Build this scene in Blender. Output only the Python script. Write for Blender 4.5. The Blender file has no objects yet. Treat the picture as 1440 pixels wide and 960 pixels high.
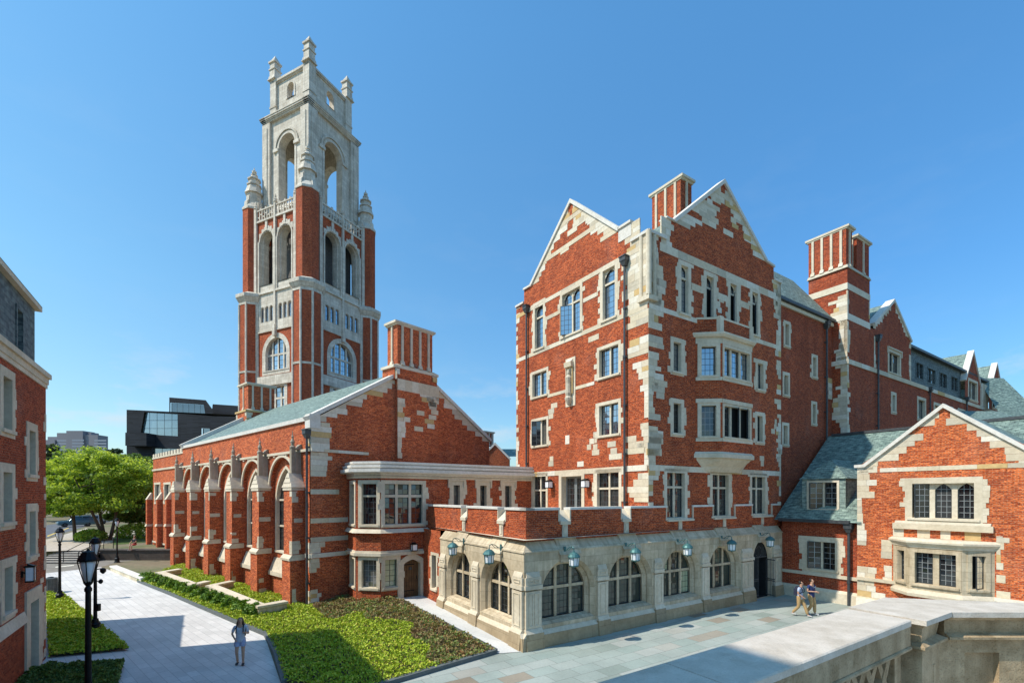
import bpy, bmesh, math, random
import numpy as np
from mathutils import Vector, Matrix
from mathutils.geometry import tessellate_polygon
random.seed(7); RNG = np.random.default_rng(5)
V = Vector; R = math.radians
scene = bpy.context.scene
COL = scene.collection
# ------------------------------------------------------------------ camera and survey helpers
CX, HY, FP, EYE = 720.0, 696.0, 667.0, 5.9          # optical axis, horizon, focal length (1440 px wide frame), eye height
def dirn(a): return V((math.sin(R(a)), math.cos(R(a)), 0))
def gp(x, y, z=0.0):                                 # survey point on level z
    Z = (EYE - z) * FP / (y - HY); return V(((x - CX) / FP * Z, Z, z))
def along(P, d, x):                                  # distance along d from P up to bearing x
    k = (x - CX) / FP; return (k * P.y - P.x) / (d.x - k * d.y)
def hz(P, y): return (HY - y) / FP * P.y + EYE       # height of a sighting y above point P
class Face:                                          # a vertical plane: u along, z up, w outward
    def __init__(s, O, d):
        s.O = V((O[0], O[1], 0)); s.d = V((d[0], d[1], 0)).normalized(); s.n = V((s.d.y, -s.d.x, 0)); s.holes = []
    def P(s, u, z, w=0.0): return s.O + s.d * u + s.n * w + V((0, 0, z))
    def px(s, x, y, w=0.0):
        r = V(((x - CX) / FP, 1, (HY - y) / FP)); t = (s.O + s.n * w).dot(s.n) / r.dot(s.n)
        p = r * t; return ((p - s.O).dot(s.d), p.z + EYE)
    def u(s, x, w=0.0): return s.px(x, 0, w)[0]
    def pts(s, L, w=0.0): return [s.px(x, y, w) for x, y in L]
    def off(s, w): return Face(s.O + s.n * w, s.d)
# ------------------------------------------------------------------ objects
def tag(o, label=None, cat=None, group=None, kind=None):
    if label: o['label'] = label
    if cat: o['category'] = cat
    if group: o['group'] = group
    if kind: o['kind'] = kind
    return o
def thing(name, label, cat, loc=(0, 0, 0), group=None, rz=0):
    o = bpy.data.objects.new(name, None); COL.objects.link(o); o.location = loc; o.rotation_euler = (0, 0, rz)
    o.empty_display_size = .2
    return tag(o, label, cat, group)
def wloc(o):
    p = V((0, 0, 0))
    while o: p += o.location; o = o.parent
    return p
def copy_tree(o, parent=None):
    c = o.copy(); COL.objects.link(c)
    if parent: c.parent = parent
    for ch in list(o.children): copy_tree(ch, c)
    return c
class MB:
    def __init__(s): s.v = []; s.f = []; s.r = []; s.m = []; s.uv = {}; s.isl = []
    def add(s, vs, fs, r=None, m=0):
        b = len(s.v); s.v += [tuple(p) for p in vs]; rr = random.random() if r is None else r
        s.isl.append((b, len(s.v), len(s.f), len(s.f) + len(fs)))
        for f in fs: s.f.append([b + i for i in f]); s.r.append(rr); s.m.append(m)
    def face(s, pts, r=None, m=0, uv=None):
        s.add(pts, [list(range(len(pts)))], r, m)
        if uv: s.uv[len(s.f) - 1] = uv
    def hexa(s, p, r=None, m=0):                      # 4 bottom (ccw from above) + 4 top
        s.add(p, [(3, 2, 1, 0), (4, 5, 6, 7), (0, 1, 5, 4), (1, 2, 6, 5), (2, 3, 7, 6), (3, 0, 4, 7)], r, m)
    def fbox(s, F, u0, u1, z0, z1, w0, w1, r=None, m=0):
        if u1 < u0: u0, u1 = u1, u0
        P = F.P; s.hexa([P(u0, z0, w1), P(u1, z0, w1), P(u1, z0, w0), P(u0, z0, w0), P(u0, z1, w1), P(u1, z1, w1), P(u1, z1, w0), P(u0, z1, w0)], r, m)
    def wedge(s, F, u0, u1, z0, z1, wb, wt, w0=0.0, r=None, m=0):   # outer face slopes from wb (bottom) to wt (top)
        P = F.P; s.hexa([P(u0, z0, wb), P(u1, z0, wb), P(u1, z0, w0), P(u0, z0, w0), P(u0, z1, wt), P(u1, z1, wt), P(u1, z1, w0), P(u0, z1, w0)], r, m)
    def box(s, c, sx, sy, sz, rz=0, r=None, m=0):      # centre of base
        ca, sa = math.cos(rz), math.sin(rz); c = V(c); q = []
        for z in (0, sz):
            for x, y in ((-sx, -sy), (sx, -sy), (sx, sy), (-sx, sy)):
                x *= .5; y *= .5; q.append(c + V((x * ca - y * sa, x * sa + y * ca, z)))
        s.hexa(q, r, m)
    def loft(s, loops, r=None, m=0, cap=True):          # list of equal length loops, ccw seen from above
        n = len(loops[0]); vs = [p for L in loops for p in L]; fs = []
        for k in range(len(loops) - 1):
            for i in range(n):
                j = (i + 1) % n; fs.append((k * n + i, k * n + j, (k + 1) * n + j, (k + 1) * n + i))
        if cap: fs += [tuple(reversed(range(n))), tuple(range((len(loops) - 1) * n, len(loops) * n))]
        s.add(vs, fs, r, m)
    def lathe(s, c, prof, n=12, r=None, m=0, rot=0.0):
        c = V(c); s.loft([[c + V((rad * math.cos(2 * math.pi * i / n + rot), rad * math.sin(2 * math.pi * i / n + rot), z)) for i in range(n)] for rad, z in prof], r, m)
    def tube(s, p0, p1, r0, r1=None, n=8, r=None, m=0):
        p0, p1 = V(p0), V(p1); r1 = r0 if r1 is None else r1; ax = (p1 - p0).normalized()
        a = ax.orthogonal().normalized(); b = ax.cross(a)
        s.loft([[p + (a * math.cos(2 * math.pi * i / n) + b * math.sin(2 * math.pi * i / n)) * q for i in range(n)] for p, q in ((p0, r0), (p1, r1))], r, m)
    def path(s, pts, rad, n=8, r=None, m=0):
        rr = random.random() if r is None else r
        for i in range(len(pts) - 1): s.tube(pts[i], pts[i + 1], rad if not isinstance(rad, (list, tuple)) else rad[i], None if not isinstance(rad, (list, tuple)) else rad[i + 1], n, rr, m)
    def fpoly(s, F, outline, holes=(), w=0.0, r=None, m=0):   # flat polygon with holes on a face
        loops = [[V((a, b, 0)) for a, b in L] for L in [outline] + list(holes)]
        flat = [p for L in loops for p in L]; T = tessellate_polygon(loops); fs = []
        for t in T:
            a, b, c = (flat[i] for i in t)
            cr = (b.x - a.x) * (c.y - a.y) - (b.y - a.y) * (c.x - a.x)
            if abs(cr) < 1e-9: continue
            fs.append(t if cr > 0 else t[::-1])
        s.add([F.P(p.x, p.y, w) for p in flat], fs, r, m)
    def fprism(s, F, outline, w0, w1, r=None, m=0, back=True):
        a = sum(outline[i][0] * outline[(i + 1) % len(outline)][1] - outline[(i + 1) % len(outline)][0] * outline[i][1] for i in range(len(outline)))
        if a < 0: outline = outline[::-1]
        rr = random.random() if r is None else r
        s.fpoly(F, outline, (), w1, rr, m)
        if back:
            n0 = len(s.f); s.fpoly(F, outline, (), w0, rr, m)
            for k in range(n0, len(s.f)): s.f[k] = s.f[k][::-1]
        n = len(outline)
        for i in range(n):
            (a0, b0), (a1, b1) = outline[i], outline[(i + 1) % n]
            s.add([F.P(a0, b0, w1), F.P(a0, b0, w0), F.P(a1, b1, w0), F.P(a1, b1, w1)], [(0, 1, 2, 3)], rr, m)
    def ring(s, F, outer, inner, w_out0, w1, w_in0, r=None, m=0, rnd=False, skip=False):   # raised band with reveals
        n = len(outer)
        for i in range(1 if skip else 0, n):
            j = (i + 1) % n; o0, o1, i0, i1 = outer[i], outer[j], inner[i], inner[j]
            rr = random.random() if rnd or r is None else r
            s.add([F.P(*o0, w1), F.P(*o1, w1), F.P(*i1, w1), F.P(*i0, w1)], [(0, 1, 2, 3)], rr, m)
            s.add([F.P(*o0, w_out0), F.P(*o1, w_out0), F.P(*o1, w1), F.P(*o0, w1)], [(0, 1, 2, 3)], rr, m)
            s.add([F.P(*i0, w1), F.P(*i1, w1), F.P(*i1, w_in0), F.P(*i0, w_in0)], [(0, 1, 2, 3)], rr, m)
    def beam(s, F, a, b, below, above, w0, w1, r=None, m=0):
        (u0, z0), (u1, z1) = a, b; L = math.hypot(u1 - u0, z1 - z0); nx, nz = -(z1 - z0) / L, (u1 - u0) / L
        if nz < 0: nx, nz = -nx, -nz
        s.fprism(F, [(u0 - nx * below, z0 - nz * below), (u1 - nx * below, z1 - nz * below), (u1 + nx * above, z1 + nz * above), (u0 + nx * above, z0 + nz * above)], w0, w1, r, m)
    def split(s):                                       # runs of touching or close blocks, each a mesh of its own
        n = len(s.isl)
        if n < 2: return [s]
        A = np.array(s.v); lo = np.array([A[a:b].min(0) for a, b, _, _ in s.isl]); hi = np.array([A[a:b].max(0) for a, b, _, _ in s.isl]); sz = (hi - lo).max(1); par = list(range(n))
        def root(i):
            while par[i] != i: i = par[i]
            return i
        for i in range(n):
            gap = np.sqrt((np.maximum(0, np.maximum(lo[i] - hi, lo - hi[i])) ** 2).sum(1)); near = np.nonzero(gap <= np.maximum(.02, .48 * np.maximum(sz, sz[i])))[0]
            for j in near:
                if j > i: par[root(int(j))] = root(i)
        out = {}
        for i, (a, b, c, d) in enumerate(s.isl):
            q = out.setdefault(root(i), MB()); q.add(s.v[a:b], [[k - a for k in f] for f in s.f[c:d]], s.r[c], s.m[c])
        return list(out.values())
    def build(s, name, mat, parent=None, smooth=False, loc=None):
        o_ = wloc(parent) if parent else V((0, 0, 0))
        if loc is not None: o_ = V(loc)
        me = bpy.data.meshes.new(name)
        me.from_pydata([(x - o_.x, y - o_.y, z - o_.z) for x, y, z in s.v], [], s.f)
        for q in (mat if isinstance(mat, (list, tuple)) else [mat]): me.materials.append(q)
        me.update()
        nf = len(me.polygons)
        at = me.attributes.new('rnd', 'FLOAT', 'FACE'); at.data.foreach_set('value', s.r[:nf])
        me.polygons.foreach_set('material_index', s.m[:nf])
        if smooth: me.polygons.foreach_set('use_smooth', [True] * nf)
        uvl = me.uv_layers.new(name='UVMap'); uvs = np.zeros((len(me.loops), 2), dtype=np.float32)
        vs = s.v; Zu = V((0, 0, 1))
        for p in me.polygons:
            if p.index in s.uv:
                for k, li in enumerate(p.loop_indices): uvs[li] = s.uv[p.index][k]
                continue
            n = p.normal
            if abs(n.z) > .985: t = V((1, 0, 0)); b = V((0, 1, 0))
            else: t = Zu.cross(n).normalized(); b = n.cross(t)
            for li in p.loop_indices:
                q = vs[me.loops[li].vertex_index]
                uvs[li] = (q[0] * t.x + q[1] * t.y + q[2] * t.z, q[0] * b.x + q[1] * b.y + q[2] * b.z)
        uvl.data.foreach_set('uv', uvs.ravel())
        o = bpy.data.objects.new(name, me); COL.objects.link(o)
        if parent: o.parent = parent
        elif loc is not None: o.location = loc
        return o
# ------------------------------------------------------------------ materials
class NT:
    def __init__(s, name):
        s.m = bpy.data.materials.new(name); s.m.use_nodes = True; s.t = s.m.node_tree; s.t.nodes.clear()
        s.out = s.n('ShaderNodeOutputMaterial')
    def n(s, ty, **k):
        q = s.t.nodes.new(ty)
        for a, b in k.items():
            if a.startswith('_'): q.inputs[a[1:].replace('_', ' ')].default_value = b
            else: setattr(q, a, b)
        return q
    def l(s, a, b): s.t.links.new(a, b)
    def math(s, op, a, b=None):
        q = s.n('ShaderNodeMath', operation=op)
        for i, x in enumerate((a, b)):
            if x is None: continue
            if isinstance(x, (int, float)): q.inputs[i].default_value = x
            else: s.l(x, q.inputs[i])
        return q.outputs[0]
    def mix(s, f, a, b, blend='MIX'):
        q = s.n('ShaderNodeMix', data_type='RGBA', blend_type=blend)
        for i, x in ((0, f), (6, a), (7, b)):
            if isinstance(x, (int, float)): q.inputs[i].default_value = x
            elif isinstance(x, tuple): q.inputs[i].default_value = (*x, 1) if len(x) == 3 else x
            else: s.l(x, q.inputs[i])
        return q.outputs[2]
    def uv(s, rot=0.0, sc=(1, 1, 1)):
        u = s.n('ShaderNodeUVMap'); mp = s.n('ShaderNodeMapping'); mp.inputs['Rotation'].default_value = (0, 0, rot); mp.inputs['Scale'].default_value = sc
        s.l(u.outputs[0], mp.inputs[0]); return mp.outputs[0]
    def noise(s, scale, vec=None, detail=4, rough=.55):
        q = s.n('ShaderNodeTexNoise'); q.inputs['Scale'].default_value = scale; q.inputs['Detail'].default_value = detail; q.inputs['Roughness'].default_value = rough
        if vec is None: vec = s.n('ShaderNodeNewGeometry').outputs['Position']
        s.l(vec, q.inputs['Vector']); return q.outputs['Fac']
    def ramp(s, f, stops, interp='LINEAR'):
        q = s.n('ShaderNodeValToRGB'); q.color_ramp.interpolation = interp; e = q.color_ramp.elements
        while len(e) > 1: e.remove(e[-1])
        for i, (p, c) in enumerate(stops):
            x = e[0] if i == 0 else e.new(p); x.position = p; x.color = (*c, 1) if len(c) == 3 else c
        s.l(f, q.inputs[0]); return q.outputs[0]
    def attr(s, name='rnd'): return s.n('ShaderNodeAttribute', attribute_name=name).outputs['Fac']
    def bump(s, h, st, dist=.02):
        q = s.n('ShaderNodeBump'); q.inputs['Strength'].default_value = st; q.inputs['Distance'].default_value = dist; s.l(h, q.inputs['Height']); return q.outputs[0]
    def pbr(s, col, rough=.8, nrm=None, metal=0.0, spec=.3):
        q = s.n('ShaderNodeBsdfPrincipled'); q.inputs['Roughness'].default_value = rough; q.inputs['Metallic'].default_value = metal; q.inputs['Specular IOR Level'].default_value = spec
        if isinstance(col, tuple): q.inputs['Base Color'].default_value = (*col, 1)
        else: s.l(col, q.inputs['Base Color'])
        if nrm is not None: s.l(nrm, q.inputs['Normal'])
        s.l(q.outputs[0], s.out.inputs[0]); return s.m
    def brick(s, vec, c1, c2, mo, w, h, ms, off=.5, sq=1.0, smooth=.1, bias=0.0):
        q = s.n('ShaderNodeTexBrick'); q.offset = off; q.squash = sq; s.l(vec, q.inputs['Vector'])
        for k, x in (('Color1', (*c1, 1)), ('Color2', (*c2, 1)), ('Mortar', (*mo, 1)), ('Scale', 1.0), ('Mortar Size', ms), ('Mortar Smooth', smooth), ('Bias', bias), ('Brick Width', w), ('Row Height', h)): q.inputs[k].default_value = x
        return q
def m_brick(name, c1, c2, mo, soldier=False):
    s = NT(name); v = s.uv()
    b = s.brick(v, c1, c2, mo, .225, .076, .0065, bias=-.05)
    big = s.noise(.35); sm = s.noise(9.0)
    fine = s.noise(2.2, s.uv(sc=(4.65, 13.9, 1)), 2)
    col = s.mix(s.math('MULTIPLY', s.math('SUBTRACT', fine, .45), 4.5), b.outputs['Color'], tuple(x * .45 for x in c2))
    col = s.mix(.55, col, s.ramp(big, [(.3, (.72, .72, .75)), (.7, (1.15, 1.12, 1.05))]), 'MULTIPLY')
    col = s.mix(.5, col, s.ramp(sm, [(.3, (.7, .7, .7)), (.7, (1.2, 1.2, 1.2))]), 'MULTIPLY')
    col = s.mix(.7, col, s.ramp(s.noise(1.0, s.uv(sc=(1.3, .16, 1)), 5), [(.3, (.76, .74, .74)), (.5, (1.0, 1.0, 1.0)), (.72, (1.16, 1.13, 1.1))]), 'MULTIPLY')
    col = s.mix(s.ramp(s.noise(.5, detail=7), [(.58, (0, 0, 0)), (.78, (.13, .13, .13))]), col, (.50, .36, .30))
    h = s.math('ADD', s.math('MULTIPLY', b.outputs['Fac'], -1.0), s.math('MULTIPLY', sm, .9))
    return s.pbr(col, .85, s.bump(h, .55, .012), spec=.15)
def m_stone(name, ramp, line=None, bump=.3, stain=.5, dark=(.62, .58, .5), streak=0, grain=0):
    s = NT(name); f = s.attr(); col = s.ramp(f, ramp, 'CONSTANT' if len(ramp) > 2 else 'LINEAR')
    v = s.uv()
    h = s.noise(14.0)
    if line:
        b = s.brick(v, (1.05, 1.04, 1.0), (.80, .78, .74), (.55, .52, .47), line[0], line[1], .008)
        col = s.mix(.8, col, b.outputs['Color'], 'MULTIPLY'); h = s.math('ADD', s.math('MULTIPLY', b.outputs['Fac'], -1.5), h)
    col = s.mix(stain, col, s.ramp(s.noise(.9, detail=8), [(.33, dark), (.62, (1.05, 1.05, 1.05))]), 'MULTIPLY')
    col = s.mix(.6, col, s.ramp(s.noise(7.0, detail=6), [(.3, (.78, .76, .72)), (.7, (1.1, 1.1, 1.1))]), 'MULTIPLY')
    if streak: col = s.mix(streak, col, s.ramp(s.noise(1.0, s.uv(sc=(4.5, .45, 1)), 6), [(.36, (.60, .55, .47)), (.56, (1.04, 1.03, 1.0))]), 'MULTIPLY')
    if grain:
        g = s.noise(70.0, detail=5); col = s.mix(.75 * grain, col, s.ramp(g, [(.32, (.62, .6, .56)), (.45, (1, 1, 1)), (.7, (1.1, 1.1, 1.1))]), 'MULTIPLY'); col = s.mix(.8 * grain, col, s.ramp(s.noise(3.2, detail=9, rough=.7), [(.38, (.66, .63, .57)), (.52, (1, 1, 1))]), 'MULTIPLY'); h = s.math('ADD', h, g)
    return s.pbr(col, .85, s.bump(h, bump, .02), spec=.2)
def m_slate(name, c1, c2, w=.32, h=.16):
    s = NT(name); v = s.uv(); b = s.brick(v, c1, c2, tuple(x * .35 for x in c2), w, h, .007, bias=.1)
    streak = s.noise(1.0, s.uv(sc=(3.1, 6.2, 1)), 3)
    col = s.mix(.9, b.outputs['Color'], s.ramp(streak, [(.36, (.42, .44, .46)), (.5, (.95, .95, .95)), (.66, (1.35, 1.32, 1.25))]), 'MULTIPLY')
    col = s.mix(.5, col, s.ramp(s.noise(.6), [(.3, (.75, .75, .75)), (.7, (1.15, 1.15, 1.15))]), 'MULTIPLY')
    return s.pbr(col, .62, s.bump(s.math('ADD', s.math('MULTIPLY', b.outputs['Fac'], -1), streak), .6, .02), spec=.35)
def m_glass(name, base, lead, refl, tilt=.05, grid=True, bar=.05, fres=1.0):
    s = NT(name); u = s.n('ShaderNodeUVMap'); sp = s.n('ShaderNodeSeparateXYZ'); s.l(u.outputs[0], sp.inputs[0])
    ds = []
    for i in (0, 1):
        f = s.math('FRACT', sp.outputs[i]); ds.append(s.math('MINIMUM', f, s.math('SUBTRACT', 1.0, f)))
    isb = s.math('LESS_THAN', s.math('MINIMUM', ds[0], s.math('MULTIPLY', ds[1], 1.3)), bar if grid else -1)
    fl = s.n('ShaderNodeVectorMath', operation='FLOOR'); s.l(u.outputs[0], fl.inputs[0])
    geo = s.n('ShaderNodeNewGeometry')
    wn = s.n('ShaderNodeTexWhiteNoise', noise_dimensions='4D'); s.l(fl.outputs[0], wn.inputs['Vector']); s.l(s.attr(), wn.inputs['W'])
    sub = s.n('ShaderNodeVectorMath', operation='SUBTRACT'); s.l(wn.outputs['Color'], sub.inputs[0]); sub.inputs[1].default_value = (.5, .5, .5)
    sc = s.n('ShaderNodeVectorMath', operation='SCALE'); s.l(sub.outputs[0], sc.inputs[0]); sc.inputs['Scale'].default_value = tilt
    ad = s.n('ShaderNodeVectorMath', operation='ADD'); s.l(geo.outputs['Normal'], ad.inputs[0]); s.l(sc.outputs[0], ad.inputs[1])
    no = s.n('ShaderNodeVectorMath', operation='NORMALIZE'); s.l(ad.outputs[0], no.inputs[0])
    df = s.n('ShaderNodeBsdfDiffuse'); s.l(s.mix(1.0, s.mix(s.noise(.8), tuple(x * .4 for x in base), tuple(x * 1.6 for x in base)), s.ramp(s.attr(), [(0, (1, 1, 1)), (.68, (2.6, 2.5, 2.3)), (.82, (.5, .5, .5)), (.92, (7, 6.4, 5.2))], 'CONSTANT'), 'MULTIPLY'), df.inputs[0])
    gl = s.n('ShaderNodeBsdfGlossy'); gl.inputs['Roughness'].default_value = .02; gl.inputs[0].default_value = (.92, .96, 1, 1); s.l(no.outputs[0], gl.inputs['Normal'])
    lw = s.n('ShaderNodeFresnel'); lw.inputs[0].default_value = 1.5
    fac = s.math('MINIMUM', s.math('ADD', s.math('MULTIPLY', lw.outputs[0], fres), refl), 1.0)
    m1 = s.n('ShaderNodeMixShader'); s.l(fac, m1.inputs[0]); s.l(df.outputs[0], m1.inputs[1]); s.l(gl.outputs[0], m1.inputs[2])
    ld = s.n('ShaderNodeBsdfPrincipled'); ld.inputs['Base Color'].default_value = (*lead, 1); ld.inputs['Roughness'].default_value = .5; ld.inputs['Metallic'].default_value = .2
    m2 = s.n('ShaderNodeMixShader'); s.l(isb, m2.inputs[0]); s.l(m1.outputs[0], m2.inputs[1]); s.l(ld.outputs[0], m2.inputs[2])
    s.l(m2.outputs[0], s.out.inputs[0]); return s.m
def m_plain(name, col, rough=.6, metal=0.0, var=.25, scale=6.0, bump=.1, spec=.4):
    s = NT(name); n = s.noise(scale, detail=6)
    c = s.mix(1.0, col, s.ramp(n, [(.3, (1 - var,) * 3), (.7, (1 + var,) * 3)]), 'MULTIPLY')
    return s.pbr(c, rough, s.bump(n, bump, .01), metal, spec)
def m_leaf(name, ramp, trans=.35, patch=None):
    s = NT(name); col = s.ramp(s.attr(), ramp)
    if patch: col = s.mix(s.ramp(s.noise(patch[1], detail=3), [(.45, (0, 0, 0)), (.6, (1, 1, 1))]), col, s.ramp(s.attr(), patch[0]))
    d = s.n('ShaderNodeBsdfPrincipled'); d.inputs['Roughness'].default_value = .55; d.inputs['Specular IOR Level'].default_value = .25; s.l(col, d.inputs[0])
    t = s.n('ShaderNodeBsdfTranslucent'); s.l(s.mix(1.0, col, (1.25, 1.2, .55), 'MULTIPLY'), t.inputs[0])
    m = s.n('ShaderNodeMixShader'); m.inputs[0].default_value = trans; s.l(d.outputs[0], m.inputs[1]); s.l(t.outputs[0], m.inputs[2]); s.l(m.outputs[0], s.out.inputs[0]); return s.m
def m_pave(name, cols, w, h, rot, ms, mo, off=.5, bump=.3, stain=.35):
    s = NT(name); v = s.uv(rot)
    b = s.brick(v, (0, 0, 0), (1, 1, 1), (.5, .5, .5), w, h, ms, off)
    sp = s.n('ShaderNodeSeparateColor'); s.l(b.outputs['Color'], sp.inputs[0])
    c = s.ramp(sp.outputs[0], cols); c = s.mix(b.outputs['Fac'], c, mo)
    c = s.mix(stain, c, s.ramp(s.noise(.5, detail=8), [(.3, (.7, .7, .7)), (.65, (1.08, 1.08, 1.08))]), 'MULTIPLY')
    c = s.mix(.4, c, s.ramp(s.noise(12.0, detail=5), [(.3, (.8, .8, .8)), (.7, (1.12, 1.12, 1.12))]), 'MULTIPLY')
    return s.pbr(c, .75, s.bump(s.math('ADD', s.math('MULTIPLY', b.outputs['Fac'], -1), s.noise(8.0)), bump, .01), spec=.3)
BRICK = m_brick('red_brick', (.70, .148, .046), (.30, .048, .019), (.42, .26, .165))
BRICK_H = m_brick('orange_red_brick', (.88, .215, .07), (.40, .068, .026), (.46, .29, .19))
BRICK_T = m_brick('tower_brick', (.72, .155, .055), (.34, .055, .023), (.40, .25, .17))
BRICK_R = m_brick('shade_darkened_brick', (.56, .112, .042), (.27, .043, .019), (.36, .22, .15))  # darkened: part of these buildings' shade sits in the brick colour
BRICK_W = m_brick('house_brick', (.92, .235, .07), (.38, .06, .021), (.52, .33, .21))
STONE_R = [(0, (.65, .555, .415)), (.25, (.72, .645, .51)), (.5, (.57, .505, .395)), (.62, (.76, .70, .59)), (.8, (.68, .585, .43)), (.93, (.62, .43, .2))]
QUOIN = m_stone('quoin_stone', STONE_R, stain=.25)
TRIM = m_stone('trim_stone', [(0, (.72, .635, .50)), (1, (.66, .575, .44))], stain=.4)
WHITE = m_stone('white_coping_stone', [(0, (.74, .71, .65)), (1, (.70, .66, .60))], stain=.25)
ASHLAR = m_stone('limestone_ashlar', [(0, (.67, .565, .425)), (1, (.61, .52, .39))], (.9, .42), stain=.5, streak=.45)
PLINTH = m_stone('stained_plinth_stone', [(0, (.47, .36, .23)), (1, (.44, .35, .24))], (1.3, .6), stain=.6)
TOWERST = m_stone('tower_stone', [(0, (.80, .745, .67)), (1, (.73, .675, .60))], (.9, .35), bump=.4, stain=.5, dark=(.68, .66, .63), streak=.4)
BALU = m_stone('balustrade_stone', [(0, (.50, .385, .25)), (1, (.45, .35, .23))], bump=.35, stain=.8, streak=.8, grain=1)
COPE = m_stone('balustrade_coping_stone', [(0, (.64, .565, .48)), (1, (.60, .535, .45))], bump=.3, stain=.5, dark=(.80, .77, .72), grain=.45)
SLATE = m_slate('green_slate', (.25, .335, .29), (.145, .21, .185))
SLATE_D = m_slate('grey_slate', (.14, .18, .18), (.09, .12, .125), .38, .2)
GL_D = m_glass('dark_leaded_glass', (.016, .017, .018), (.06, .065, .07), .07, .09)
GL_L = m_glass('lit_leaded_glass', (.018, .02, .022), (.30, .31, .31), .05)
GL_B = m_glass('sky_leaded_glass', (.02, .035, .06), (.03, .035, .045), .42)
GL_G = m_glass('green_leaded_glass', (.055, .064, .05), (.008, .010, .010), .05, .10, fres=.5)
GL_C = m_glass('curtain_wall_glass', (.05, .08, .09), (.04, .05, .055), .16, .01, bar=.03)
METAL = m_plain('black_iron', (.012, .013, .015), .4, .6)
FRAME = m_plain('steel_casement', (.05, .06, .065), .45, .3)
LEAD = m_plain('lead_downpipe', (.075, .08, .085), .5, .4)
COPPER = m_plain('verdigris_copper', (.06, .16, .16), .5, .3)
LAMPGLASS = m_plain('milky_lamp_glass', (.82, .84, .86), .25, 0, .06)
OAK = m_plain('oak_boards', (.13, .065, .025), .55, 0, .4, 3.0)
DOORGREY = m_plain('grey_painted_door', (.22, .24, .24), .5, 0, .1)
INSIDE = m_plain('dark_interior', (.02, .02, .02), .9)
BLACKCLAD = m_pave('dark_metal_cladding', [(0, (.018, .02, .024)), (1, (.035, .038, .045))], 3.2, .35, 0, .01, (.012, .012, .014), bump=.2)
CONC = m_plain('weathered_concrete', (.20, .19, .19), .9, 0, .12, .5)
# ------------------------------------------------------------------ building vocabulary
def hshape(kind, x):
    x = min(1, abs(x))
    if kind == 'round': return math.sqrt(max(0, 1 - x * x))
    if kind == 'point': return math.sqrt(max(0, 4 - (1 + x) ** 2)) / math.sqrt(3)
    return .6 * math.sqrt(max(0, 1 - x * x)) + .4 * (1 - x)          # depressed tudor arch
def aloop(u0, u1, z0, zs, rise, kind, off=0.0, offb=0.0, n=16):
    uc, a = (u0 + u1) / 2, (u1 - u0) / 2
    L = [(u0 - off, z0 - offb), (u1 + off, z0 - offb)]
    for i in range(n + 1):
        x = math.cos(math.pi * i / n); L.append((uc + (a + off) * x, zs + (rise + off) * hshape(kind, x)))
    return L
def rloop(u0, u1, z0, z1, off=0.0, offb=None):
    ob = off if offb is None else offb
    return [(u0 - off, z0 - ob), (u1 + off, z0 - ob), (u1 + off, z1 + off), (u0 - off, z1 + off)]
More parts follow.
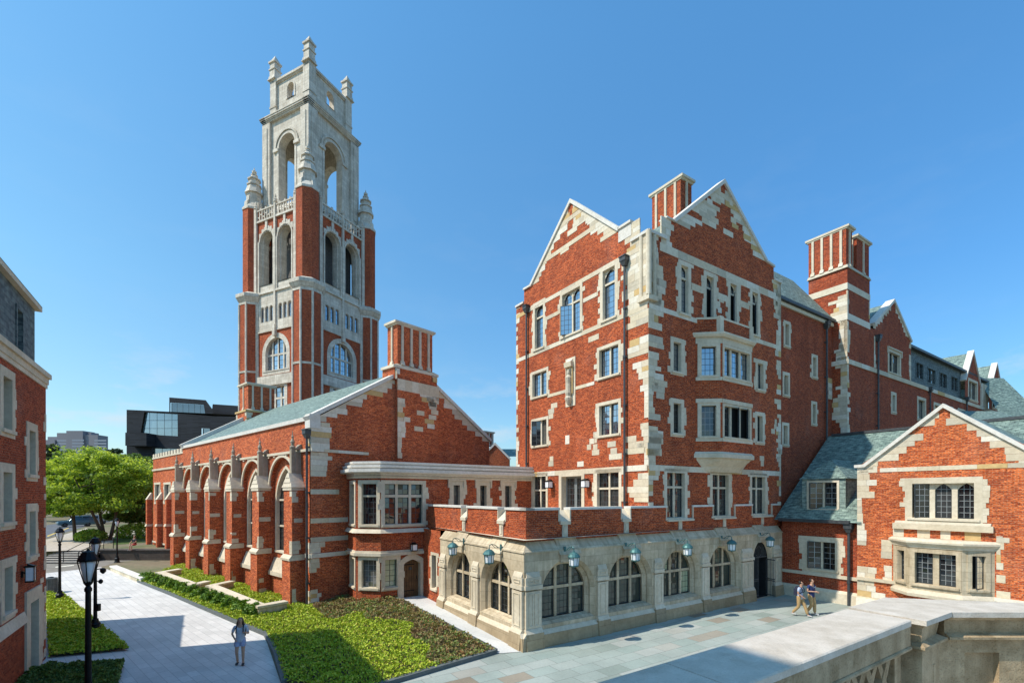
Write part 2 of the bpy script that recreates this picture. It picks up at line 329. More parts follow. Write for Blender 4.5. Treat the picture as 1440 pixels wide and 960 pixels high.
def window(bld, F, u0, u1, z0, z1, cols=2, rows=(), arch=None, rise=0.0, sur=.17, depth=.2, proud=.03, glass=None, mull=.1, tooth=.6, sill=True,
           cells=(.27, .3), smat=None, name='window', hole=True, heads=None, hood=False, cas=True, wbase=0.0, ajar=()):
    glass = glass or GL_D; smat = smat or TRIM
    if u1 < u0: u0, u1 = u1, u0
    uc, a = (u0 + u1) / 2, (u1 - u0) / 2; zs = z1 - rise
    top = lambda u: z1 if not arch else zs + rise * hshape(arch, (u - uc) / a)
    inner = aloop(u0, u1, z0, zs, rise, arch) if arch else rloop(u0, u1, z0, z1)
    outer = aloop(u0, u1, z0, zs, rise, arch, sur, sur * .9) if arch else rloop(u0, u1, z0, z1, sur, sur * .9)
    if hole: F.holes.append(aloop(u0, u1, z0, zs, rise, arch, .03, .03) if arch else rloop(u0, u1, z0, z1, .03))
    w0 = wbase; wg = w0 - depth
    mb = MB(); cw = (u1 - u0 - mull * (cols - 1)) / cols
    zrows = [z0] + [z0 + (z1 - z0) * r for r in rows] + [z1]
    for i in range(1, cols):
        um = u0 + i * cw + (i - .5) * mull
        mb.fbox(F, um - mull / 2, um + mull / 2, z0, top(um) + .01, wg - .02, wg + .1, .3)
    for zr in zrows[1:-1]:
        hw = a
        if arch and zr > zs:
            for k in range(100):
                if zs + rise * hshape(arch, k / 100) < zr: hw = a * k / 100; break
        mb.fbox(F, uc - hw, uc + hw, zr - mull / 2, zr + mull / 2, wg - .02, wg + .09, .3)
    if heads:                                                        # cusped heads in stone
        for i in range(cols):
            a0 = u0 + i * (cw + mull); zz = zrows[-1]; hh = cw * .62
            arc = aloop(a0, a0 + cw, zz - hh - .25, zz - hh, hh * .95, heads, 0, 0, 10)[2:]
            for q in range(len(arc) - 1):
                (x1, y1), (x0, y0) = arc[q], arc[q + 1]
                mb.add([F.P(x0, y0, wg + .07), F.P(x1, y1, wg + .07), F.P(x1, zz, wg + .07), F.P(x0, zz, wg + .07)], [(0, 1, 2, 3)], .3)
    if not mb.v: mb.fbox(F, u0, u1, z0 - .02, z0 + .03, wg - .02, wg + .06, .3)
    wo = mb.build(name, smat, bld)
    sb = MB()
    if sur > 0:
        sb.ring(F, outer, inner, w0 - .02, w0 + proud, wg - .02, rnd=False, r=random.random())
        if tooth and not arch or tooth and arch:
            z = z0 - sur * .5
            zt = zs if arch else z1 + sur
            while z < zt - .1:
                h = random.uniform(.22, .34)
                for sgn, ue in ((-1, u0 - sur), (1, u1 + sur)):
                    if random.random() < tooth:
                        e = ue + sgn * random.uniform(.06, .24); sb.fbox(F, ue, e, z, min(z + h, zt), w0 - .02, w0 + proud - .005)
                z += h + .006
        if sill: sb.fbox(F, u0 - sur * .7, u1 + sur * .7, z0 - .12, z0 - .015, w0, w0 + proud + .06)
        if hood:
            sb.fbox(F, u0 - sur - .12, u1 + sur + .12, z1 + sur + .003, z1 + sur + .11, w0, w0 + .1)
            for sgn, ue in ((-1, u0 - sur), (1, u1 + sur)): sb.fbox(F, ue, ue + sgn * .11, z1 - .15, z1 + sur, w0, w0 + .09)
    else: sb.ring(F, outer, inner, w0, w0 + .003, wg - .02, .5)
    sb.build('stone_surround', smat, wo)
    pb = MB()
    for i in range(cols):
        a0 = u0 + i * (cw + mull); a1 = a0 + cw
        for k in range(len(zrows) - 1):
            b0 = zrows[k] + (mull / 2 if k else 0); b1 = zrows[k + 1] - (mull / 2 if k < len(zrows) - 2 else 0)
            poly = [(a0, b0), (a1, b0)]
            if arch:
                for q in range(9):
                    uu = a1 + (a0 - a1) * q / 8; poly.append((uu, min(b1, max(b0, top(uu)))))
                if max(p[1] for p in poly) - b0 < .08: continue
            else: poly += [(a1, b1), (a0, b1)]
            nc, nr = max(1, round(cw / cells[0])), max(1, round((b1 - b0) / cells[1]))
            pb.face([F.P(x, y, wg) for x, y in poly], random.random(), 0, [((x - a0) / cw * nc, (y - b0) / max(.1, b1 - b0) * nr) for x, y in poly])
            if cas:
                t = .035
                tl, tr = (min(b1, top(a0)), min(b1, top(a1)))
                if tl > b0 + .1: pb.fbox(F, a0, a0 + t, b0, tl, wg - .01, wg + .03, .5, 1)
                if tr > b0 + .1: pb.fbox(F, a1 - t, a1, b0, tr, wg - .01, wg + .03, .5, 1)
                pb.fbox(F, a0 + t, a1 - t, b0, b0 + t, wg - .01, wg + .03, .5, 1)
                if not arch or top((a0 + a1) / 2) > b1: pb.fbox(F, a0 + t, a1 - t, b1 - t, b1, wg - .01, wg + .03, .5, 1)
    for i in ajar:                                                   # a casement pushed open
        a0 = u0 + i * (cw + mull); a1 = a0 + cw; k = 0; b0 = zrows[0]; b1 = zrows[1] - (mull / 2 if len(zrows) > 2 else 0)
        G = Face(F.P(a1, 0, wg + .05), V(F.d) * -.82 + V(F.n) * .57); G = Face(G.O, G.d)
        nc, nr = max(1, round(cw / cells[0])), max(1, round((b1 - b0) / cells[1]))
        q = [(0, b0), (cw, b0), (cw, b1), (0, b1)]
        pb.face([G.P(x, y, 0) for x, y in q], .3, 0, [(x / cw * nc, (y - b0) / (b1 - b0) * nr) for x, y in q])
        for x0_, x1_, y0_, y1_ in ((0, .04, b0, b1), (cw - .04, cw, b0, b1), (.04, cw - .04, b0, b0 + .04), (.04, cw - .04, b1 - .04, b1)): pb.fbox(G, x0_, x1_, y0_, y1_, -.015, .015, .5, 1)
        pb.face([F.P(x, y, wg + .035) for x, y in ((a0 + .04, b0 + .04), (a1 - .04, b0 + .04), (a1 - .04, b1 - .04), (a0 + .04, b1 - .04))], .5, 2)
    pb.build('pane', [glass, FRAME, INSIDE], wo)
    return wo
def pwin(bld, F, xl, xr, yt, yb, **k):                               # glass corners sighted at the left jamb
    dep = k.get('depth', .2) + k.get('wbase', 0) * -1
    u0, z1 = F.px(xl, yt, 0); _, z0 = F.px(xl, yb, 0); u1 = F.u(xr, 0)
    return window(bld, F, u0, u1, z0, z1, **k)
def wall(bld, F, outline, mat=None, name='wall', w=0.0, holes=None):
    mb = MB(); mb.fpoly(F, outline, F.holes if holes is None else holes, w, .5); return mb.build(name, mat or BRICK, bld)
class Col:                                             # each run of stones becomes a part of its own
    def __init__(s, bld, mat, nm='dressed_stone'): s.b, s.m, s.nm = bld, mat, nm
    def one(s, name, f):
        m = MB(); f(m)
        if m.v:
            for q in m.split(): q.build(name, s.m, s.b)
    def fbox(s, *a, **k): s.one(s.nm, lambda m: m.fbox(*a, **k))
    def wedge(s, *a, **k): s.one(s.nm, lambda m: m.wedge(*a, **k))
    def fprism(s, *a, **k): s.one(s.nm, lambda m: m.fprism(*a, **k))
    def hexa(s, *a, **k): s.one(s.nm, lambda m: m.hexa(*a, **k))
    def build(s, *a): pass
def runs(name):
    def deco(fn):
        def g(mb, *a, **k):
            if isinstance(mb, Col): return mb.one(name, lambda m: fn(m, *a, **k))
            return fn(mb, *a, **k)
        return g
    return deco
def sblock(mb, F, u0, u1, z0, z1, w, m=.16):
    a, b = min(u0, u1), max(u0, u1)
    for h in F.holes:
        ha, hb = min(p[0] for p in h) - m, max(p[0] for p in h) + m; hc, hd = min(p[1] for p in h) - m, max(p[1] for p in h) + m
        if b > ha and a < hb and z1 > hc and z0 < hd:
            if a < ha - .12 and b < hb + 1: b = ha
            elif b > hb + .12: a = hb
            else: return
    mb.fbox(F, a, b, z0, z1, -.05, w)
@runs('quoin')
def quoin(mb, F, u, s, z0, z1, wmin=.25, wmax=.8, ch=.3, gap=.12, w=.014):
    z = z0; prev = .5
    while z < z1 - .05:
        h = min(ch * random.choice((.75, 1, 1, 1.15)), z1 - z)
        if random.random() > gap:
            prev = min(1, max(0, prev + random.uniform(-.5, .5))); L = wmin + (wmax - wmin) * prev * random.uniform(.6, 1)
            if L > .55 and random.random() < .6:
                c = random.uniform(.4, .6) * L; sblock(mb, F, u, u + s * (c - .004), z, z + h - .008, w); sblock(mb, F, u + s * (c + .004), u + s * L, z, z + h - .008, w)
            else: sblock(mb, F, u, u + s * L, z, z + h - .008, w)
        z += h
@runs('gable_stone')
def rake(mb, F, a, b, s, wmin=.2, wmax=1.0, ch=.3, gap=.08, w=.014):   # stone steps under a gable rake
    (ua, za), (ub, zb) = a, b; z = za
    while z < zb - .1:
        h = min(ch * random.choice((.8, 1, 1.1)), zb - z)
        f0 = (z - za) / (zb - za); f1 = (z + h - za) / (zb - za); e0 = ua + (ub - ua) * f0; e1 = ua + (ub - ua) * f1
        if random.random() > gap:
            L = min(random.uniform(wmin, wmax) + abs(e1 - e0), abs(ub - e1) * 1.5)
            if L < .08: break
            mb.fprism(F, [(e0, z), (e0 + s * L, z), (e0 + s * L, z + h - .008), (e1, z + h - .008)], -.03, w)
        z += h
@runs('stone_patch')
def patch(mb, F, u, z, rows=3, wid=.7, ch=.3, w=.014):
    for k in range(rows):
        uu = u + random.uniform(-.25, .25); L = wid * random.uniform(.5, 1.1)
        sblock(mb, F, uu - L / 2, uu + L / 2, z + k * ch, z + (k + 1) * ch - .008, w)
@runs('gable_stone')
def infill(mb, F, za, zb, ua, ub, prob=.6, ch=.3, w=.016):     # random stones filling a gable field; ua, ub give its edges at height z
    z = za
    while z < zb - .2:
        h = ch * random.choice((.8, 1, 1)); u, e = ua(z + h), ub(z + h)
        while u < e - .15:
            L = min(random.uniform(.35, 1.1), e - u)
            if random.random() < prob: sblock(mb, F, u, u + L - .008, z, z + h - .008, w)
            u += L
        z += h
@runs('string_course')
def band(mb, F, u0, u1, z0, z1, w=.02, L=1.1):
    if u1 < u0: u0, u1 = u1, u0
    u = u0
    while u < u1 - .02:
        e = min(u1, u + L * random.uniform(.6, 1.3)); mb.fbox(F, u, e - .006, z0, z1, -.05, w); u = e
@runs('gable_coping')
def coping(mb, F, pts, w0, w1, t=.16, below=.02, r=.5):
    if pts[0][0] > pts[-1][0]: pts = pts[::-1]
    n = len(pts); N = []
    for i in range(n):
        a = pts[max(0, i - 1)]; b = pts[i]; c = pts[min(n - 1, i + 1)]
        v1 = V((b[0] - a[0], b[1] - a[1], 0)) if i else V((c[0] - b[0], c[1] - b[1], 0)); v2 = V((c[0] - b[0], c[1] - b[1], 0)) if i < n - 1 else v1
        n1 = V((-v1.y, v1.x, 0)).normalized(); n2 = V((-v2.y, v2.x, 0)).normalized(); m = (n1 + n2).normalized(); N.append(m / max(.3, m.dot(n1)))
    for i in range(n - 1):
        p, q, a, b = pts[i], pts[i + 1], N[i], N[i + 1]
        mb.fprism(F, [(p[0] - a.x * below, p[1] - a.y * below), (q[0] - b.x * below, q[1] - b.y * below), (q[0] + b.x * t, q[1] + b.y * t), (p[0] + a.x * t, p[1] + a.y * t)], w0, w1, r)
def downpipe(bld, F, u, z0, z1, w=.14, r=.06, hopper=True, name='downpipe'):
    mb = MB(); mb.tube(F.P(u, z0, w), F.P(u, z1, w), r, n=10)
    z = z0 + 1.2
    while z < z1 - .3: mb.tube(F.P(u, z, w), F.P(u, z + .1, w), r * 1.35, n=10); mb.fbox(F, u - .1, u + .1, z + .02, z + .08, 0, w - .03); z += 2.4
    if hopper:
        P = F.P; a = .17
        mb.hexa([P(u - .09, z1, w + .09), P(u + .09, z1, w + .09), P(u + .09, z1, 0), P(u - .09, z1, 0), P(u - a, z1 + .22, w + .16), P(u + a, z1 + .22, w + .16), P(u + a, z1 + .22, 0), P(u - a, z1 + .22, 0)])
        mb.fbox(F, u - a - .02, u + a + .02, z1 + .222, z1 + .42, 0, w + .18); mb.fbox(F, u - a - .05, u + a + .05, z1 + .423, z1 + .48, 0, w + .21)
    return mb.build(name, LEAD, bld)
def chimney(bld, P, dl, ll, dr, lr, z0, z1, nl=1, nr=3, base=None, name='chimney'):
    P = V((P.x, P.y, 0)); mb = MB(); q = [P, P + dr * lr, P + dr * lr + dl * ll, P + dl * ll]
    up = lambda z, e=0.0: [p + V((0, 0, z)) + ((p - (q[0] + q[2]) / 2).normalized() * e * 1.414) for p in q]
    mb.hexa(up(z0) + up(z1), .5); c = mb.build(name, BRICK, bld)
    cb = MB(); cb.hexa(up(z1 + .002, .06) + up(z1 + .1, .1)); cb.hexa(up(z1 + .101, .16) + up(z1 + .24, .16)); cb.build('chimney_cap', TRIM, c)
    rb = MB(); FR, FL = Face(P, dr), Face(P + dl * ll, -dl)
    for F, L, n in ((FR, lr, nr), (FL, ll, nl)):
        for i in range(n):
            u = L * (i + .5 + (.0 if n > 1 else 0)) / n if n != 1 else L / 2
            rb.fbox(F, u - .075, u + .075, z0 + .25, z1, -.02, .075); rb.wedge(F, u - .13, u + .13, z0, z0 + .25, .16, .075, -.02)
    rb.build('chimney_rib', TRIM, c)
    if base is not None:
        bb = MB(); bb.hexa(up(base, .22) + up(z0 - .25, .22), .5); b2 = bb.build('chimney_base', BRICK, c)
        sb = MB(); sb.hexa(up(z0 - .25 + .002, .3) + up(z0 - .08, .3)); sb.hexa(up(z0 - .079, .26) + up(z0 + .02, .08))
        for F, L in ((FR, lr), (FL, ll)):
            Fq = F.off(.22); quoin(sb, Fq, -.22, 1, base, z0 - .3, .2, .6); quoin(sb, Fq, L + .22, -1, base, z0 - .3, .2, .6)
        sb.build('chimney_trim', QUOIN, c)
    return c
def roof(bld, polys, mat=None, name='roof', th=.0):
    mb = MB()
    for p in polys: mb.face([V(x) for x in p], .5)
    return mb.build(name, mat or SLATE, bld)
uR, uL = dirn(56.6), dirn(-33.4)
SUN_AZ, SUN_EL = 72.0, 51.5
# ------------------------------------------------------------------ arcaded stone cloister in front
C0 = gp(737, 914); AR, AL = Face(C0, uR), Face(C0, -uL)
clo = thing('arcade_building', 'low limestone arcade with brick parapet, lanterns over its arches, at the corner of the patio', 'building', C0)
AT, AB_, AS = 5.30, 4.08, 3.72                       # parapet top, brick bottom, foot of the weathering
UE = AR.u(1100); ULE = -9.8
st = MB(); tr = MB(); pl = MB(); SB = .3
AK = 'round'
def arch_bay(F, uc, half, gate=False):
    z0 = 0.0 if gate else .82; zs, rise = 2.02, 1.33
    st = MB()
    L0 = aloop(uc - half, uc + half, z0, zs, rise, AK); n = len(L0)
    if gate: L0 = aloop(uc - half, uc + half, .01, zs, rise, AK)
    F.holes.append(L0)
    e = .13; L1 = aloop(uc - half + e, uc + half - e, z0 + (.1 if not gate else 0.01), zs, rise - e, AK); L2 = aloop(uc - half + 2 * e, uc + half - 2 * e, z0 + (.16 if not gate else .01), zs, rise - 2 * e, AK)
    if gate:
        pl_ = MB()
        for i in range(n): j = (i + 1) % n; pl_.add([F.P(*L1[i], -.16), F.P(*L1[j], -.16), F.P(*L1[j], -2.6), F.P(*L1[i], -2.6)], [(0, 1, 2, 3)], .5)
        pl_.build('passage_shade_lining', INSIDE, clo)  # near-black lining stands in for the shade inside the gateway
    for A, B, wa, wb in ((L0, L1, 0, -.16),) if gate else ((L0, L1, 0, -.16), (L1, L1, -.16, -.24), (L1, L2, -.24, -.38), (L2, L2, -.38, -.6)):
        for i in range(n):
            j = (i + 1) % n; st.add([F.P(*A[i], wa), F.P(*A[j], wa), F.P(*B[j], wb), F.P(*B[i], wb)], [(0, 1, 2, 3)], .4)
    st.build('arch_molding', ASHLAR, clo)
    if not gate:
        window(clo, F, uc - half + 2 * e, uc + half - 2 * e, z0 + .16, zs + rise - 2 * e, cols=3, rows=(.56,), arch=AK, rise=rise - 2 * e, sur=0, depth=.12, wbase=-.38, hole=False, glass=GL_G if F is AR else GL_D, mull=.12, cells=(.2, .27), smat=ASHLAR)
    # sloped cap block over the crown, slender stone and notch in the parapet
    cap = MB(); cap.wedge(F, uc - .56, uc + .56, AS - .2, AB_ + .1, .13, -.26, -.35); cap.fbox(F, uc - .5, uc + .5, AS - .5, AS - .201, -.02, .1); cap.build('arch_cap', ASHLAR, clo)
    return uc
def centre(F, xa, xb): return (F.u(xa) + F.u(xb)) / 2
AC = [centre(AR, 762, 836), centre(AR, 852, 917), centre(AR, 931, 985), centre(AR, 996, 1042)]
pitch = (AC[3] - AC[0]) / 3; AC = [AC[0] + pitch * i for i in range(4)]; half = 1.40; halfL = 1.28
GC = AR.u(1072)
LC = [centre(AL, 675, 722), centre(AL, 628, 664)]
print('arcade', AC, pitch, GC, UE, LC, AL.u(605), AL.u(617))
for u in AC: arch_bay(AR, u, half)
arch_bay(AR, GC, .98, True)
for u in LC: arch_bay(AL, u, halfL)
def pier(F, u0, u1, pan=True):
    tr, pl = MB(), MB()
    for z0, z1, w in ((.8, 2.22, .10), (2.45, 2.75, .09)):
        tr.fbox(F, u0, u1, z0, z1, -.02, w)
        a, b = u0 + .1, u1 - .1
        if pan and b - a > .2:
            k = 2 if b - a > .5 else 1
            for i in range(k):
                x0 = a + (b - a) * i / k + .03; x1 = a + (b - a) * (i + 1) / k - .03
                for q in ((x0, x1, z0 + .08, z0 + .11), (x0, x1, z1 - .11, z1 - .08), (x0, x0 + .03, z0 + .11, z1 - .11), (x1 - .03, x1, z0 + .11, z1 - .11)): tr.fbox(F, *q, w, w + .025)
    tr.fbox(F, u0 - .04, u1 + .04, 2.285, 2.445, -.02, .13)
    tr.wedge(F, u0 + .05, u1 - .05, 2.755, 2.95, .09, .01, -.02)
    pl.wedge(F, u0 - .05, u1 + .05, 0, .62, .26, .2, -.02); tr.wedge(F, u0 - .02, u1 + .02, .623, .79, .2, .1, -.02); o = pl.build('pier_plinth', PLINTH, clo); tr.build('pier', TRIM, clo)
edges = [.0] + [x for u in AC + [GC] for x in (u - half, u + half)]
edges[-2], edges[-1] = GC - .98, GC + .98
pier(AR, .02, AC[0] - half - .08)
for a, b in zip(AC[:-1], AC[1:]): pier(AR, a + half + .1, b - half - .1)
pier(AR, AC[3] + half + .08, GC - .98 - .08)
pier(AR, GC + 1.06, UE - .3)
pier(AL, LC[0] + halfL + .08, -.02); pier(AL, LC[1] + halfL + .1, LC[0] - halfL - .1); pier(AL, LC[1] - halfL - .75, LC[1] - halfL - .08)
for F, lo, hi in ((AR, -.2, GC - .98), (AL, LC[1] - halfL - .8, .2)):
    pl.wedge(F, lo, hi, 0, .5, .2, .16, -.02); tr.wedge(F, lo, hi, .503, .66, .15, .02, -.02)
zs_ = AS
wallA = MB(); wallA.fpoly(AR, [(0, 0), (UE, 0), (UE, AS), (0, AS)], AR.holes, 0, .4)
ule = LC[1] - halfL - .8
wallA.fpoly(AL, [(ule, 0), (0, 0), (0, AS), (ule, AS)], AL.holes, 0, .4)
wallA.build('arcade_wall', ASHLAR, clo)
tr.build('plinth_molding', TRIM, clo); pl.build('plinth', PLINTH, clo)
wm = MB()
for F, a, b in ((AR, 0, UE), (AL, ule, 0)):
    P = F.P; e0 = 0; e1 = SB if F is AL else 0; e0 = SB if F is AR else 0
    wm.hexa([P(a, AS - .05, .04), P(b, AS - .05, .04), P(b, AS - .05, -.5), P(a, AS - .05, -.5), P(a, AS + .002, .04), P(b, AS + .002, .04), P(b, AS + .002, -.5), P(a, AS + .002, -.5)]); wm.hexa([P(a, AS + .003, .02), P(b, AS + .003, .02), P(b - e1, AS + .003, -.5), P(a + e0, AS + .003, -.5), P(a + e0, AB_, -SB + .01), P(b - e1, AB_, -SB + .01), P(b - e1, AB_, -.5), P(a + e0, AB_, -.5)])
wm.build('weathering', ASHLAR, clo)
AR0, AL0 = AR, AL; CI = C0 - AR.n * SB - AL.n * SB; AR, AL = Face(CI, uR), Face(CI, -uL)
AC2 = [u - SB for u in AC]; LC2 = [u + SB for u in LC]; UE2 = UE - SB; ULE2 = ULE + SB
# parapet with notches
sills = [AR.px(x, y)[1] for x, y in ((937.5, 735), (1002, 732), (1057.5, 730))]
SN = [(AR.u(937), AR.u(974.5)), (AR.u(1002.5), AR.u(1033.5)), (AR.u(1057.5), AR.u(1085.5))]
print('sill notches', SN, sills)
nz = 4.82; cop = Col(clo, WHITE, 'parapet_coping')
top = []
def notch(L, a, b, z): L += [(a, AT), (a, z), (b, z), (b, AT)]
tl = []
for u in AC2[:2]: notch(tl, u - .3, u + .3, nz)
for (a, b) in SN: notch(tl, a, b, 4.72)
nlm = Col(clo, TRIM, 'parapet_notch'); wallP = MB(); wallP.fpoly(AR, [(0, AB_), (UE2, AB_), (UE2, AT)] + tl[::-1] + [(0, AT)], (), 0, .5)
tl2 = []
for u in LC2[::-1]: notch(tl2, u - .3, u + .3, nz)
wallP.fpoly(AL, [(ULE2, AB_), (0, AB_), (0, AT)] + tl2[::-1] + [(ULE2, AT)], (), 0, .5)
wallP.fpoly(AL0, [(ULE, 0), (ule, 0), (ule, AB_), (ULE, AB_)], [rloop(AL0.u(607.5), AL0.u(613.5), 1.0, 2.75, .03)], -.01, .5)
TD = .38
for F, pts in ((AR, [(0, AT)] + tl + [(UE2, AT)]), (AL, [(ULE2, AT)] + tl2 + [(0, AT)])):
    for (a, za), (b, zb) in zip(pts[:-1], pts[1:]):
        if abs(za - AT) < .01 and abs(zb - AT) < .01:
            x0, x1 = (a - .03 if a != 0 else -.05), (b + .03 if b != 0 else .05)
            cop.fbox(F, x0, x1, AT + .001, AT + .1, -TD, .05)
        elif za == zb: wallP.add([F.P(a, za, 0), F.P(b, za, 0), F.P(b, za, -TD), F.P(a, za, -TD)], [(0, 1, 2, 3)])
        else: nlm.fbox(F, a - .03, a + .03, min(za, zb), AT, -TD, .02)
    # back of the parapet
    for a, b in zip(pts[0::4], pts[1::4] if False else pts[1::4]): wallP.add([F.P(a[0], AB_, -TD), F.P(b[0], AB_, -TD), F.P(b[0], AT, -TD), F.P(a[0], AT, -TD)], [(3, 2, 1, 0)])
for F, us in ((AR, AC2[:2]), (AL, LC2)):
    for u in us:
        P = F.P; nlm.hexa([P(u - .27, nz - .12, .09), P(u + .27, nz - .12, .09), P(u + .27, nz, -TD), P(u - .27, nz, -TD), P(u - .27, nz + .02, .09), P(u + .27, nz + .02, .09), P(u + .27, AT - .02, -TD), P(u - .27, AT - .02, -TD)])
        nlm.fbox(F, u - .14, u + .14, AB_ + .12, nz - .12, -.02, .05); nlm.fbox(F, u - .08, u + .08, AB_ + .2, nz - .2, .05, .08)
for (a, b) in SN:
    P = AR.P; nlm.hexa([P(a + .03, 4.62, .12), P(b - .03, 4.62, .12), P(b - .03, 4.62, -TD), P(a + .03, 4.62, -TD), P(a + .03, 4.70, .12), P(b - .03, 4.70, .12), P(b - .03, 4.86, -TD), P(a + .03, 4.86, -TD)])
    m_ = (a + b) / 2; nlm.fbox(AR, m_ - .13, m_ + .13, AB_ + .12, 4.62, -.02, .04)
window(clo, AL0, AL0.u(607.5), AL0.u(613.5), 1.0, 2.75, cols=1, sur=.14, hole=False, wbase=-.01, glass=GL_D)
wallP.build('parapet_wall', BRICK, clo); cop.build('parapet_coping', WHITE, clo); nlm.build('parapet_notch_trim', TRIM, clo)
db = MB(); Q = [AR.P(UE2, 0, -.4), AL.P(ULE2, 0, -.4)]
deck = [C0 + (uL - (-uR)) * .0, AR.P(UE2, 0, 0), AR.P(UE2, 0, -9.8), AL.P(ULE2, 0, 0)]
db.face([V((p.x, p.y, AB_ + .1)) for p in deck], .5); db.build('roof_terrace', TRIM, clo)
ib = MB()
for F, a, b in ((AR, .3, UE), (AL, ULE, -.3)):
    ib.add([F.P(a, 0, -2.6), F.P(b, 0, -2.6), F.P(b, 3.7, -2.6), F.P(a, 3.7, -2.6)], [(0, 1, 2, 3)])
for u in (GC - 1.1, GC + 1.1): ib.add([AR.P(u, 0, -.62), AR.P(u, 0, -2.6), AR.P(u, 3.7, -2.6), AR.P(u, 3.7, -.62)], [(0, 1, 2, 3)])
ib.build('inner_wall', INSIDE, clo)  # near-black colour carries the shade behind the arches and gate
AR, AL = AR0, AL0
# iron gate standing ajar in the last arch
gt = MB(); GF = AR.off(-.22); g0, g1 = GC - .83, GC + .83
for i in range(13):
    u = g0 + (g1 - g0) * i / 12; zt = 2.02 + 1.18 * hshape('round', (u - GC) / .85)
    if i < 7: gt.tube(GF.P(u, .06, 0), GF.P(u, max(1.9, zt), 0), .014, n=6)
for z in (.12, .95, 1.05, 2.3): gt.fbox(GF, g0, GC, z, z + .045, -.015, .015)
gt.fbox(GF, g0, g1, 2.3, 2.345, -.018, .018)
for i in range(7, 13):
    u = g0 + (g1 - g0) * i / 12; gt.tube(GF.P(u, 2.3, 0), GF.P(u, 2.02 + 1.18 * hshape('round', (u - GC) / .85), 0), .014, n=6)
GO = Face(GF.P(g1 - .02, 0, 0), V(uL) * -.93 - V(uR) * .37)
for i in range(7): gt.tube(GO.P(.7 * i / 6, .06), GO.P(.7 * i / 6, 2.2 + .1 * i / 6), .014, n=6)
for z in (.12, .95, 1.05, 2.15): gt.fbox(GO, 0, .7, z, z + .045, -.015, .015)
for k in range(18):
    t = k / 18 * 2 * math.pi; gt.tube(GF.P(GC + .3 * math.cos(t), 2.65 + .3 * math.sin(t)), GF.P(GC + .3 * math.cos(t + .35), 2.65 + .3 * math.sin(t + .35)), .014, n=5)
gt.build('gate', m_plain('worn_gate_iron', (.10, .105, .11), .45, .2), clo)
# ------------------------------------------------------------------ tall twin-gabled block
PB = AR.off(-.35).P(AR.off(-.35).u(912), 0); BR, BL = Face(PB, uR), Face(PB, -uL)
blk = thing('gabled_brick_building', 'tall red brick block with two stone trimmed gables and pale corner stones, behind the arcade', 'building', PB)
ul = BL.u(726); ur = BR.u(1098)
zc = BL.px(912, 326)[1]
print('block', ul, ur, zc)
gl = BL.pts([(888, 337.5), (888, 312), (870, 325), (803, 285), (747.5, 402), (737, 408), (737, 425), (727, 432)])
gl = [(0, zc), (gl[0][0], zc - .02), (gl[1][0], gl[1][1]), (gl[2][0], gl[2][1]), gl[3], gl[4], gl[5], gl[6], (ul, gl[7][1])]
gr_ = BR.pts([(1098, 398.5), (1088, 395), (1088, 376), (1076, 367.5), (1017.5, 258), (948.7, 312.5), (936, 306), (936, 323)])
gr_ = [(ur, gr_[0][1]), (gr_[1][0], gr_[0][1]), gr_[2], gr_[3], gr_[4], gr_[5], gr_[6], (gr_[7][0], zc), (0, zc)]
T_ = dict(glass=GL_B)
# left elevation
for xl, xr, yt, yb, c, h in ((752.5, 764, 431, 491.7, 1, 'point'), (791, 816, 415.5, 474, 2, 'point'), (848, 865, 382, 451, 1, 'point')):
    pwin(blk, BL, xl, xr, yt, yb, cols=c, rows=(.72,), heads='point', sur=.2, glass=GL_B, ajar=(0,) if c == 2 else ())
for xl, xr, yt, yb, g, aj in ((749, 769, 527, 559, GL_B, ()), (843, 870, 493, 531.5, GL_B, ()), (750, 769, 593, 627, GL_D, (0,)), (843, 870, 571, 612.5, GL_B, ())):
    pwin(blk, BL, xl, xr, yt, yb, cols=2, sur=.17, glass=g, ajar=aj)
for xl, xr, yt in ((749.5, 768, 669), (840, 870.5, 665)): pwin(blk, BL, xl, xr, yt, 722, cols=2, rows=(.62,), sur=.18, glass=GL_D)
# french door
fu0, fz1 = BL.px(790, 670); fu1 = BL.u(818); fz0 = 4.3
BL.holes.append(rloop(fu0, fu1, fz0, fz1, .03))
fd = MB(); fw = -.35
for a, b in ((fu0, (fu0 + fu1) / 2 - .01), ((fu0 + fu1) / 2 + .01, fu1)):
    for q in ((a, a + .09, fz0, fz1), (b - .09, b, fz0, fz1), (a + .09, b - .09, fz1 - .1, fz1), (a + .09, b - .09, fz0, fz0 + .3)): fd.fbox(BL, *q, fw - .03, fw + .03)
fdo = fd.build('french_door', DOORGREY, blk)
fp = MB(); fp.face([BL.P(x, y, fw) for x, y in rloop(fu0, fu1, fz0, fz1)], .5, 0, [(0, 0), (6, 0), (6, 8), (0, 8)]); fp.build('pane', GL_D, fdo)
fs = MB(); fs.ring(BL, rloop(fu0, fu1, fz0, fz1, .24, 0), rloop(fu0, fu1, fz0, fz1, 0, 0), -.02, .035, fw, .5); fs.build('stone_surround', TRIM, fdo)
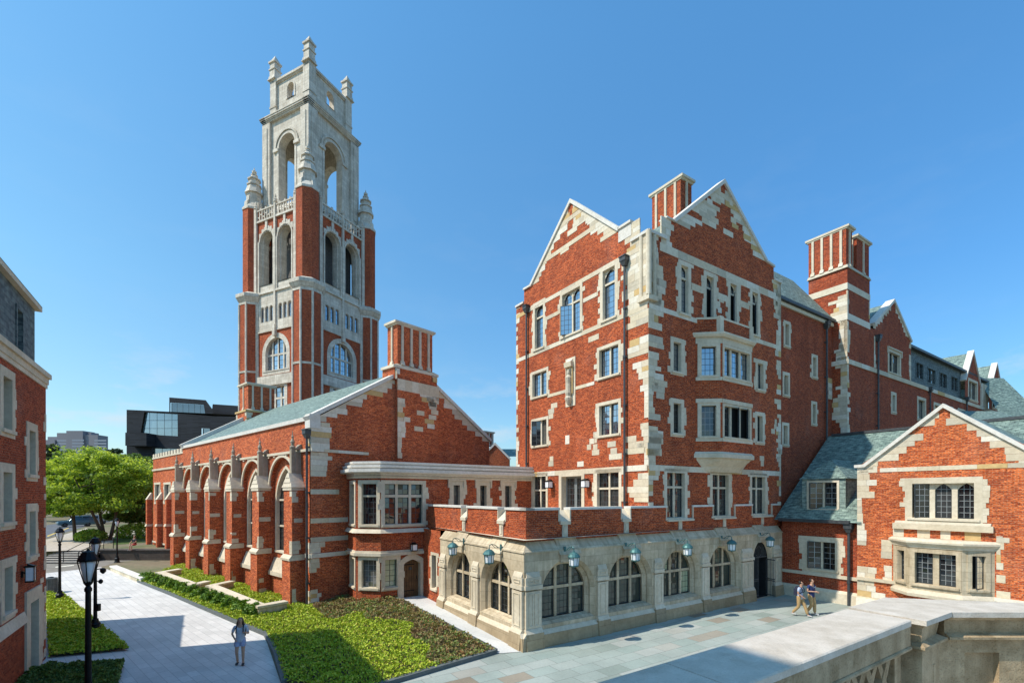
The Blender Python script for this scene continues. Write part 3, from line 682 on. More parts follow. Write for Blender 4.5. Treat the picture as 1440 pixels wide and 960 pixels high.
# right elevation
for i, (xl, xr, yt, yb) in enumerate(((957.5, 967.5, 372, 439), (993, 1003, 387, 449), (1026.7, 1035.5, 398, 452.5), (1057.5, 1065.5, 410, 469))):
    pwin(blk, BR, xl, xr, yt, yb, cols=1, rows=(.76,), heads='point', sur=.22, glass=GL_B, cells=(.25, .33), ajar=() if i == 0 else (0,))
for xl, xr, yt, yb, g in ((946.7, 957.5, 480, 521, GL_B), (1065, 1073, 510, 546, GL_B), (946.7, 957.5, 566, 608, GL_D), (1064.5, 1072, 584, 620, GL_D)):
    pwin(blk, BR, xl, xr, yt, yb, cols=1, sur=.22, glass=g, hood=False)
for xl, xr, yt, yb in ((937.5, 962.5, 664, 728), (1001.5, 1024, 667, 725), (1057, 1075.5, 670, 722)):
    pwin(blk, BR, xl, xr, yt, yb, cols=2, rows=(.68,), sur=.2, glass=GL_D, cells=(.25, .3))
# oriel: plan hexagon over two storeys
ou0, ou1 = BR.u(978), BR.u(1062); ow = .8
zt, zb = BR.px(1015, 465, ow)[1], BR.px(1015, 635, ow)[1]
fa = BR.u(1015, ow); fb = BR.u(1057, ow)
plan = [(ou0, 0), (fa, ow), (fb, ow), (fb + (fa - ou0), 0)]
print('oriel', ou0, ou1, fa, fb, zb, zt, plan)
def plan_loop(e, z):  # offset outward
    a, b, c, d = plan; return [BR.P(a[0] - e, z, 0), BR.P(b[0] - e * .42, z, b[1] + e), BR.P(c[0] + e * .42, z, c[1] + e), BR.P(d[0] + e, z, 0)]
ob = MB(); cz = [(-.02, zb - 1.25), (.0, zb - .9)]
cs = MB()
def scaled(k, z): 
    um = (plan[0][0] + plan[3][0]) / 2; return [BR.P(um + (p[0] - um) * (.62 + .38 * k), z, max(.0, p[1] * k)) for p in plan]
co_ = MB(); co_.loft([scaled(.25, zb - 1.0), scaled(.5, zb - .72), scaled(.9, zb - .42), scaled(.92, zb - .3)]); co_.loft([plan_loop(.12, zb - .299), plan_loop(.12, zb - .1)]); co_.loft([plan_loop(.1, zb - .099), plan_loop(.0, zb + .02)])
zl1, zl0 = BR.px(1016.7, 570, ow)[1], BR.px(1016.7, 613, ow)[1]
zu1, zu0 = BR.px(1016.7, 487, ow)[1], BR.px(1016.7, 527.5, ow)[1]
cs.loft([plan_loop(.14, zt - .32), plan_loop(.22, zt - .2), plan_loop(.22, zt - .1)]); zp = zt + .62
OF = [Face(BR.P(*[plan[i][0], 0, plan[i][1]]), BR.P(plan[i + 1][0], 0, plan[i + 1][1]) - BR.P(plan[i][0], 0, plan[i][1])) for i in range(3)]
OLn = [(BR.P(plan[i + 1][0], 0, plan[i + 1][1]) - BR.P(plan[i][0], 0, plan[i][1])).length for i in range(3)]
oriel = MB(); qz = MB(); 
for i, (F, L) in enumerate(zip(OF, OLn)):
    for (a, b) in ((zl0, zl1), (zu0, zu1)):
        if i == 1: window(blk, F, .2, L - .2, a, b, cols=3, sur=.13, glass=GL_B if a > 10 else GL_D, tooth=0, mull=.16, name='oriel_window', ajar=(1, 2) if a < 10 else ())
        elif i == 0: window(blk, F, .3, L - .28, a, b, cols=1, sur=.2, glass=GL_B if a > 10 else GL_L, tooth=0, name='oriel_window')
        else: window(blk, F, .3, L - .3, a, b, cols=1, sur=.2, glass=GL_D, tooth=0, name='oriel_window')
    oriel.fpoly(F, [(0, zb - .05), (L, zb - .05), (L, zt - .15), (0, zt - .15)], F.holes, 0, .5)
    for z0, z1 in ((zb + .02, zl0 - .25), (zl1 + .25, zu0 - .25)):
        quoin(qz, F, 0, 1, z0, z1, .15, .45, .28, .2); quoin(qz, F, L, -1, z0, z1, .15, .45, .28, .2)
    cs.fbox(F, .003, L - .003, zl1 + .14, zl1 + .34, -.05, .06); cs.fbox(F, .003, L - .003, zu1 + .14, zt - .2, -.05, .035); cs.fbox(F, .003, L - .003, zu0 - .27, zu0 - .1, -.05, .06); cs.fbox(F, .003, L - .003, zl0 - .27, zl0 - .1, -.05, .06)
orm = oriel.build('oriel_bay', BRICK, blk); [q.build('oriel_trim', TRIM, orm) for q in cs.split()]; co_.build('corbel', TRIM, orm)
pp = MB()
for i, (F, L) in enumerate(zip(OF, OLn)): pp.fbox(F, .05, L - .05, zt - .1, zp, -.25, -.05, .5)
pp.build('oriel_parapet', BRICK, orm); pc = MB()
for i, (F, L) in enumerate(zip(OF, OLn)): pc.fbox(F, -.02, L + .02, zp + .001, zp + .1, -.3, -.02)
for p in (plan[1], plan[2]): pc.fbox(BR, p[0] - .16, p[0] + .16, zt - .099, zp + .14, p[1] - .3, p[1] + .015)
pc.build('oriel_coping', TRIM, orm)
# stone work of the block
qb = Col(blk, QUOIN)
z_mid = BL.px(846.7, 452)[1]; zwt = BL.px(865, 368)[1]; zb3 = BL.px(910, 653)[1]
for F, a, b in ((BL, ul, 0), (BR, 0, ur)):
    band(qb, F, a + .05, b - .05, z_mid - .3, z_mid - .06); band(qb, F, a + .05, b - .05, zb3 - .28, zb3, .03)
band(qb, BL, ul + .1, -.5, zwt - .14, zwt + .1)
band(qb, BL, BL.u(770), BL.u(836), BL.px(836, 538)[1] - .1, BL.px(836, 538)[1] + .08)
zr = BR.px(957.5, 362)[1]; band(qb, BR, .8, ur - .6, zr - .1, zr + .3)
for xa, xb, yy in ((764, 790, 450), (816, 846, 425), ): 
    z = BL.px(xa, yy)[1]; band(qb, BL, BL.u(xa) + .25, BL.u(xb) - .25, z - .12, z + .1)
for xa, xb, yy in ((968, 992, 400), (1004, 1026, 413), (1036, 1057, 424)):
    z = BR.px(xa, yy)[1]; band(qb, BR, BR.u(xa) + .25, BR.u(xb) - .25, z - .2, z + .15)
quoin(qb, BL, 0, -1, 4.3, z_mid - .3, .25, 1.4, gap=.22); quoin(qb, BR, 0, 1, 4.3, z_mid - .3, .3, 1.3, gap=.12)
quoin(qb, BL, 0, -1, z_mid - .06, zc, .9, 1.9, gap=0); quoin(qb, BR, 0, 1, z_mid - .06, zc, .5, 1.5, gap=0)
quoin(qb, BL, ul, 1, 4.3, gl[-1][1] - .1, .2, .75, gap=.25); quoin(qb, BR, ur, -1, 4.3, gr_[0][1], .15, .75, gap=.2)
# left gable stones
def apex(L): return max(L, key=lambda p: p[1])
ap = apex(gl); rake(qb, BL, gl[5], ap, 1, .3, 1.3, gap=.05); rake(qb, BL, gl[3], ap, -1, .4, 1.3, gap=.03)
g2 = apex(gr_); rake(qb, BR, gr_[5], g2, 1, .35, 1.5, gap=.05); rake(qb, BR, gr_[3], g2, -1, .3, 1.1, gap=.05)
for dz, a, b in ((.9, .0, 1), (2.35, .1, .9), (3.6, .2, .8)):
    zz = gl[4 + 1][1] + dz
    f = (zz - gl[5][1]) / (ap[1] - gl[5][1]); la = gl[5][0] + (ap[0] - gl[5][0]) * f; f2 = (zz - gl[3][1]) / (ap[1] - gl[3][1]); lb = gl[3][0] + (ap[0] - gl[3][0]) * max(0, f2)
    if lb - la > .8 and zz < ap[1] - .7: band(qb, BL, la + .1, lb - .1, zz, zz + .25)
    f = (zz - gr_[5][1]) / (g2[1] - gr_[5][1])
quoin(qb, BL, (gl[0][0] + gl[1][0]) / 2, -1, gl[3][1] - .9, gl[2][1] - .05, .6, 1.4, gap=0)
zga = zr + 2.3
infill(qb, BR, zga, g2[1] - .6, lambda z_: gr_[5][0] + (g2[0] - gr_[5][0]) * min(1, max(.03, (z_ - gr_[5][1]) / (g2[1] - gr_[5][1]))) + .05, lambda z_: gr_[3][0] + (g2[0] - gr_[3][0]) * min(1, max(.03, (z_ - gr_[3][1]) / (g2[1] - gr_[3][1]))) - .05, .38)
quoin(qb, BR, 0.02, 1, zr - 3, zc, .5, 1.2, gap=0); quoin(qb, BR, .9, 1, zr + .3, gr_[6][1], .3, 1.0, gap=0); quoin(qb, BR, ur, -1, zr - 1.2, gr_[1][1], .5, 1.1, gap=0)
infill(qb, BL, ap[1] - 2.6, ap[1] - .6, lambda z_: gl[5][0] + (ap[0] - gl[5][0]) * min(1, max(.03, (z_ - gl[5][1]) / (ap[1] - gl[5][1]))) + .05, lambda z_: gl[3][0] + (ap[0] - gl[3][0]) * min(1, max(.03, (z_ - gl[3][1]) / (ap[1] - gl[3][1]))) - .05, .18)
for k in range(0): patch(qb, BR, g2[0] + random.uniform(-2.2, 1.6), g2[1] - random.uniform(1.5, 3.8), random.choice((1, 1, 2)), random.uniform(.5, 1.5), .28, .018)
for x, y, r, wd in ((842, 622, 2, .7), (862, 628, 3, .9), (892, 638, 3, 1.2), (835, 640, 2, .6), (862, 646, 2, .8), (777, 588, 3, .6), (830, 632, 2, .6), (778, 655, 2, .5), (814, 656, 1, 1.0), (838, 478, 1, 1.0)): u, z = BL.px(x, y); patch(qb, BL, u, z, r, wd)
u, z = BL.px(798, 618); qb.fbox(BL, u - .18, u + .18, z - .25, z + .25, -.02, .016)
for x, y, r, wd in ((1070, 655, 2, .5), (1090, 610, 3, .4), (1096, 645, 3, .4), (1012, 440, 3, .5), (920, 640, 4, 1.0), (925, 560, 4, .9)): u, z = BR.px(x, y); patch(qb, BR, u, z, r, wd)
qb.build('stone_trim', QUOIN, blk)
cp = Col(blk, WHITE, 'coping_stone')
coping(cp, BL, [gl[5], ap, gl[3]], -.4, .1); coping(cp, BL, [gl[1], (0.05, zc)], -.4, .1, .12); coping(cp, BL, [gl[3], gl[2]][::-1] if False else [(gl[3][0], gl[2][1]), gl[2]], -.4, .1, .1); cp.fbox(BL, gl[3][0], gl[2][0], gl[3][1] - .6, gl[2][1] - .003, -.4, .03)
coping(cp, BL, [gl[6], gl[5]], -.4, .1, .1); coping(cp, BL, [gl[8], (gl[7][0], gl[8][1])], -.4, .1, .1)
coping(cp, BR, [gr_[5], g2, gr_[3]], -.4, .1); coping(cp, BR, [(-.05, zc), gr_[7]], -.4, .1, .12); coping(cp, BR, [gr_[6], gr_[5]], -.4, .1, .05); coping(cp, BR, [gr_[2], gr_[3]], -.4, .1, .1); coping(cp, BR, [gr_[1], gr_[0]], -.4, .1, .1)
# attached colonnettes on the corner
cz0 = z_mid + .3
for q in ((-.22, .08), (.0, .0)): pass
ccl = MB(); ccl.tube(PB + V((0, 0, cz0)) + (BL.n + BR.n) * .06, PB + V((0, 0, zc)) + (BL.n + BR.n) * .06, .13, n=12); ccl.tube(BL.P(-.42, cz0, .02), BL.P(-.42, zc - .05, .02), .1, n=10); ccl.tube(BR.P(.38, cz0, .02), BR.P(.38, zc - .05, .02), .1, n=10); ccl.fbox(BL, -.56, -.02, cz0 - .22, cz0 - .002, -.02, .16); ccl.fbox(BR, -.16, .52, cz0 - .22, cz0 - .002, -.02, .16); ccl.build('corner_colonnette', TRIM, blk)
cp.build('gable_coping', WHITE, blk)
wall(blk, BL, [(ul, 4.05), (0, 4.05)] + gl); wall(blk, BR, [(0, 4.05), (ur, 4.05)] + gr_)
# back walls, roofs
dep_l, dep_r = -ul, ur
bk = MB(); A, B_, C_, D_ = BL.P(ul, 0), BL.P(ul, 0) + uR * ur, BR.P(ur, 0), PB
for p, q in ((B_, A), (C_, B_)): bk.add([p, q, q + V((0, 0, 15)), p + V((0, 0, 15))], [(0, 1, 2, 3)], .5)
bk.build('wall', BRICK, blk)
ze = 15.3
def gable_roof(F, a, b, ap_, dpt, w0=-.15):   # two slopes running back from a gable
    return [[F.P(*a, w0), F.P(*ap_, w0), F.P(*ap_, -dpt), F.P(*a, -dpt)], [F.P(*ap_, w0), F.P(*b, w0), F.P(*b, -dpt), F.P(*ap_, -dpt)]]
rl = gable_roof(BL, (gl[5][0], gl[5][1] - .3), (gl[3][0], gl[3][1] - .3), (ap[0], ap[1] - .25), ur * .8); rr = gable_roof(BR, (gr_[5][0], gr_[5][1] - .3), (gr_[3][0], gr_[3][1] - .3), (g2[0], g2[1] - .25), -ul * .8)
roof(blk, rl + rr)
Bc = BR.off(-2.6); pc_ = Bc.P(Bc.u(957), 0); chimney(blk, pc_, uL, along(pc_, uL, 917), uR, along(pc_, uR, 972.5), 14.5, hz(pc_, 252), 3, 1)
for x, yt in ((740, 440), (878, 374)): u, z = BL.px(x, yt, .15); downpipe(blk, BL, u, 4.3, z)
# statue niche
nu, nz1 = BL.px(802.5, 503); _, nz0 = BL.px(802.5, 571); nm = MB()
nm.fbox(BL, nu - .42, nu + .42, nz0, nz1, -.02, .03); nf = nm.build('statue_niche', TRIM, blk); nb = MB()
nb.wedge(BL, nu - .3, nu + .3, nz1 - .55, nz1 - .28, .24, .28, .02); nb.wedge(BL, nu - .24, nu + .24, nz1 - .28, nz1 - .1, .22, .06, .02)
H = nz1 - nz0
for k, (ra, zz) in enumerate(((.2, .1), (.24, .16), (.15, .22), (.2, .3), (.17, .5), (.2, .62), (.1, .7), (.11, .74), (.1, .8))): pass
nb.lathe(BL.P(nu, nz0, .16), [(.03, .02), (.1, H * .04), (.2, H * .12), (.22, H * .16), (.14, H * .2), (.19, H * .26), (.15, H * .45), (.2, H * .58), (.08, H * .64), (.1, H * .68), (.06, H * .75)], 10)
for s_ in (-1, 1): nb.tube(BL.P(nu + s_ * .26, nz0 + H * .25, .1), BL.P(nu + s_ * .26, nz1 - .5, .1), .04)
nb.build('carved_figure', QUOIN, nf)
# ------------------------------------------------------------------ stair hall with canted bay beside the arcade
J = AL.P(-9.8, 0); YF = Face(J, uR)
bay = thing('flat_roofed_brick_building', 'two storey brick range with canted bay window, oak door and layered white cornice', 'building', J)
yu = YF.u(535.5); Pc = YF.P(yu, 0)
dc = (uR - uL).normalized(); Lc = along(Pc, -dc, 500.5); Pl = Pc - dc * Lc; YC = Face(Pl, dc)
Ls = 1.6; YS = Face(Pl + uL * Ls, -uL)
Bplane = (PB - J).dot(BL.n); yend = Bplane / uR.dot(BL.n) * 1.0
yend = (PB - J).dot(uR)
z = lambda x, y: YF.px(x, y)[1]
yz = dict(cop=z(640, 648), copb=z(640, 664), wt=z(541, 680), wb=z(541, 737), tr=z(541, 697), sill=z(537, 746), s1=z(537, 779), lt=z(541, 787), lb=z(541, 826), base=z(541, 832))
print('bay', yz, yu, yend, Lc)
yz['lb'] = max(.9, yz['lb'])
ytop = z(536.7, 655)
# windows
window(bay, YF, YF.u(541), YF.u(594), yz['wb'], yz['wt'], cols=3, rows=(.7,), sur=.2, glass=GL_D, mull=.14)
for xl, xr in ((637.5, 646.5), (675, 684), (710, 719)): window(bay, YF, YF.u(xl), YF.u(xr), yz['wb'] + .3, yz['wt'] - .02, cols=1, sur=.24, glass=GL_D, hood=True, depth=.28)
window(bay, YF, YF.u(541.5), YF.u(558), yz['lb'], yz['lt'], cols=1, sur=.2, glass=GL_G, tooth=.2)
window(bay, YC, .34, Lc - .24, yz['wb'], yz['wt'], cols=1, rows=(.7,), sur=.2, glass=GL_D, tooth=0)
window(bay, YC, .34, Lc - .24, yz['lb'], yz['lt'], cols=1, sur=.2, glass=GL_L, tooth=0)
window(bay, YS, Ls - 1.0, Ls - .25, yz['wb'], yz['wt'], cols=1, rows=(.7,), sur=.2, tooth=0)
window(bay, YS, Ls - 1.0, Ls - .25, yz['lb'], yz['lt'], cols=1, sur=.2, tooth=0)
# oak door
d0, d1 = YF.u(567.5), YF.u(591); dz0 = .33; dzt = z(578, 786); rise = .28
lp = aloop(d0, d1, dz0, dzt - rise, rise, 'tudor'); YF.holes.append(lp)
dm = MB(); dm.fpoly(YF, lp, (), -.3, .5)
for i in range(7):
    a = d0 + (d1 - d0) * i / 7; dm.fbox(YF, a + .012, a + (d1 - d0) / 7 - .012, dz0 + .02, dzt - rise + rise * min(hshape('tudor', ((a + .01) - (d0 + d1) / 2) / ((d1 - d0) / 2)), hshape('tudor', ((a + (d1 - d0) / 7) - (d0 + d1) / 2) / ((d1 - d0) / 2))) - .02, -.3, -.265)
door = dm.build('door', OAK, bay); hm = MB()
for q in (.32, 1.75): hm.fbox(YF, d0 + .05, d1 - .25, dz0 + q, dz0 + q + .05, -.27, -.25)
hm.tube(YF.P(d1 - .12, dz0 + .95, -.25), YF.P(d1 - .12, dz0 + 1.15, -.25), .02); [q_.build('hinge', METAL, door) for q_ in hm.split()]
gr = MB(); gr.lathe(YF.P((d0 + d1) / 2, dz0 + 1.55, -.28), [(.0, .0)] if False else [(.02, -.08), (.1, -.07), (.1, .07), (.02, .08)], 8); gr.build('door_grille', LEAD, door)
ds = MB(); ds.ring(YF, aloop(d0, d1, dz0, dzt - rise, rise, 'tudor', .34, 0), lp, -.02, .05, -.32, .5); ds.build('stone_surround', TRIM, door)
zb_ = -.1
yw = MB(); yw.fpoly(YF, [(yu, zb_), (yend, zb_), (yend, ytop - .1), (yu, ytop - .1)], YF.holes, 0, .5)
yw.fpoly(YC, [(0, zb_), (Lc, zb_), (Lc, ytop - .1), (0, ytop - .1)], YC.holes, 0, .5); yw.fpoly(YS, [(0, zb_), (Ls, zb_), (Ls, ytop - .1), (0, ytop - .1)], YS.holes, 0, .5)
yw.build('wall', BRICK, bay)
yt = MB(); yco = MB()
segs = ((YF, yu, yend), (YC, 0, Lc), (YS, 0, Ls))
def loop_out(e, z): # polyline of the bay offset outwards, returned as closed loop with back edge
    pts = [YS.P(0, 0), Pl, Pc, YF.P(yend, 0)]; out = []
    ns = [YS.n, YC.n, YF.n]
    for i, p in enumerate(pts):
        n1 = ns[max(0, i - 1)]; n2 = ns[min(2, i)]; m = (n1 + n2).normalized(); out.append(p + m * (e / m.dot(n1)) + V((0, 0, z)))
    bk_ = [YF.P(yend, 0, -1.6 - e * 0) + V((0, 0, z)), YF.P(yu - 1, 0, -2.2) + V((0, 0, z))]
    return out + bk_
for e, a, b in ((.1, -.5, -.36), (.42, -.36, -.14), (.30, -.10, .06), (.19, .10, .25), (.06, -.36, .2)): yco.loft([loop_out(e - .05, ytop + a), loop_out(e, ytop + a + .05), loop_out(e, ytop + b)], .5)
yco.build('layered_cornice', WHITE, bay)
for e0, e1, a, b in ((.2, .04, yz['sill'] - .12, yz['wb'] - .25), (.13, .13, yz['s1'] - .1, yz['s1'] + .06), (.05, .05, yz['s1'] + .061, yz['s1'] + .16)):
    yt.loft([loop_out(e0, a), loop_out(e1, b)], .4)
yt.loft([loop_out(.07, -.1), loop_out(.07, .28)], .6); yt.loft([loop_out(.06, yz['wt'] + .3), loop_out(.1, yz['wt'] + .42)], .5)
for F, L in ((YF, None), (YC, Lc)): pass
yt.build('stone_band', TRIM, bay)
# ------------------------------------------------------------------ long library hall with buttresses
hL, hR = dirn(-48.6), dirn(41.4); H0 = gp(437, 853); HL, HG = Face(H0, -hL), Face(H0, hR)
hall = thing('buttressed_brick_hall', 'long brick hall with stepped buttresses, traceried arches, green slate roof and stone trimmed gable', 'building', H0)
he = hz(H0, 588); hW = HG.u(688); hLen = -HL.u(257)
ra, rb = HG.px(445, 588), HG.px(545, 537); slope = (rb[1] - ra[1]) / (rb[0] - ra[0]); hA = (hW / 2, he - .1 + slope * hW / 2)
print('hall', he, hW, hLen, hA)
# buttresses measured from right side edges on the wall
bx = [(245.5, 259), (268, 281.7), (294, 308), (324, 341), (361.7, 377.5), (405.8, 428)]
BU = [HL.u(b) for a, b in bx]; 
dep = [along(HL.P(u, 0), HL.n, a) for u, (a, b) in zip(BU, bx)]
print('butt', BU, dep)
bp = .66; bwid = 1.0
sp = (BU[-1] - BU[0]) / 5; BU = [BU[0] + sp * i for i in range(6)]
zs1 = HL.px(393, 781, bp)[1]; zcap = HL.px(401, 685, bp)[1]; zpk = HL.px(401, 664, bp)[1]; zstr = HL.px(437, 632)[1]
print('hz', bp, sp, zs1, zcap, zpk, zstr)
PINST = m_stone('weathered_pinnacle_stone', [(0, (.50, .44, .355)), (1, (.44, .39, .31))], stain=.6, streak=.5); hb = MB(); ht = MB(); hq = MB()
for i, u in enumerate(BU):
    b = MB(); b.fbox(HL, u - bwid, u, 0, zs1, -.1, bp + .1, .5); b.fbox(HL, u - bwid, u, zs1 + .001, zcap, -.1, bp, .5); bo = b.build('buttress', BRICK, hall)
    t = MB()
    t.wedge(HL, u - bwid - .06, u + .06, zs1 - .14, zs1 - .02, bp + .16, bp + .18, -.05); t.wedge(HL, u - bwid - .05, u + .05, zs1 - .019, zs1 + .16, bp + .17, bp + .02, -.05)
    for zz in (zs1 - 1.9 if False else 2.0,): pass
    # gabled cap with three drips
    hgt = zpk - zcap; c = u - bwid / 2
    for k in range(3):
        z0, z1 = zcap + hgt * k / 3 * .95, zcap + hgt * (k + 1) / 3 * .95; e0 = (bwid / 2 + .1) * (1 - k / 3.4); e1 = (bwid / 2 + .1) * (1 - (k + .8) / 3.4)
        t.hexa([HL.P(c - e0, z0, bp + .08 - k * .02), HL.P(c + e0, z0, bp + .08 - k * .02), HL.P(c + e0, z0, -.05), HL.P(c - e0, z0, -.05), HL.P(c - e1, z1, bp + .03 - k * .02), HL.P(c + e1, z1, bp + .03 - k * .02), HL.P(c + e1, z1, -.05), HL.P(c - e1, z1, -.05)])
    t.fbox(HL, u - bwid - .04, u + .04, zcap - .16, zcap - .002, -.05, bp + .05)
    SF = Face(HL.P(u, 0, bp), HL.d * 0 - HL.n) if False else Face(HL.P(u, 0, bp), -HL.n)
    FF = Face(HL.P(u - bwid, 0, bp), HL.d)
    for (za, zb2) in ((0.05, 1.0), (zs1 + .2, zs1 + .9), (zcap - .8, zcap - .2)): quoin(t, SF, 0, 1, za, zb2, .2, .6, .3, .2); quoin(t, FF, bwid, -1, za, zb2, .15, .35, .3, .2)
    zz = (zs1 + zcap) / 2
    if i % 2: t.fbox(SF, .1, bp - .1, zz, zz + .22, -.05, .013)
    else: t.fbox(SF, .02, .7, zz - .1, zz + .15, -.05, .013)
    [q_.build('stone_trim', TRIM, bo) for q_ in t.split()]
    # pinnacle, wall pier and openwork strut between
    p = MB(); pw = bp * .62
    z0 = zcap + hgt * .5; z1 = zstr + .12
    p.fbox(HL, c - .11, c + .11, z0, z1, pw - .11, pw + .11); p.lathe(HL.P(c, z1 + .001, pw), [(.16, 0), (.16, .08), (.09, .16), (.11, .3), (.13, .34), (.045, .55), (.08, .62), (.035, .7), (.012, .95)], 8)
    p.fbox(HL, c - .13, c + .13, z0 - .2, zstr - .05, -.05, .3); p.wedge(HL, c - .2, c + .2, zstr + .06, zstr + .36, .3, .05, .01)
    W = Face(HL.P(c, 0, 0), HL.n)
    p.fprism(W, [(.3, z1 - .5), (pw - .13, z1 - .32), (pw - .13, z1 - .05), (.3, z1 - .16)], -.09, .09)
    p.fprism(W, [(.3, z0 + .1), (.3, z0 + .38), (pw - .13, z1 - .55), (pw - .13, z1 - .8)], -.08, .08)
    p.build('pinnacle', PINST, bo)
# recessed bays with arched windows
zcr = HL.px(400, 643)[1]; bays = [(BU[i] , BU[i + 1] - bwid) for i in range(5)]
wz0, wz1 = HL.px(391, 772, -.35)[1], HL.px(400, 659, -.35)[1]; print('bays', bays, zcr, wz0, wz1)
HR_ = HL.off(-.2)
for a, b in bays:
    ri = (b - a) / 2 * .95; L = aloop(a + .04, b - .04, 1.4, zcr - ri, ri, 'round'); HL.holes.append(L); n = len(L)
    hb.ring(HL, aloop(a + .04, b - .04, 1.4, zcr - ri, ri, 'round', .01, .01), L, -.01, .004, -.2, .5)
    ht.ring(HL, aloop(a + .04, b - .04, zcr - ri, zcr - ri, ri, 'round', .16, 0), aloop(a + .04, b - .04, zcr - ri, zcr - ri, ri, 'round', .02, 0), -.02, .09, -.01, .5, skip=True)
    w2 = (b - a) / 2 - .42; m = (a + b) / 2
    window(hall, HR_, m - w2, m + w2, wz0, wz1, cols=2, rows=(.3, .62), arch='point', rise=w2 * 1.5, sur=.17, glass=GL_D, tooth=0, smat=TRIM)
    ht.wedge(HL, a + .1, b - .1, 1.45, 2.2, .12, -.17, -.22); ht.fbox(HL, a + .05, b - .05, 1.2, 1.449, -.19, .16)
# wall with parapet course
wl = [(-hLen, 0), (0, 0), (0, he), (-hLen, he)]
hb.fpoly(HL, wl, HL.holes, 0, .5); hb.fpoly(HR_, [(-hLen, 1.2), (0, 1.2), (0, zstr), (-hLen, zstr)], HR_.holes, 0, .5)
ht.fbox(HL, -hLen + .1, -.06, zstr - .08, zstr + .06, -.02, .12)
u = -hLen + .3
while u < -.6: ht.fbox(HL, u, u + .16, zstr - .2, zstr - .081, -.02, .08); u += .8
hc = MB(); hc.fbox(HL, -hLen - .1, -.45, he - .1, he + .12, -.3, .1)
go = [(0, 0), (hW, 0), (hW, he - .1), hA, (0, he - .1)]
hb.fpoly(HG, go, HG.holes, 0, .5)
fe = HG.P(0, 0, -hLen)
for p, q, zt_ in ((HG.P(hW, 0), HG.P(hW, 0, -hLen), he), (HG.P(hW, 0, -hLen), fe, he)): hb.add([p, q, q + V((0, 0, zt_)), p + V((0, 0, zt_))], [(0, 1, 2, 3)], .5)
hb.add([HG.P(0, he - .1, -hLen), HG.P(hW, he - .1, -hLen), HG.P(*hA, -hLen)], [(2, 1, 0)], .5)
hb.build('wall', BRICK, hall); ht.build('stone_band', TRIM, hall)
coping(hc, HG, [(-.1, he - .05), hA, (hW + .1, he - .05)], -.55, .1, .18); coping(hc, HG.off(-hLen), [(-.1, he - .05), hA, (hW + .1, he - .05)], -.1, .5, .3)
hc.fbox(HL, -.5, .06, he - .5, he + .25, -.5, .08)
hc.build('roof_coping', WHITE, hall)
q = Col(hall, QUOIN)
rake(q, HG, (0, he - .1), hA, 1, .2, 1.1, gap=.05); rake(q, HG, (hW, he - .1), hA, -1, .2, .9, gap=.05)
quoin(q, HG, 0, 1, he - 1.6, he - .1, .4, 1.2, gap=0); quoin(q, HL, 0, -1, he - 1.6, he - .4, .25, .5, gap=0); quoin(q, HG, 0, 1, zstr - 1.4, zstr - .1, .4, 1.2, gap=.1)
band(q, HG, 0, 3.4, zstr - .08, zstr + .08, .1)
for zz, a, b in ((HG.px(440, 691)[1], 0, 1.6), (HG.px(440, 732)[1], 0, 2.5), (HG.px(440, 772)[1] + .5, 0, 2.6)): band(q, HG, a, b, zz - .13, zz + .13)
z7 = HG.px(440, 781)[1]; band(q, HG, -.02, 2.6, z7 - .12, z7 + .1, .1); q.fbox(HL, -.5, .02, z7 - .12, z7 + .1, -.05, .1); q.fbox(HL, -.45, 0, zstr - .08, zstr + .08, -.02, .1)
for za, zb2 in ((0, .9), (z7 - .9, z7 - .15), (z7 + .12, z7 + .7)): quoin(q, HG, 0, 1, za, zb2, .3, .8, gap=.1); quoin(q, HL, 0, -1, za, zb2, .15, .35, gap=.1)
# chimney breast on the gable: ragged stone
cu0, cu1 = HG.u(555), HG.u(613)
brs = MB(); zbr = HG.px(558, 530, .3)[1]; brs.fbox(HG, cu0, cu1, he - 2.4, zbr - .05, -.1, .3, .5); 
bo = brs.build('chimney_breast', BRICK, hall)
HB = HG.off(.3); HB.holes = []; tq = Col(bo, QUOIN)
quoin(tq, HB, cu0, 1, he - 1.8, zbr - .1, .25, .95, gap=.12); quoin(tq, HB, cu1, -1, zbr - 2.2, zbr - .1, .15, .4, gap=.3); band(tq, HB, cu0, cu1, zbr - .75, zbr - .06, .016, .8)
quoin(tq, HB, cu1, -1, zbr - 1.2, zbr - .7, .8, 1.6, gap=0)
for k in range(7): patch(tq, HB, random.uniform(cu0 + .6, cu1 - .4), random.uniform(he - .8, zbr - 1.0), random.choice((1, 2, 3)), .7)
tq.build('stone_trim', QUOIN, bo)
q.build('stone_trim', QUOIN, hall)
pch = HG.P(HG.u(559, .1), 0, .1); xl_ = along(pch, -HG.n, 545); chimney(hall, pch, -HG.n, xl_, hR, along(pch, hR, 608), hz(pch, 512), hz(pch, 456), 1, 4, base=zbr - .1)
roof(hall, [[HG.P(0, he - .02, -.3), HG.P(hA[0], hA[1] - .02, -.3), HG.P(hA[0], hA[1] - .02, -hLen), HG.P(0, he - .02, -hLen)][::-1], [HG.P(hW, he - .02, -.3), HG.P(hA[0], hA[1] - .02, -.3), HG.P(hA[0], hA[1] - .02, -hLen), HG.P(hW, he - .02, -hLen)]])
# dormer chimney far end (dark ribbed stack beside the tower)
Fq = HG.off(-hLen + 1.0); P2 = Fq.P(Fq.u(349), 0); chimney(hall, P2, -HG.n, along(P2, -HG.n, 337), hR, along(P2, hR, 386), hz(P2, 575), hz(P2, 541), 1, 3, base=hz(P2, 600))
u, z_ = HL.px(431.5, 616, .15); downpipe(hall, HL, HL.u(431.5, .14), 0, z_)
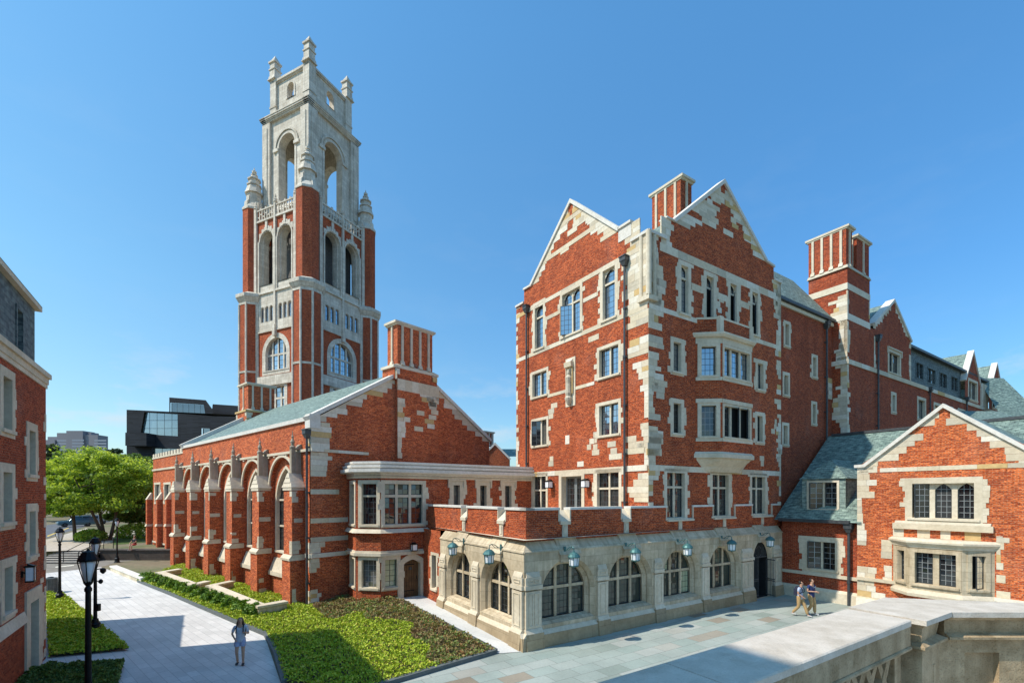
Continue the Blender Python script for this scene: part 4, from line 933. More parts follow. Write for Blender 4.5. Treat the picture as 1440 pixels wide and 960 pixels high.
# low crenellated end bay
we = HL.u(211); WL = HL.off(-.25); wtp = WL.px(212, 646)[1]; print('wing', we, wtp)
WL.holes = []
for xl, xr in ((218.5, 225), (231.5, 239)): pwin(hall, WL, xl, xr, 681, 706, cols=2, sur=.2, glass=GL_L)
for xl, xr in ((214.5, 220.5), (227.5, 235)): window(hall, WL, WL.u(xl), WL.u(xr), .25, 1.15, cols=3, sur=.15, glass=GL_D, tooth=0, cells=(.6, 2))
ew = MB(); ew.fpoly(WL, [(we, 0), (-hLen, 0), (-hLen, wtp), (we, wtp)], WL.holes, 0, .5)
p, q_ = WL.P(we, 0), WL.P(we, 0, -8); ew.add([q_, p, p + V((0, 0, wtp)), q_ + V((0, 0, wtp))], [(0, 1, 2, 3)], .5)
u = we + .2
for xx in (213, 227.5, 240.5):
    uu = WL.u(xx); ew.fbox(WL, uu - .25, uu + .25, 0, WL.px(xx, 702)[1], -.05, .42, .5)
ew.build('wall', BRICK, hall)
et = MB(); et.fbox(WL, we - .08, -hLen, wtp - .02, wtp + .1, -.3, .06)
while u < -hLen - .5: et.fbox(WL, u, u + .55, wtp + .101, wtp + .45, -.3, .06); u += .95
zst = WL.px(215, 661)[1]; et.fbox(WL, we, -hLen, zst - .1, zst + .08, -.02, .1)
for xx in (213, 227.5, 240.5):
    uu = WL.u(xx); za = WL.px(xx, 702)[1]; ebt = MB(); ebt.wedge(WL, uu - .28, uu + .28, za, za + .7, .46, .06, -.02); ebt.build('buttress_cap', TRIM, hall); zm = WL.px(xx, 738)[1]; ebt = MB(); ebt.wedge(WL, uu - .3, uu + .3, zm - .1, zm + .12, .52, .44, -.02); ebt.build('dressed_stone', TRIM, hall); ebt = MB(); ebt.fbox(WL, uu - .27, uu + .27, 0, .8, -.02, .45); ebt.build('dressed_stone', TRIM, hall)
et.build('battlement', TRIM, hall)
# ------------------------------------------------------------------ bell tower
tR, tL = dirn(26), dirn(-64); T0 = V((-288 / 667 * 52, 52, 0)); S = 10.1
tow = thing('bell_tower', 'tall square bell tower of red brick below and pale stone lantern with pinnacles above', 'tower', T0 + (tR + tL) * S / 2)
TF = Face(T0, -tL); tz = lambda x, y, e=0: TF.off(-e).px(x, y)[1]
zc1, zc0 = tz(411, 397) , tz(411, 412)               # pier cornice
zst1 = tz(411, 457.5); zop0 = tz(371, 402); zop1 = tz(371, 326); zpb = tz(360, 315); zpt = tz(360, 299); zpier = hz(T0, 250)
zaw0, zaw1 = tz(371, 522.5), tz(384, 475.5)
print('tower', zc0, zc1, zst1, zop0, zop1, zpb, zpt, zpier, zaw0, zaw1)
sides = []
cn = T0 + (tR + tL) * S / 2
for k in range(4):
    a = math.pi / 2 * k; d = V((-tL.x * math.cos(a) + tL.y * math.sin(a), -tL.x * math.sin(a) - tL.y * math.cos(a), 0)); F = Face(cn - V((d.y, -d.x, 0)) * -S / 2 - d * S / 2, d); sides.append(F)
tb = MB(); tt = MB(); tst = MB(); tgl = MB()
UO = [TF.u(x) for x in (361.5, 380, 390.5, 411)]; o1 = (-UO[0], -UO[1]); o2 = (-UO[2], -UO[3])
hwid = min(1.25, (o1[0] - o1[1]) / 2); oc = (S / 2 - 1.42 - .1, S / 2 + 1.42 + .1)
for F in sides:
    # brick stage with great window
    window(tow, F, S / 2 - 1.75, S / 2 + 1.75, zaw0, zaw1, cols=4, rows=(.5,), arch='round', rise=1.75, sur=.55, depth=.4, glass=GL_B, tooth=0, mull=.2, smat=TOWERST, cells=(.4, .5))
    window(tow, F, S / 2 - 1.4, S / 2 + 1.4, zaw0 - 4.5, zaw0 - 1.9, cols=3, rows=(.5,), sur=.5, depth=.4, glass=GL_B, tooth=0, mull=.25, smat=TOWERST, cells=(.4, .5))
    for c in oc:
        for j in (-1, 0, 1):
            window(tow, F, c + j * .76 - .27, c + j * .76 + .27, tz(361, 457) + .1, tz(363, 434), cols=1, arch='round', rise=.27, sur=.08, depth=.16, glass=GL_B, tooth=0, smat=TOWERST, sill=False, cells=(.5, .6))
    H_b = F.holes[:]; zc_ = zst1
    bh = [h for h in H_b if max(p[1] for p in h) < zst1]; sh = [h for h in H_b if max(p[1] for p in h) >= zst1]
    tb.fpoly(F, [(0, 0), (S, 0), (S, zst1), (0, zst1)], bh, 0, .5)
    tst.fpoly(F, [(0, zst1), (S, zst1), (S, zop0 - 1.0), (0, zop0 - 1.0)], sh, .03, .5); tst.fbox(F, 0, S, zst1 - .14, zst1 + .02, -.02, .14)
    tst.fbox(F, 0, S, zop0 - 1.02, zop0 - .8, -.02, .2)
    # tall openings
    ol = [aloop(c - hwid, c + hwid, zop0, zop1 - hwid * 1.1, hwid * 1.1, 'round') for c in oc]
    tst.fpoly(F, [(0, zop0 - .8), (S, zop0 - .8), (S, zop0 + 2.2 - 2.2), (0, zop0)], (), .03, .5)
    tb.fpoly(F, [(0, zop0 - .001), (S, zop0 - .001), (S, zpb), (0, zpb)], ol, 0, .5)
    for c, L in zip(oc, ol):
        tst.ring(F, aloop(c - hwid, c + hwid, zop0, zop1 - hwid * 1.1, hwid * 1.1, 'round', .17, 0), L, -.02, .1, -1.0, .5)
        L2 = aloop(c - hwid, c + hwid, zop0, zop1 - hwid * 1.1, hwid * 1.1, 'round', -.16, 0); tst.ring(F, L, L2, -.3, -.28, -1.0, .5)
        for j in range(6):                                            # stepped stones over the arch
            x = -1.1 + j * .44; zz = zop1 - hwid * 1.1 + hwid * 1.1 * hshape('round', x / (hwid + .17)) if abs(x) < hwid else zop1 - .9
            tst.fbox(F, c + x - .2, c + x + .2, zz - .1, min(zz + .45, zpb - .25) + .02 * j, -.02, .05)
        tst.fbox(F, c - .17, c + .17, zop1, zpb - .02, -.02, .12)
        for s_ in (-1, 1): tst.fbox(F, c + s_ * (hwid + .14) - .1, c + s_ * (hwid + .14) + .1, zop0 - 1.0, zop1 - hwid, -.02, .16)
    # vertical shafts
    for c in (S / 2, 1.75, S - 1.75):
        wsh = .13 if c == S / 2 else .2
        tst.fbox(F, c - wsh, c + wsh, zst1 + .2 if c == S / 2 else 0, zpt + .3, -.02, .22); tst.lathe(F.P(c, zpt + .301, .06), [(.26, 0), (.2, .12), (.24, .3), (.1, .45), (.14, .6), (.02, .95)], 8)
    tst.fbox(F, S / 2 - .2, S / 2 + .2, zst1 - .8, zst1 + .5, -.02, .35); tst.fbox(F, 1.75, S - 1.75, zaw0 - 1.75, zaw0 - .62, -.02, .2)
    # balustrade
    for a, b in ((1.95, S / 2 - .13), (S / 2 + .13, S - 1.95)):
        tst.fbox(F, a, b, zpb - .12, zpb + .1, -.3, .18); tst.fbox(F, a, b, zpt - .12, zpt + .02, -.02, .14); n = 7
        for i in range(n + 1):
            x = a + (b - a) * i / n; tst.fbox(F, x - .06, x + .06, zpb + .101, zpt - .121, .0, .1)
            if i < n: tst.fbox(F, x + .07, x + (b - a) / n - .07, zpb + .45 + .3 * (i % 2), zpb + .57 + .3 * (i % 2), .02, .08)
            if i < n and i % 2: tst.fbox(F, x + .1, x + (b - a) / n - .1, zpt + .021, zpt + .2, 0, .12)
    tst.add([F.P(0, zop0 - .3, -1.0), F.P(S, zop0 - .3, -1.0), F.P(S, zop0 - .3, 0), F.P(0, zop0 - .3, 0)], [(3, 2, 1, 0)], .5)
tst.add([sides[0].P(1, zop0 + 3, -3.2)] * 3, [(0, 1, 2)], .5)
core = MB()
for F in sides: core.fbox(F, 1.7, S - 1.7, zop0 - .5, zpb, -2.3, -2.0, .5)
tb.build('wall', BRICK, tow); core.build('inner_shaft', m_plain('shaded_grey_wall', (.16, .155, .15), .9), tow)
def octa(c, r, z): return [c + (tR * math.cos(math.pi / 8 + math.pi / 4 * i) + V((-tR.y, tR.x, 0)) * math.sin(math.pi / 8 + math.pi / 4 * i)) * (r / math.cos(math.pi / 8)) + V((0, 0, z)) for i in range(8)]
zp2 = zpier
for F in sides:
    c = F.P(.55, 0, -.55); pr = MB(); pr.loft([octa(c, 1.47, 0), octa(c, 1.47, zc0)], .5); pr.loft([octa(c, 1.14, zc1), octa(c, 1.14, zp2 - 1.2)], .5); po = pr.build('corner_pier', BRICK, tow)
    ps = MB()
    for r0, r1, a, b in ((1.51, 1.51, zc0 - .35, zc0), (1.57, 1.8, zc0 + .001, zc0 + .45), (1.83, 1.83, zc0 + .451, zc1 - .35), (1.8, 1.18, zc1 - .349, zc1), (1.53, 1.57, zaw0 - .1, zaw0 + .12), (1.21, 1.21, zp2 - 1.199, zp2 - .95), (1.18, .8, zp2 - .949, zp2 - .3), (.76, .76, zp2 - .299, zp2 + 1.0), (.96, .9, zp2 + 1.001, zp2 + 1.2), (.88, .66, zp2 + 1.201, zp2 + 2.0), (.76, .76, zp2 + 2.001, zp2 + 2.15), (.58, .54, zp2 + 2.151, zp2 + 2.7), (.68, .68, zp2 + 2.701, zp2 + 2.85), (.5, .3, zp2 + 2.851, zp2 + 3.3), (.36, .36, zp2 + 3.301, zp2 + 3.4), (.16, .12, zp2 + 3.401, zp2 + 3.65), (.24, .24, zp2 + 3.651, zp2 + 3.85), (.1, .03, zp2 + 3.851, zp2 + 4.3)): ps.loft([octa(c, r0, a), octa(c, r1, b)], .5)
    for sgn in (F.d, -F.d, F.n, -F.n):
        W = Face(c, sgn); ps.fprism(W, [(.7, zp2 - .9), (1.12, zp2 - .9), (1.05, zp2 - .2), (.86, zp2 + .05), (.84, zp2 + .5), (.7, zp2 + .7)], -.26, .26)
    L = octa(c, 1.47, 0)
    for p in L: ps.tube(p, p + V((0, 0, zc0 - .3)), .13, n=6)
    ps.build('pier_stone', TOWERST, po)
# pale stone lantern
e1 = 1.45; zb1 = zpb - .5; zl1 = hz(T0 + (tR + tL) * e1, 140); e2 = 2.0; zl2 = hz(T0 + (tR + tL) * e2, 90)
print('lantern', zb1, zl1, zl2)
TFe = TF.off(-e1)
aw0, aw1 = zpt + .9, TFe.px(405.6, 187)[1]; hw1 = 1.35
for F in sides:
    G = F.off(-e1); a, b = e1, S - e1; L = aloop(S / 2 - hw1, S / 2 + hw1, aw0, aw1 - hw1, hw1, 'round')
    tst.fpoly(G, [(a, zb1), (b, zb1), (b, zl1), (a, zl1)], [L], 0, .5); tst.fpoly(G.off(-.9), [(a + .9, zb1), (b - .9, zb1), (b - .9, zl1), (a + .9, zl1)], [L], 0, .5)
    tst.ring(G, aloop(S / 2 - hw1, S / 2 + hw1, aw0, aw1 - hw1, hw1, 'round', .3, 0), L, -.02, .06, -.9, .5)
    tst.ring(G, aloop(S / 2 - hw1, S / 2 + hw1, aw1 - hw1, aw1 - hw1, hw1, 'round', .62, 0), aloop(S / 2 - hw1, S / 2 + hw1, aw1 - hw1, aw1 - hw1, hw1, 'round', .4, 0), -.02, .16, -.01, .5, skip=True)
    for s_ in (-1, 1): tst.fbox(G, S / 2 + s_ * (hw1 + .4) - .42, S / 2 + s_ * (hw1 + .4) + .42, aw1 - hw1 - .35, aw1 - hw1, -.02, .2)
    # sloped skirt, clasping pilasters and cornice
    tst.wedge(G, a + .2, b - .2, zpt + .1, zpt + .9, .5, .08, -.02)
    for i in range(5): x = S / 2 - 1.6 + i * .8; tst.fbox(G, x - .1, x + .1, zpb, zpt + .2, .0, .6)
    for s_, x in ((1, a), (-1, b)):
        x0, x1 = sorted((x - s_ * .3, x + s_ * 1.0)); tst.fbox(G, x0, x1, zb1, zl1 - .7, -.3, .3 + .004 * s_)
        x0, x1 = sorted((x + s_ * .1, x + s_ * .6)); tst.fbox(G, x0, x1, zpt + 1.4, zl1 - 1.3, .3, .38)
    for w_, z0, z1 in ((.3, -.6, -.45), (.38, -.449, -.3), (.48, -.299, -.12), (.54, -.119, .0)): tst.fbox(G, a - w_ + (.002 if F in sides[::2] else 0), b + w_ - (.002 if F in sides[::2] else 0), zl1 + z0, zl1 + z1, -.4, w_)
    # scrolled flying walls from piers
    D = (tR + tL).normalized()
    M_ = F.off(-e2); a2, b2 = e2, S - e2; hw2 = .56; z20, z21 = TF.off(-e2).px(402, 141)[1], TF.off(-e2).px(406, 118)[1]
    L = aloop(S / 2 - hw2, S / 2 + hw2, z20, z21 - hw2, hw2, 'round'); tst.fpoly(M_, [(a2, zl1 - .2), (b2, zl1 - .2), (b2, zl2), (a2, zl2)], [L], 0, .5); tst.fpoly(M_.off(-.7), [(a2 + .7, zl1), (b2 - .7, zl1), (b2 - .7, zl2), (a2 + .7, zl2)], [L], 0, .5)
    tst.ring(M_, aloop(S / 2 - hw2, S / 2 + hw2, z20, z21 - hw2, hw2, 'round', .22, 0), L, -.02, .07, -.7, .5)
    for s_, x in ((1, a2), (-1, b2)):
        x0, x1 = sorted((x - s_ * .25, x + s_ * .75)); tst.fbox(M_, x0, x1, zl1, zl2 + .25, -.3, .25 + .004 * s_); tst.fbox(M_, x0 - .05, x1 + .05, zl2 - 3.2, zl2 - 2.95, -.3, .31 + .004 * s_)
    for w_, z0, z1 in ((.14, -.35, -.2), (.26, -.199, .05)): tst.fbox(M_, a2 - w_ + (.002 if F in sides[::2] else 0), b2 + w_ - (.002 if F in sides[::2] else 0), zl2 + z0, zl2 + z1, -.4, w_)
    cf = F.P(e2 + .15, 0, -e2 - .15); fz = zl2 + .2
    def sq(c, r, z, k=tR): q = V((-k.y, k.x, 0)); return [c + k * sx * r + q * sy * r + V((0, 0, z)) for sx, sy in ((-1, -1), (1, -1), (1, 1), (-1, 1))]
    fin = MB()
    for r0, r1, z0, z1 in ((.62, .62, 0, .1), (.55, .5, .101, .5), (.44, .44, .501, 1.25), (.52, .52, 1.251, 1.4), (.42, .42, 1.401, 2.1), (.54, .54, 2.101, 2.3), (.46, .02, 2.301, 3.2)): fin.loft([sq(cf, r0, fz + z0), sq(cf, r1, fz + z1)], .5)
    fin.build('finial', TOWERST, tow)
    cpier = F.P(.55, 0, -.55); dd = (cn - cpier); dd.z = 0; dd.normalize(); W = Face(cpier, dd)
    tst.fprism(W, [(.3, zp2 - 3.5), (2.4, zp2 - 3.5), (2.4, zp2 + .9), (1.9, zp2 + .5), (1.7, zp2 - .3), (1.3, zp2 - .8), (.9, zp2 - .7), (.3, zp2 - .2)], -.45, .45)
tst.add([sides[0].P(e1, zb1 + .3, -e1), sides[1].P(e1, zb1 + .3, -e1), sides[2].P(e1, zb1 + .3, -e1), sides[3].P(e1, zb1 + .3, -e1)], [(0, 1, 2, 3)], .5)
tst.add([sides[0].P(e1, zl1 - .15, -e1), sides[1].P(e1, zl1 - .15, -e1), sides[2].P(e1, zl1 - .15, -e1), sides[3].P(e1, zl1 - .15, -e1)], [(0, 1, 2, 3)], .5)
tst.build('lantern_stone', TOWERST, tow)
# ------------------------------------------------------------------ long range running back on the right
WF = BR.off(-.32); WF.holes = []
rng = thing('long_brick_range', 'long shaded brick range with gabled dormers and paired chimney stacks, running back on the right', 'building', WF.P(ur + 2, 0))
wu1 = WF.u(1170); wez = WF.px(1098, 424)[1]
for xl, xr, yt, yb in ((1104, 1109, 455, 485), (1143, 1147.5, 502, 529), (1102.5, 1108, 527, 554), (1142.5, 1146.5, 568, 595), (1101.5, 1107, 598, 624)):
    pwin(rng, WF, xl, xr, yt, yb, cols=1, sur=.2, glass=GL_D, tooth=.1, hood=False)
CA = WF.P(wu1, 0); ct = along(CA, -uL, 1191.5); CC = CA - uL * ct; CF = Face(CC, uR); CSd = Face(CA, -uL)
cu = lambda x: CF.u(x); czz = lambda x, y: CF.px(x, y)[1]
zs2 = czz(1197, 509); uE = cu(1428); zlow = czz(1260, 505)
g = dict(a=(cu(1229), czz(1229, 457)), p=(cu(1253.8), czz(1253.8, 423)), b=(cu(1281), czz(1281, 479)))
za_ = min(g['a'][1], g['b'][1]); g['a'] = (g['a'][0], za_); g['b'] = (g['b'][0], za_); g['p'] = ((g['a'][0] + g['b'][0]) / 2, g['p'][1])
zch = czz(1192, 446)
print('range', wez, ct, zs2, za_, g['p'], zch, uE)
for xl, xr, yt, yb, c in ((1250, 1265, 494, 522, 2), (1254.5, 1258.5, 555, 578, 1), (1291, 1300.5, 561, 588, 1), (1314, 1322, 569, 595, 2), (1333, 1339, 574, 600, 2), (1348, 1356, 577, 600, 1), (1364.5, 1371, 582, 604, 1), (1381, 1387, 585, 604, 1)):
    pwin(rng, CF, xl, xr, yt, yb, cols=c, sur=.24, glass=GL_D, tooth=.1, hood=c == 2 and xl < 1260)
def small_gable(xa, xp, xb, yp):
    a, b = cu(xa), cu(xb); p = ((a + b) / 2, czz(xp, yp)); return [(a, zs2), (b, zs2), (b, p[1] - (b - a) * .62), p, (a, p[1] - (b - a) * .62)]
G2, G3 = small_gable(1357, 1368, 1378.5, 495.5), small_gable(1390.5, 1402, 1411, 513)
for G, xs in ((G2, (1361.5, 1373)), (G3, (1394, 1406))):
    um = (G[0][0] + G[1][0]) / 2; hw = (G[1][0] - G[0][0]) * .27
    window(rng, CF, um - hw, um + hw, zs2 + .5, zs2 + 2.3, cols=2, sur=.25, glass=GL_D, tooth=0)
rw = MB(); rw.fpoly(WF, [(ur - .5, 4.0), (wu1, 4.0), (wu1, wez), (ur - .5, wez)], WF.holes, 0, .5)
rw.fpoly(CSd, [(0, 0), (ct, 0), (ct, zch), (0, zch)], (), 0, .5)
lo = [h for h in CF.holes if max(p[1] for p in h) < zs2]; hi = [h for h in CF.holes if h not in lo]
rw.fpoly(CF, [(0, 0), (uE, 0), (uE, zs2), (g['b'][0], zs2), g['b'], g['p'], g['a'], (g['a'][0], zch), (0, zch)], lo + [h for h in hi if h[0][0] < cu(1282)], 0, .5)
for G in (G2, G3): rw.fpoly(CF, [(x, y) for x, y in G], [h for h in hi if G[0][0] < h[0][0] < G[1][0]], 0, .5)
e0 = CF.P(uE, 0); rw.add([e0, e0 + uL * 12, e0 + uL * 12 + V((0, 0, zs2)), e0 + V((0, 0, zs2))], [(0, 1, 2, 3)], .5)
e1_ = CC + uL * 14; rw.add([e1_, e1_ + uR * uE, e1_ + uR * uE + V((0, 0, zs2)), e1_ + V((0, 0, zs2))], [(3, 2, 1, 0)], .5)
rw.build('wall', BRICK, rng)
rt = Col(rng, QUOIN); band(rt, CF, -.03, uE, zs2 - .2, zs2 + .12, .08, 1.6); band(rt, CSd, 0, ct + .03, zs2 - .2, zs2 + .12, .08)
rt.fbox(WF, ur, wu1, wez - .25, wez - .03, -.05, .12)
quoin(rt, CSd, ct, -1, 8, zch, .4, 1.2, gap=.06); quoin(rt, CF, 0, 1, 8, zs2 + 3, .2, 1.0, gap=.1); quoin(rt, CF, 0, 1, zs2 + 3, zch, .15, .4, gap=.3)
quoin(rt, WF, ur, 1, 6, wez - .5, .1, .3, gap=.45); quoin(rt, WF, wu1, -1, wez - 6, wez - 3, .3, 1.0, gap=.3)
for a, b in (('a', 'p'), ('b', 'p')): rake(rt, CF, g[a], g[b], 1 if a == 'a' else -1, .1, .4, gap=.3)
quoin(rt, CF, g['a'][0], 1, zs2 + .2, za_, .2, .5, gap=.2); quoin(rt, CF, g['b'][0], -1, zs2 + .2, za_, .2, .5, gap=.2)
for k in range(6): u0_ = cu(1380.5) + (cu(1389.5) - cu(1380.5)) * k / 6; rt.fbox(CF, u0_ + .05, u0_ + .22, zs2 + .13, zs2 + 2.6, -.3, .05)
rt.build('stone_trim', QUOIN, rng)
rc = Col(rng, WHITE, 'coping_stone'); coping(rc, CF, [g['a'], g['p'], g['b']], -.5, .1, .18)
for G in (G2, G3): coping(rc, CF, [G[4], G[3], G[2]], -.4, .1, .15)
rc.build('gable_coping', WHITE, rng)
# slate attic storey with steel windows
AF = CF.off(-.35); AF.holes = []; az1 = AF.px(1284, 493)[1]
for xl, xr, yt, yb in ((1288, 1298, 509, 530), (1304.5, 1315, 517, 537), (1321.5, 1331, 523.5, 543), (1338, 1346.5, 529, 547.5)): pwin(rng, AF, xl, xr, yt, yb, cols=2, sur=.1, glass=GL_D, tooth=0, smat=SLATE_D, depth=.12, sill=False)
am = MB(); am.fpoly(AF, [(cu(1281), zs2), (cu(1357.5), zs2), (cu(1357.5), az1), (cu(1281), az1)], AF.holes, 0, .5); am.fpoly(AF, [(cu(1378), zs2), (cu(1391), zs2), (cu(1391), az1 - 1), (cu(1378), az1 - 1)], (), 0, .5); am.build('attic_wall', SLATE_D, rng)
gtm = MB(); gtm.fbox(AF, cu(1281), cu(1412), az1, az1 + .2, -.2, .35); gtm.fbox(WF, ur, wu1 - .1, wez, wez + .18, -.05, .3); gtm.build('gutter', LEAD, rng)
P_ = CF.P; rz = az1 + 2.2
pol = [[P_(cu(1281), az1 + .2, .0), P_(cu(1440), az1 + .2, .0), P_(cu(1440), rz, -4), P_(cu(1281), rz, -4)]]
gd = 5.0
for A in ([g['a'], g['p'], g['b']], [G2[4], G2[3], G2[2]], [G3[4], G3[3], G3[2]]):
    pol += [[P_(*A[0], 0), P_(*A[1], 0), P_(*A[1], -gd), P_(*A[0], -gd)][::-1], [P_(*A[1], 0), P_(*A[2], 0), P_(*A[2], -gd), P_(*A[1], -gd)][::-1]]
Wp = WF.P; pol += [[Wp(ur - 1.5, wez + .17, .2), Wp(wu1, wez + .17, .2), Wp(wu1 - .3, wez + 3.9, -2.5), Wp(ur - 1.5, wez + 3.9, -2.5)]]
pol += [[P_(cu(1281) - 4, zs2 - .2, 0), P_(cu(1281) + 1, zs2 - .2, 0), P_(cu(1281) + 1, rz, -4), P_(cu(1281) - 4, rz, -4)]]
roof(rng, pol)
# chimneys: base block on the corner, two slab stacks
c0 = CC.copy(); lw_ = along(c0, uL, 1137); rw_ = along(c0, uR, 1223)
zk0, zk1, zk2, zk3 = zch, hz(c0, 433), hz(c0, 403), hz(c0, 376)
cbk = MB(); q4 = [c0, c0 + uR * rw_, c0 + uR * rw_ + uL * lw_, c0 + uL * lw_]
up4 = lambda z_, e=0.0: [p + V((0, 0, z_)) + ((p - (q4[0] + q4[2]) / 2).normalized() * e * 1.414) for p in q4]
cbk.hexa(up4(zch - 5.5, -.005) + up4(zk3), .5); cbo = cbk.build('chimney_base', BRICK, rng)
ck = Col(cbo, QUOIN)
for a, b, e in ((zk0 - .15, zk0 + .3, .03), (zk2 - .15, zk2 + .28, .03), (zk3 + .002, zk3 + .22, .09)): ck.hexa(up4(a, e) + up4(b, e if e < .05 else .02))
FRb, FLb = Face(c0, uR), Face(c0 + uL * lw_, -uL)
quoin(ck, FRb, 0, 1, zk0 + .3, zk2 - .2, .15, .4, gap=.1); quoin(ck, FLb, lw_, -1, zk0 - 3, zk2 - .2, .2, 1.2, gap=.1); quoin(ck, FRb, rw_, -1, zk0 + .3, zk2 - .2, .15, .4, gap=.1)
ck.build('chimney_trim', QUOIN, cbo)
chimney(rng, c0 + uR * .06 + uL * .1, uL, lw_ * .97, uR, along(c0, uR, 1200), zk3 + .2, hz(c0, 320), 4, 1)
p2_ = c0 + uR * (along(c0, uR, 1207)) + uL * .1; chimney(rng, p2_, uL, lw_ * .9, uR, along(p2_, uR, 1222), zk3 + .2, hz(p2_, 335), 4, 1)
for x, y, F, w_ in ((1163, 462, WF, .15), (1235.5, 480, CF, .15), (1308.5, 552, CF, .15), (1360, 565, CF, .15)): u, zz = F.px(x, y, w_); downpipe(rng, F, u, 8 if F is WF else 5, zz)
# ------------------------------------------------------------------ link with slate roof and gabled house
LF = Face(AR.P(UE, 0), -uL)
lnk = thing('slate_roofed_brick_wing', 'low brick wing with steep green slate roof and hipped dormer, left of the gabled house', 'building', LF.O + uR * 2)
RFo = along(LF.O, -uL, 1200); RF = LF.off(.25); ru0 = RF.u(1205.5); lu1 = LF.u(1196)
lez = LF.px(1150, 731)[1]
pwin(lnk, LF, 1135.5, 1174.5, 760, 797, cols=2, sur=.28, glass=GL_L, ajar=(0,))
rdep = (WF.P(WF.u(1157), 0) - LF.O).dot(uR); rzz = WF.px(1157, 614)[1]; print('link', lez, lu1, ru0, rdep, rzz)
lm = MB(); lm.fpoly(LF, [(0, 0), (lu1 + .5, 0), (lu1 + .5, lez), (0, lez)], LF.holes, 0, .5); lm.build('wall', BRICK, lnk)
lt = MB(); zq = LF.px(1150, 807)[1]; lt.fbox(LF, 0, lu1 + .4, zq - .09, zq + .09, -.02, .09); lt.wedge(LF, 0, lu1 + .4, 0, .55, .16, .12, -.02); lt.wedge(LF, 0, lu1 + .4, .551, .7, .12, .02, -.02)
lt.build('stone_band', TRIM, lnk)
Lp = LF.P; RL = 22.0
roof(lnk, [[Lp(-.3, lez - .05, .35), Lp(lu1 + .6, lez - .05, .35), Lp(lu1 + .6, rzz, -rdep), Lp(-.3, rzz, -rdep)], [Lp(lu1 + .6, lez - .05 + 1.3 * (rzz - lez) / (rdep + .35), -.95), Lp(RL, lez - .05 + 1.3 * (rzz - lez) / (rdep + .35), -.95), Lp(RL, rzz, -rdep), Lp(lu1 + .6, rzz, -rdep)], [Lp(-.3, rzz, -rdep), Lp(RL, rzz, -rdep), Lp(RL, lez, -2 * rdep), Lp(-.3, lez, -2 * rdep)]])
lg = MB(); lg.fbox(LF, 0, lu1 + .1, lez - .12, lez + .06, .3, .46); lg.fbox(LF, -.1, RL, rzz - .04, rzz + .12, -rdep - .12, -rdep + .12); lg.build('gutter', LEAD, lnk)
downpipe(lnk, LF, LF.u(1193.5, .2), 0, lez - .6, w=.2, r=.07)
DF = LF.off(-.55); DF.holes = []; du0, du1 = DF.u(1128), DF.u(1189); dz0_, dz1_ = DF.px(1150, 716)[1], DF.px(1150, 673)[1]; dzr = DF.px(1169.6, 645, -.6)[1]
window(lnk, DF, DF.u(1138), DF.u(1177), dz0_ + .05, dz1_ - .22, cols=2, sur=.12, glass=GL_L, tooth=0, smat=TRIM, ajar=(0,))
dmw = MB(); dmw.fpoly(DF, [(du0, dz0_ - .4), (du1, dz0_ - .4), (du1, dz1_), (du0, dz1_)], DF.holes, 0, .5)
for u in (du0, du1): dmw.add([DF.P(u, dz0_ - .6, 0), DF.P(u, dz1_, 0), DF.P(u, dz1_, -2.6)], [(0, 1, 2)], .5)
do_ = dmw.build('dormer', m_slate('pale_slate', (.30, .38, .34), (.24, .32, .29), .5, .25), lnk); dr = MB(); um = (du0 + du1) / 2; e = .14
dr.face([DF.P(du0 - e, dz1_, .12), DF.P(du1 + e, dz1_, .12), DF.P(um, dzr, -1.0)], .5)
for u, s_ in ((du0 - e, 1), (du1 + e, -1)): dr.face([DF.P(u, dz1_, .12), DF.P(um, dzr, -1.0), DF.P(um, dzr, -3.4), DF.P(u, dz1_, -2.8)][::s_], .5)
dr.build('dormer_roof', SLATE, do_)
hou = thing('gabled_brick_house', 'small sunlit brick gable with three-light window over a canted stone bay, right of the patio', 'building', RF.P(ru0 + 3.3, 0))
rap = RF.px(1327, 573); rkl = RF.px(1206, 657); ruR = rap[0] * 2 - ru0
# end of gable below the rake
go = [(ru0, 0), (ruR, 0), (ruR, rkl[1]), rap, (ru0, rkl[1])]
print('house', ru0, ruR, rap, rkl)
pwin(hou, RF, 1283, 1370, 680, 727, cols=3, heads='tudor', sur=.28, glass=GL_L, mull=.2, depth=.28, tooth=.8, cells=(.2, .26), ajar=(0,))
bw = .75; b0u, b1u = RF.u(1256), RF.u(1399); f0, f1 = RF.u(1279, bw), RF.u(1353, bw)
bpl = [(b0u, 0), (f0, bw), (f1, bw), (b1u, 0)]
bF = [Face(RF.P(bpl[i][0], 0, bpl[i][1]), RF.P(bpl[i + 1][0], 0, bpl[i + 1][1]) - RF.P(bpl[i][0], 0, bpl[i][1])) for i in range(3)]; bL = [(RF.P(bpl[i + 1][0], 0, bpl[i + 1][1]) - RF.P(bpl[i][0], 0, bpl[i][1])).length for i in range(3)]
bz1, bz0 = RF.px(1290, 776, bw)[1], RF.px(1290, 819.5, bw)[1]; bct, bcb = RF.px(1279, 760, bw)[1], RF.px(1279, 766, bw)[1]
print('baywin', bpl, bz0, bz1, bct, bL)
bm = MB()
for i, (F, L) in enumerate(zip(bF, bL)):
    if i == 1: window(hou, F, .2, L - .2, bz0, bz1, cols=2, sur=.17, glass=GL_L, tooth=0, mull=.22, depth=.24, cells=(.2, .26), name='bay_window', smat=ASHLAR)
    else: window(hou, F, L * .3, L * .72, bz0, bz1, cols=1, sur=.17, glass=GL_L, tooth=0, depth=.2, cells=(.2, .26), name='bay_window', ajar=(0,) if i == 2 else (), smat=ASHLAR)
    bm.fpoly(F, [(0, bz0 - .5), (L, bz0 - .5), (L, bct), (0, bct)], F.holes, 0, .5)
bo = bm.build('bay', ASHLAR, hou); bt = MB()
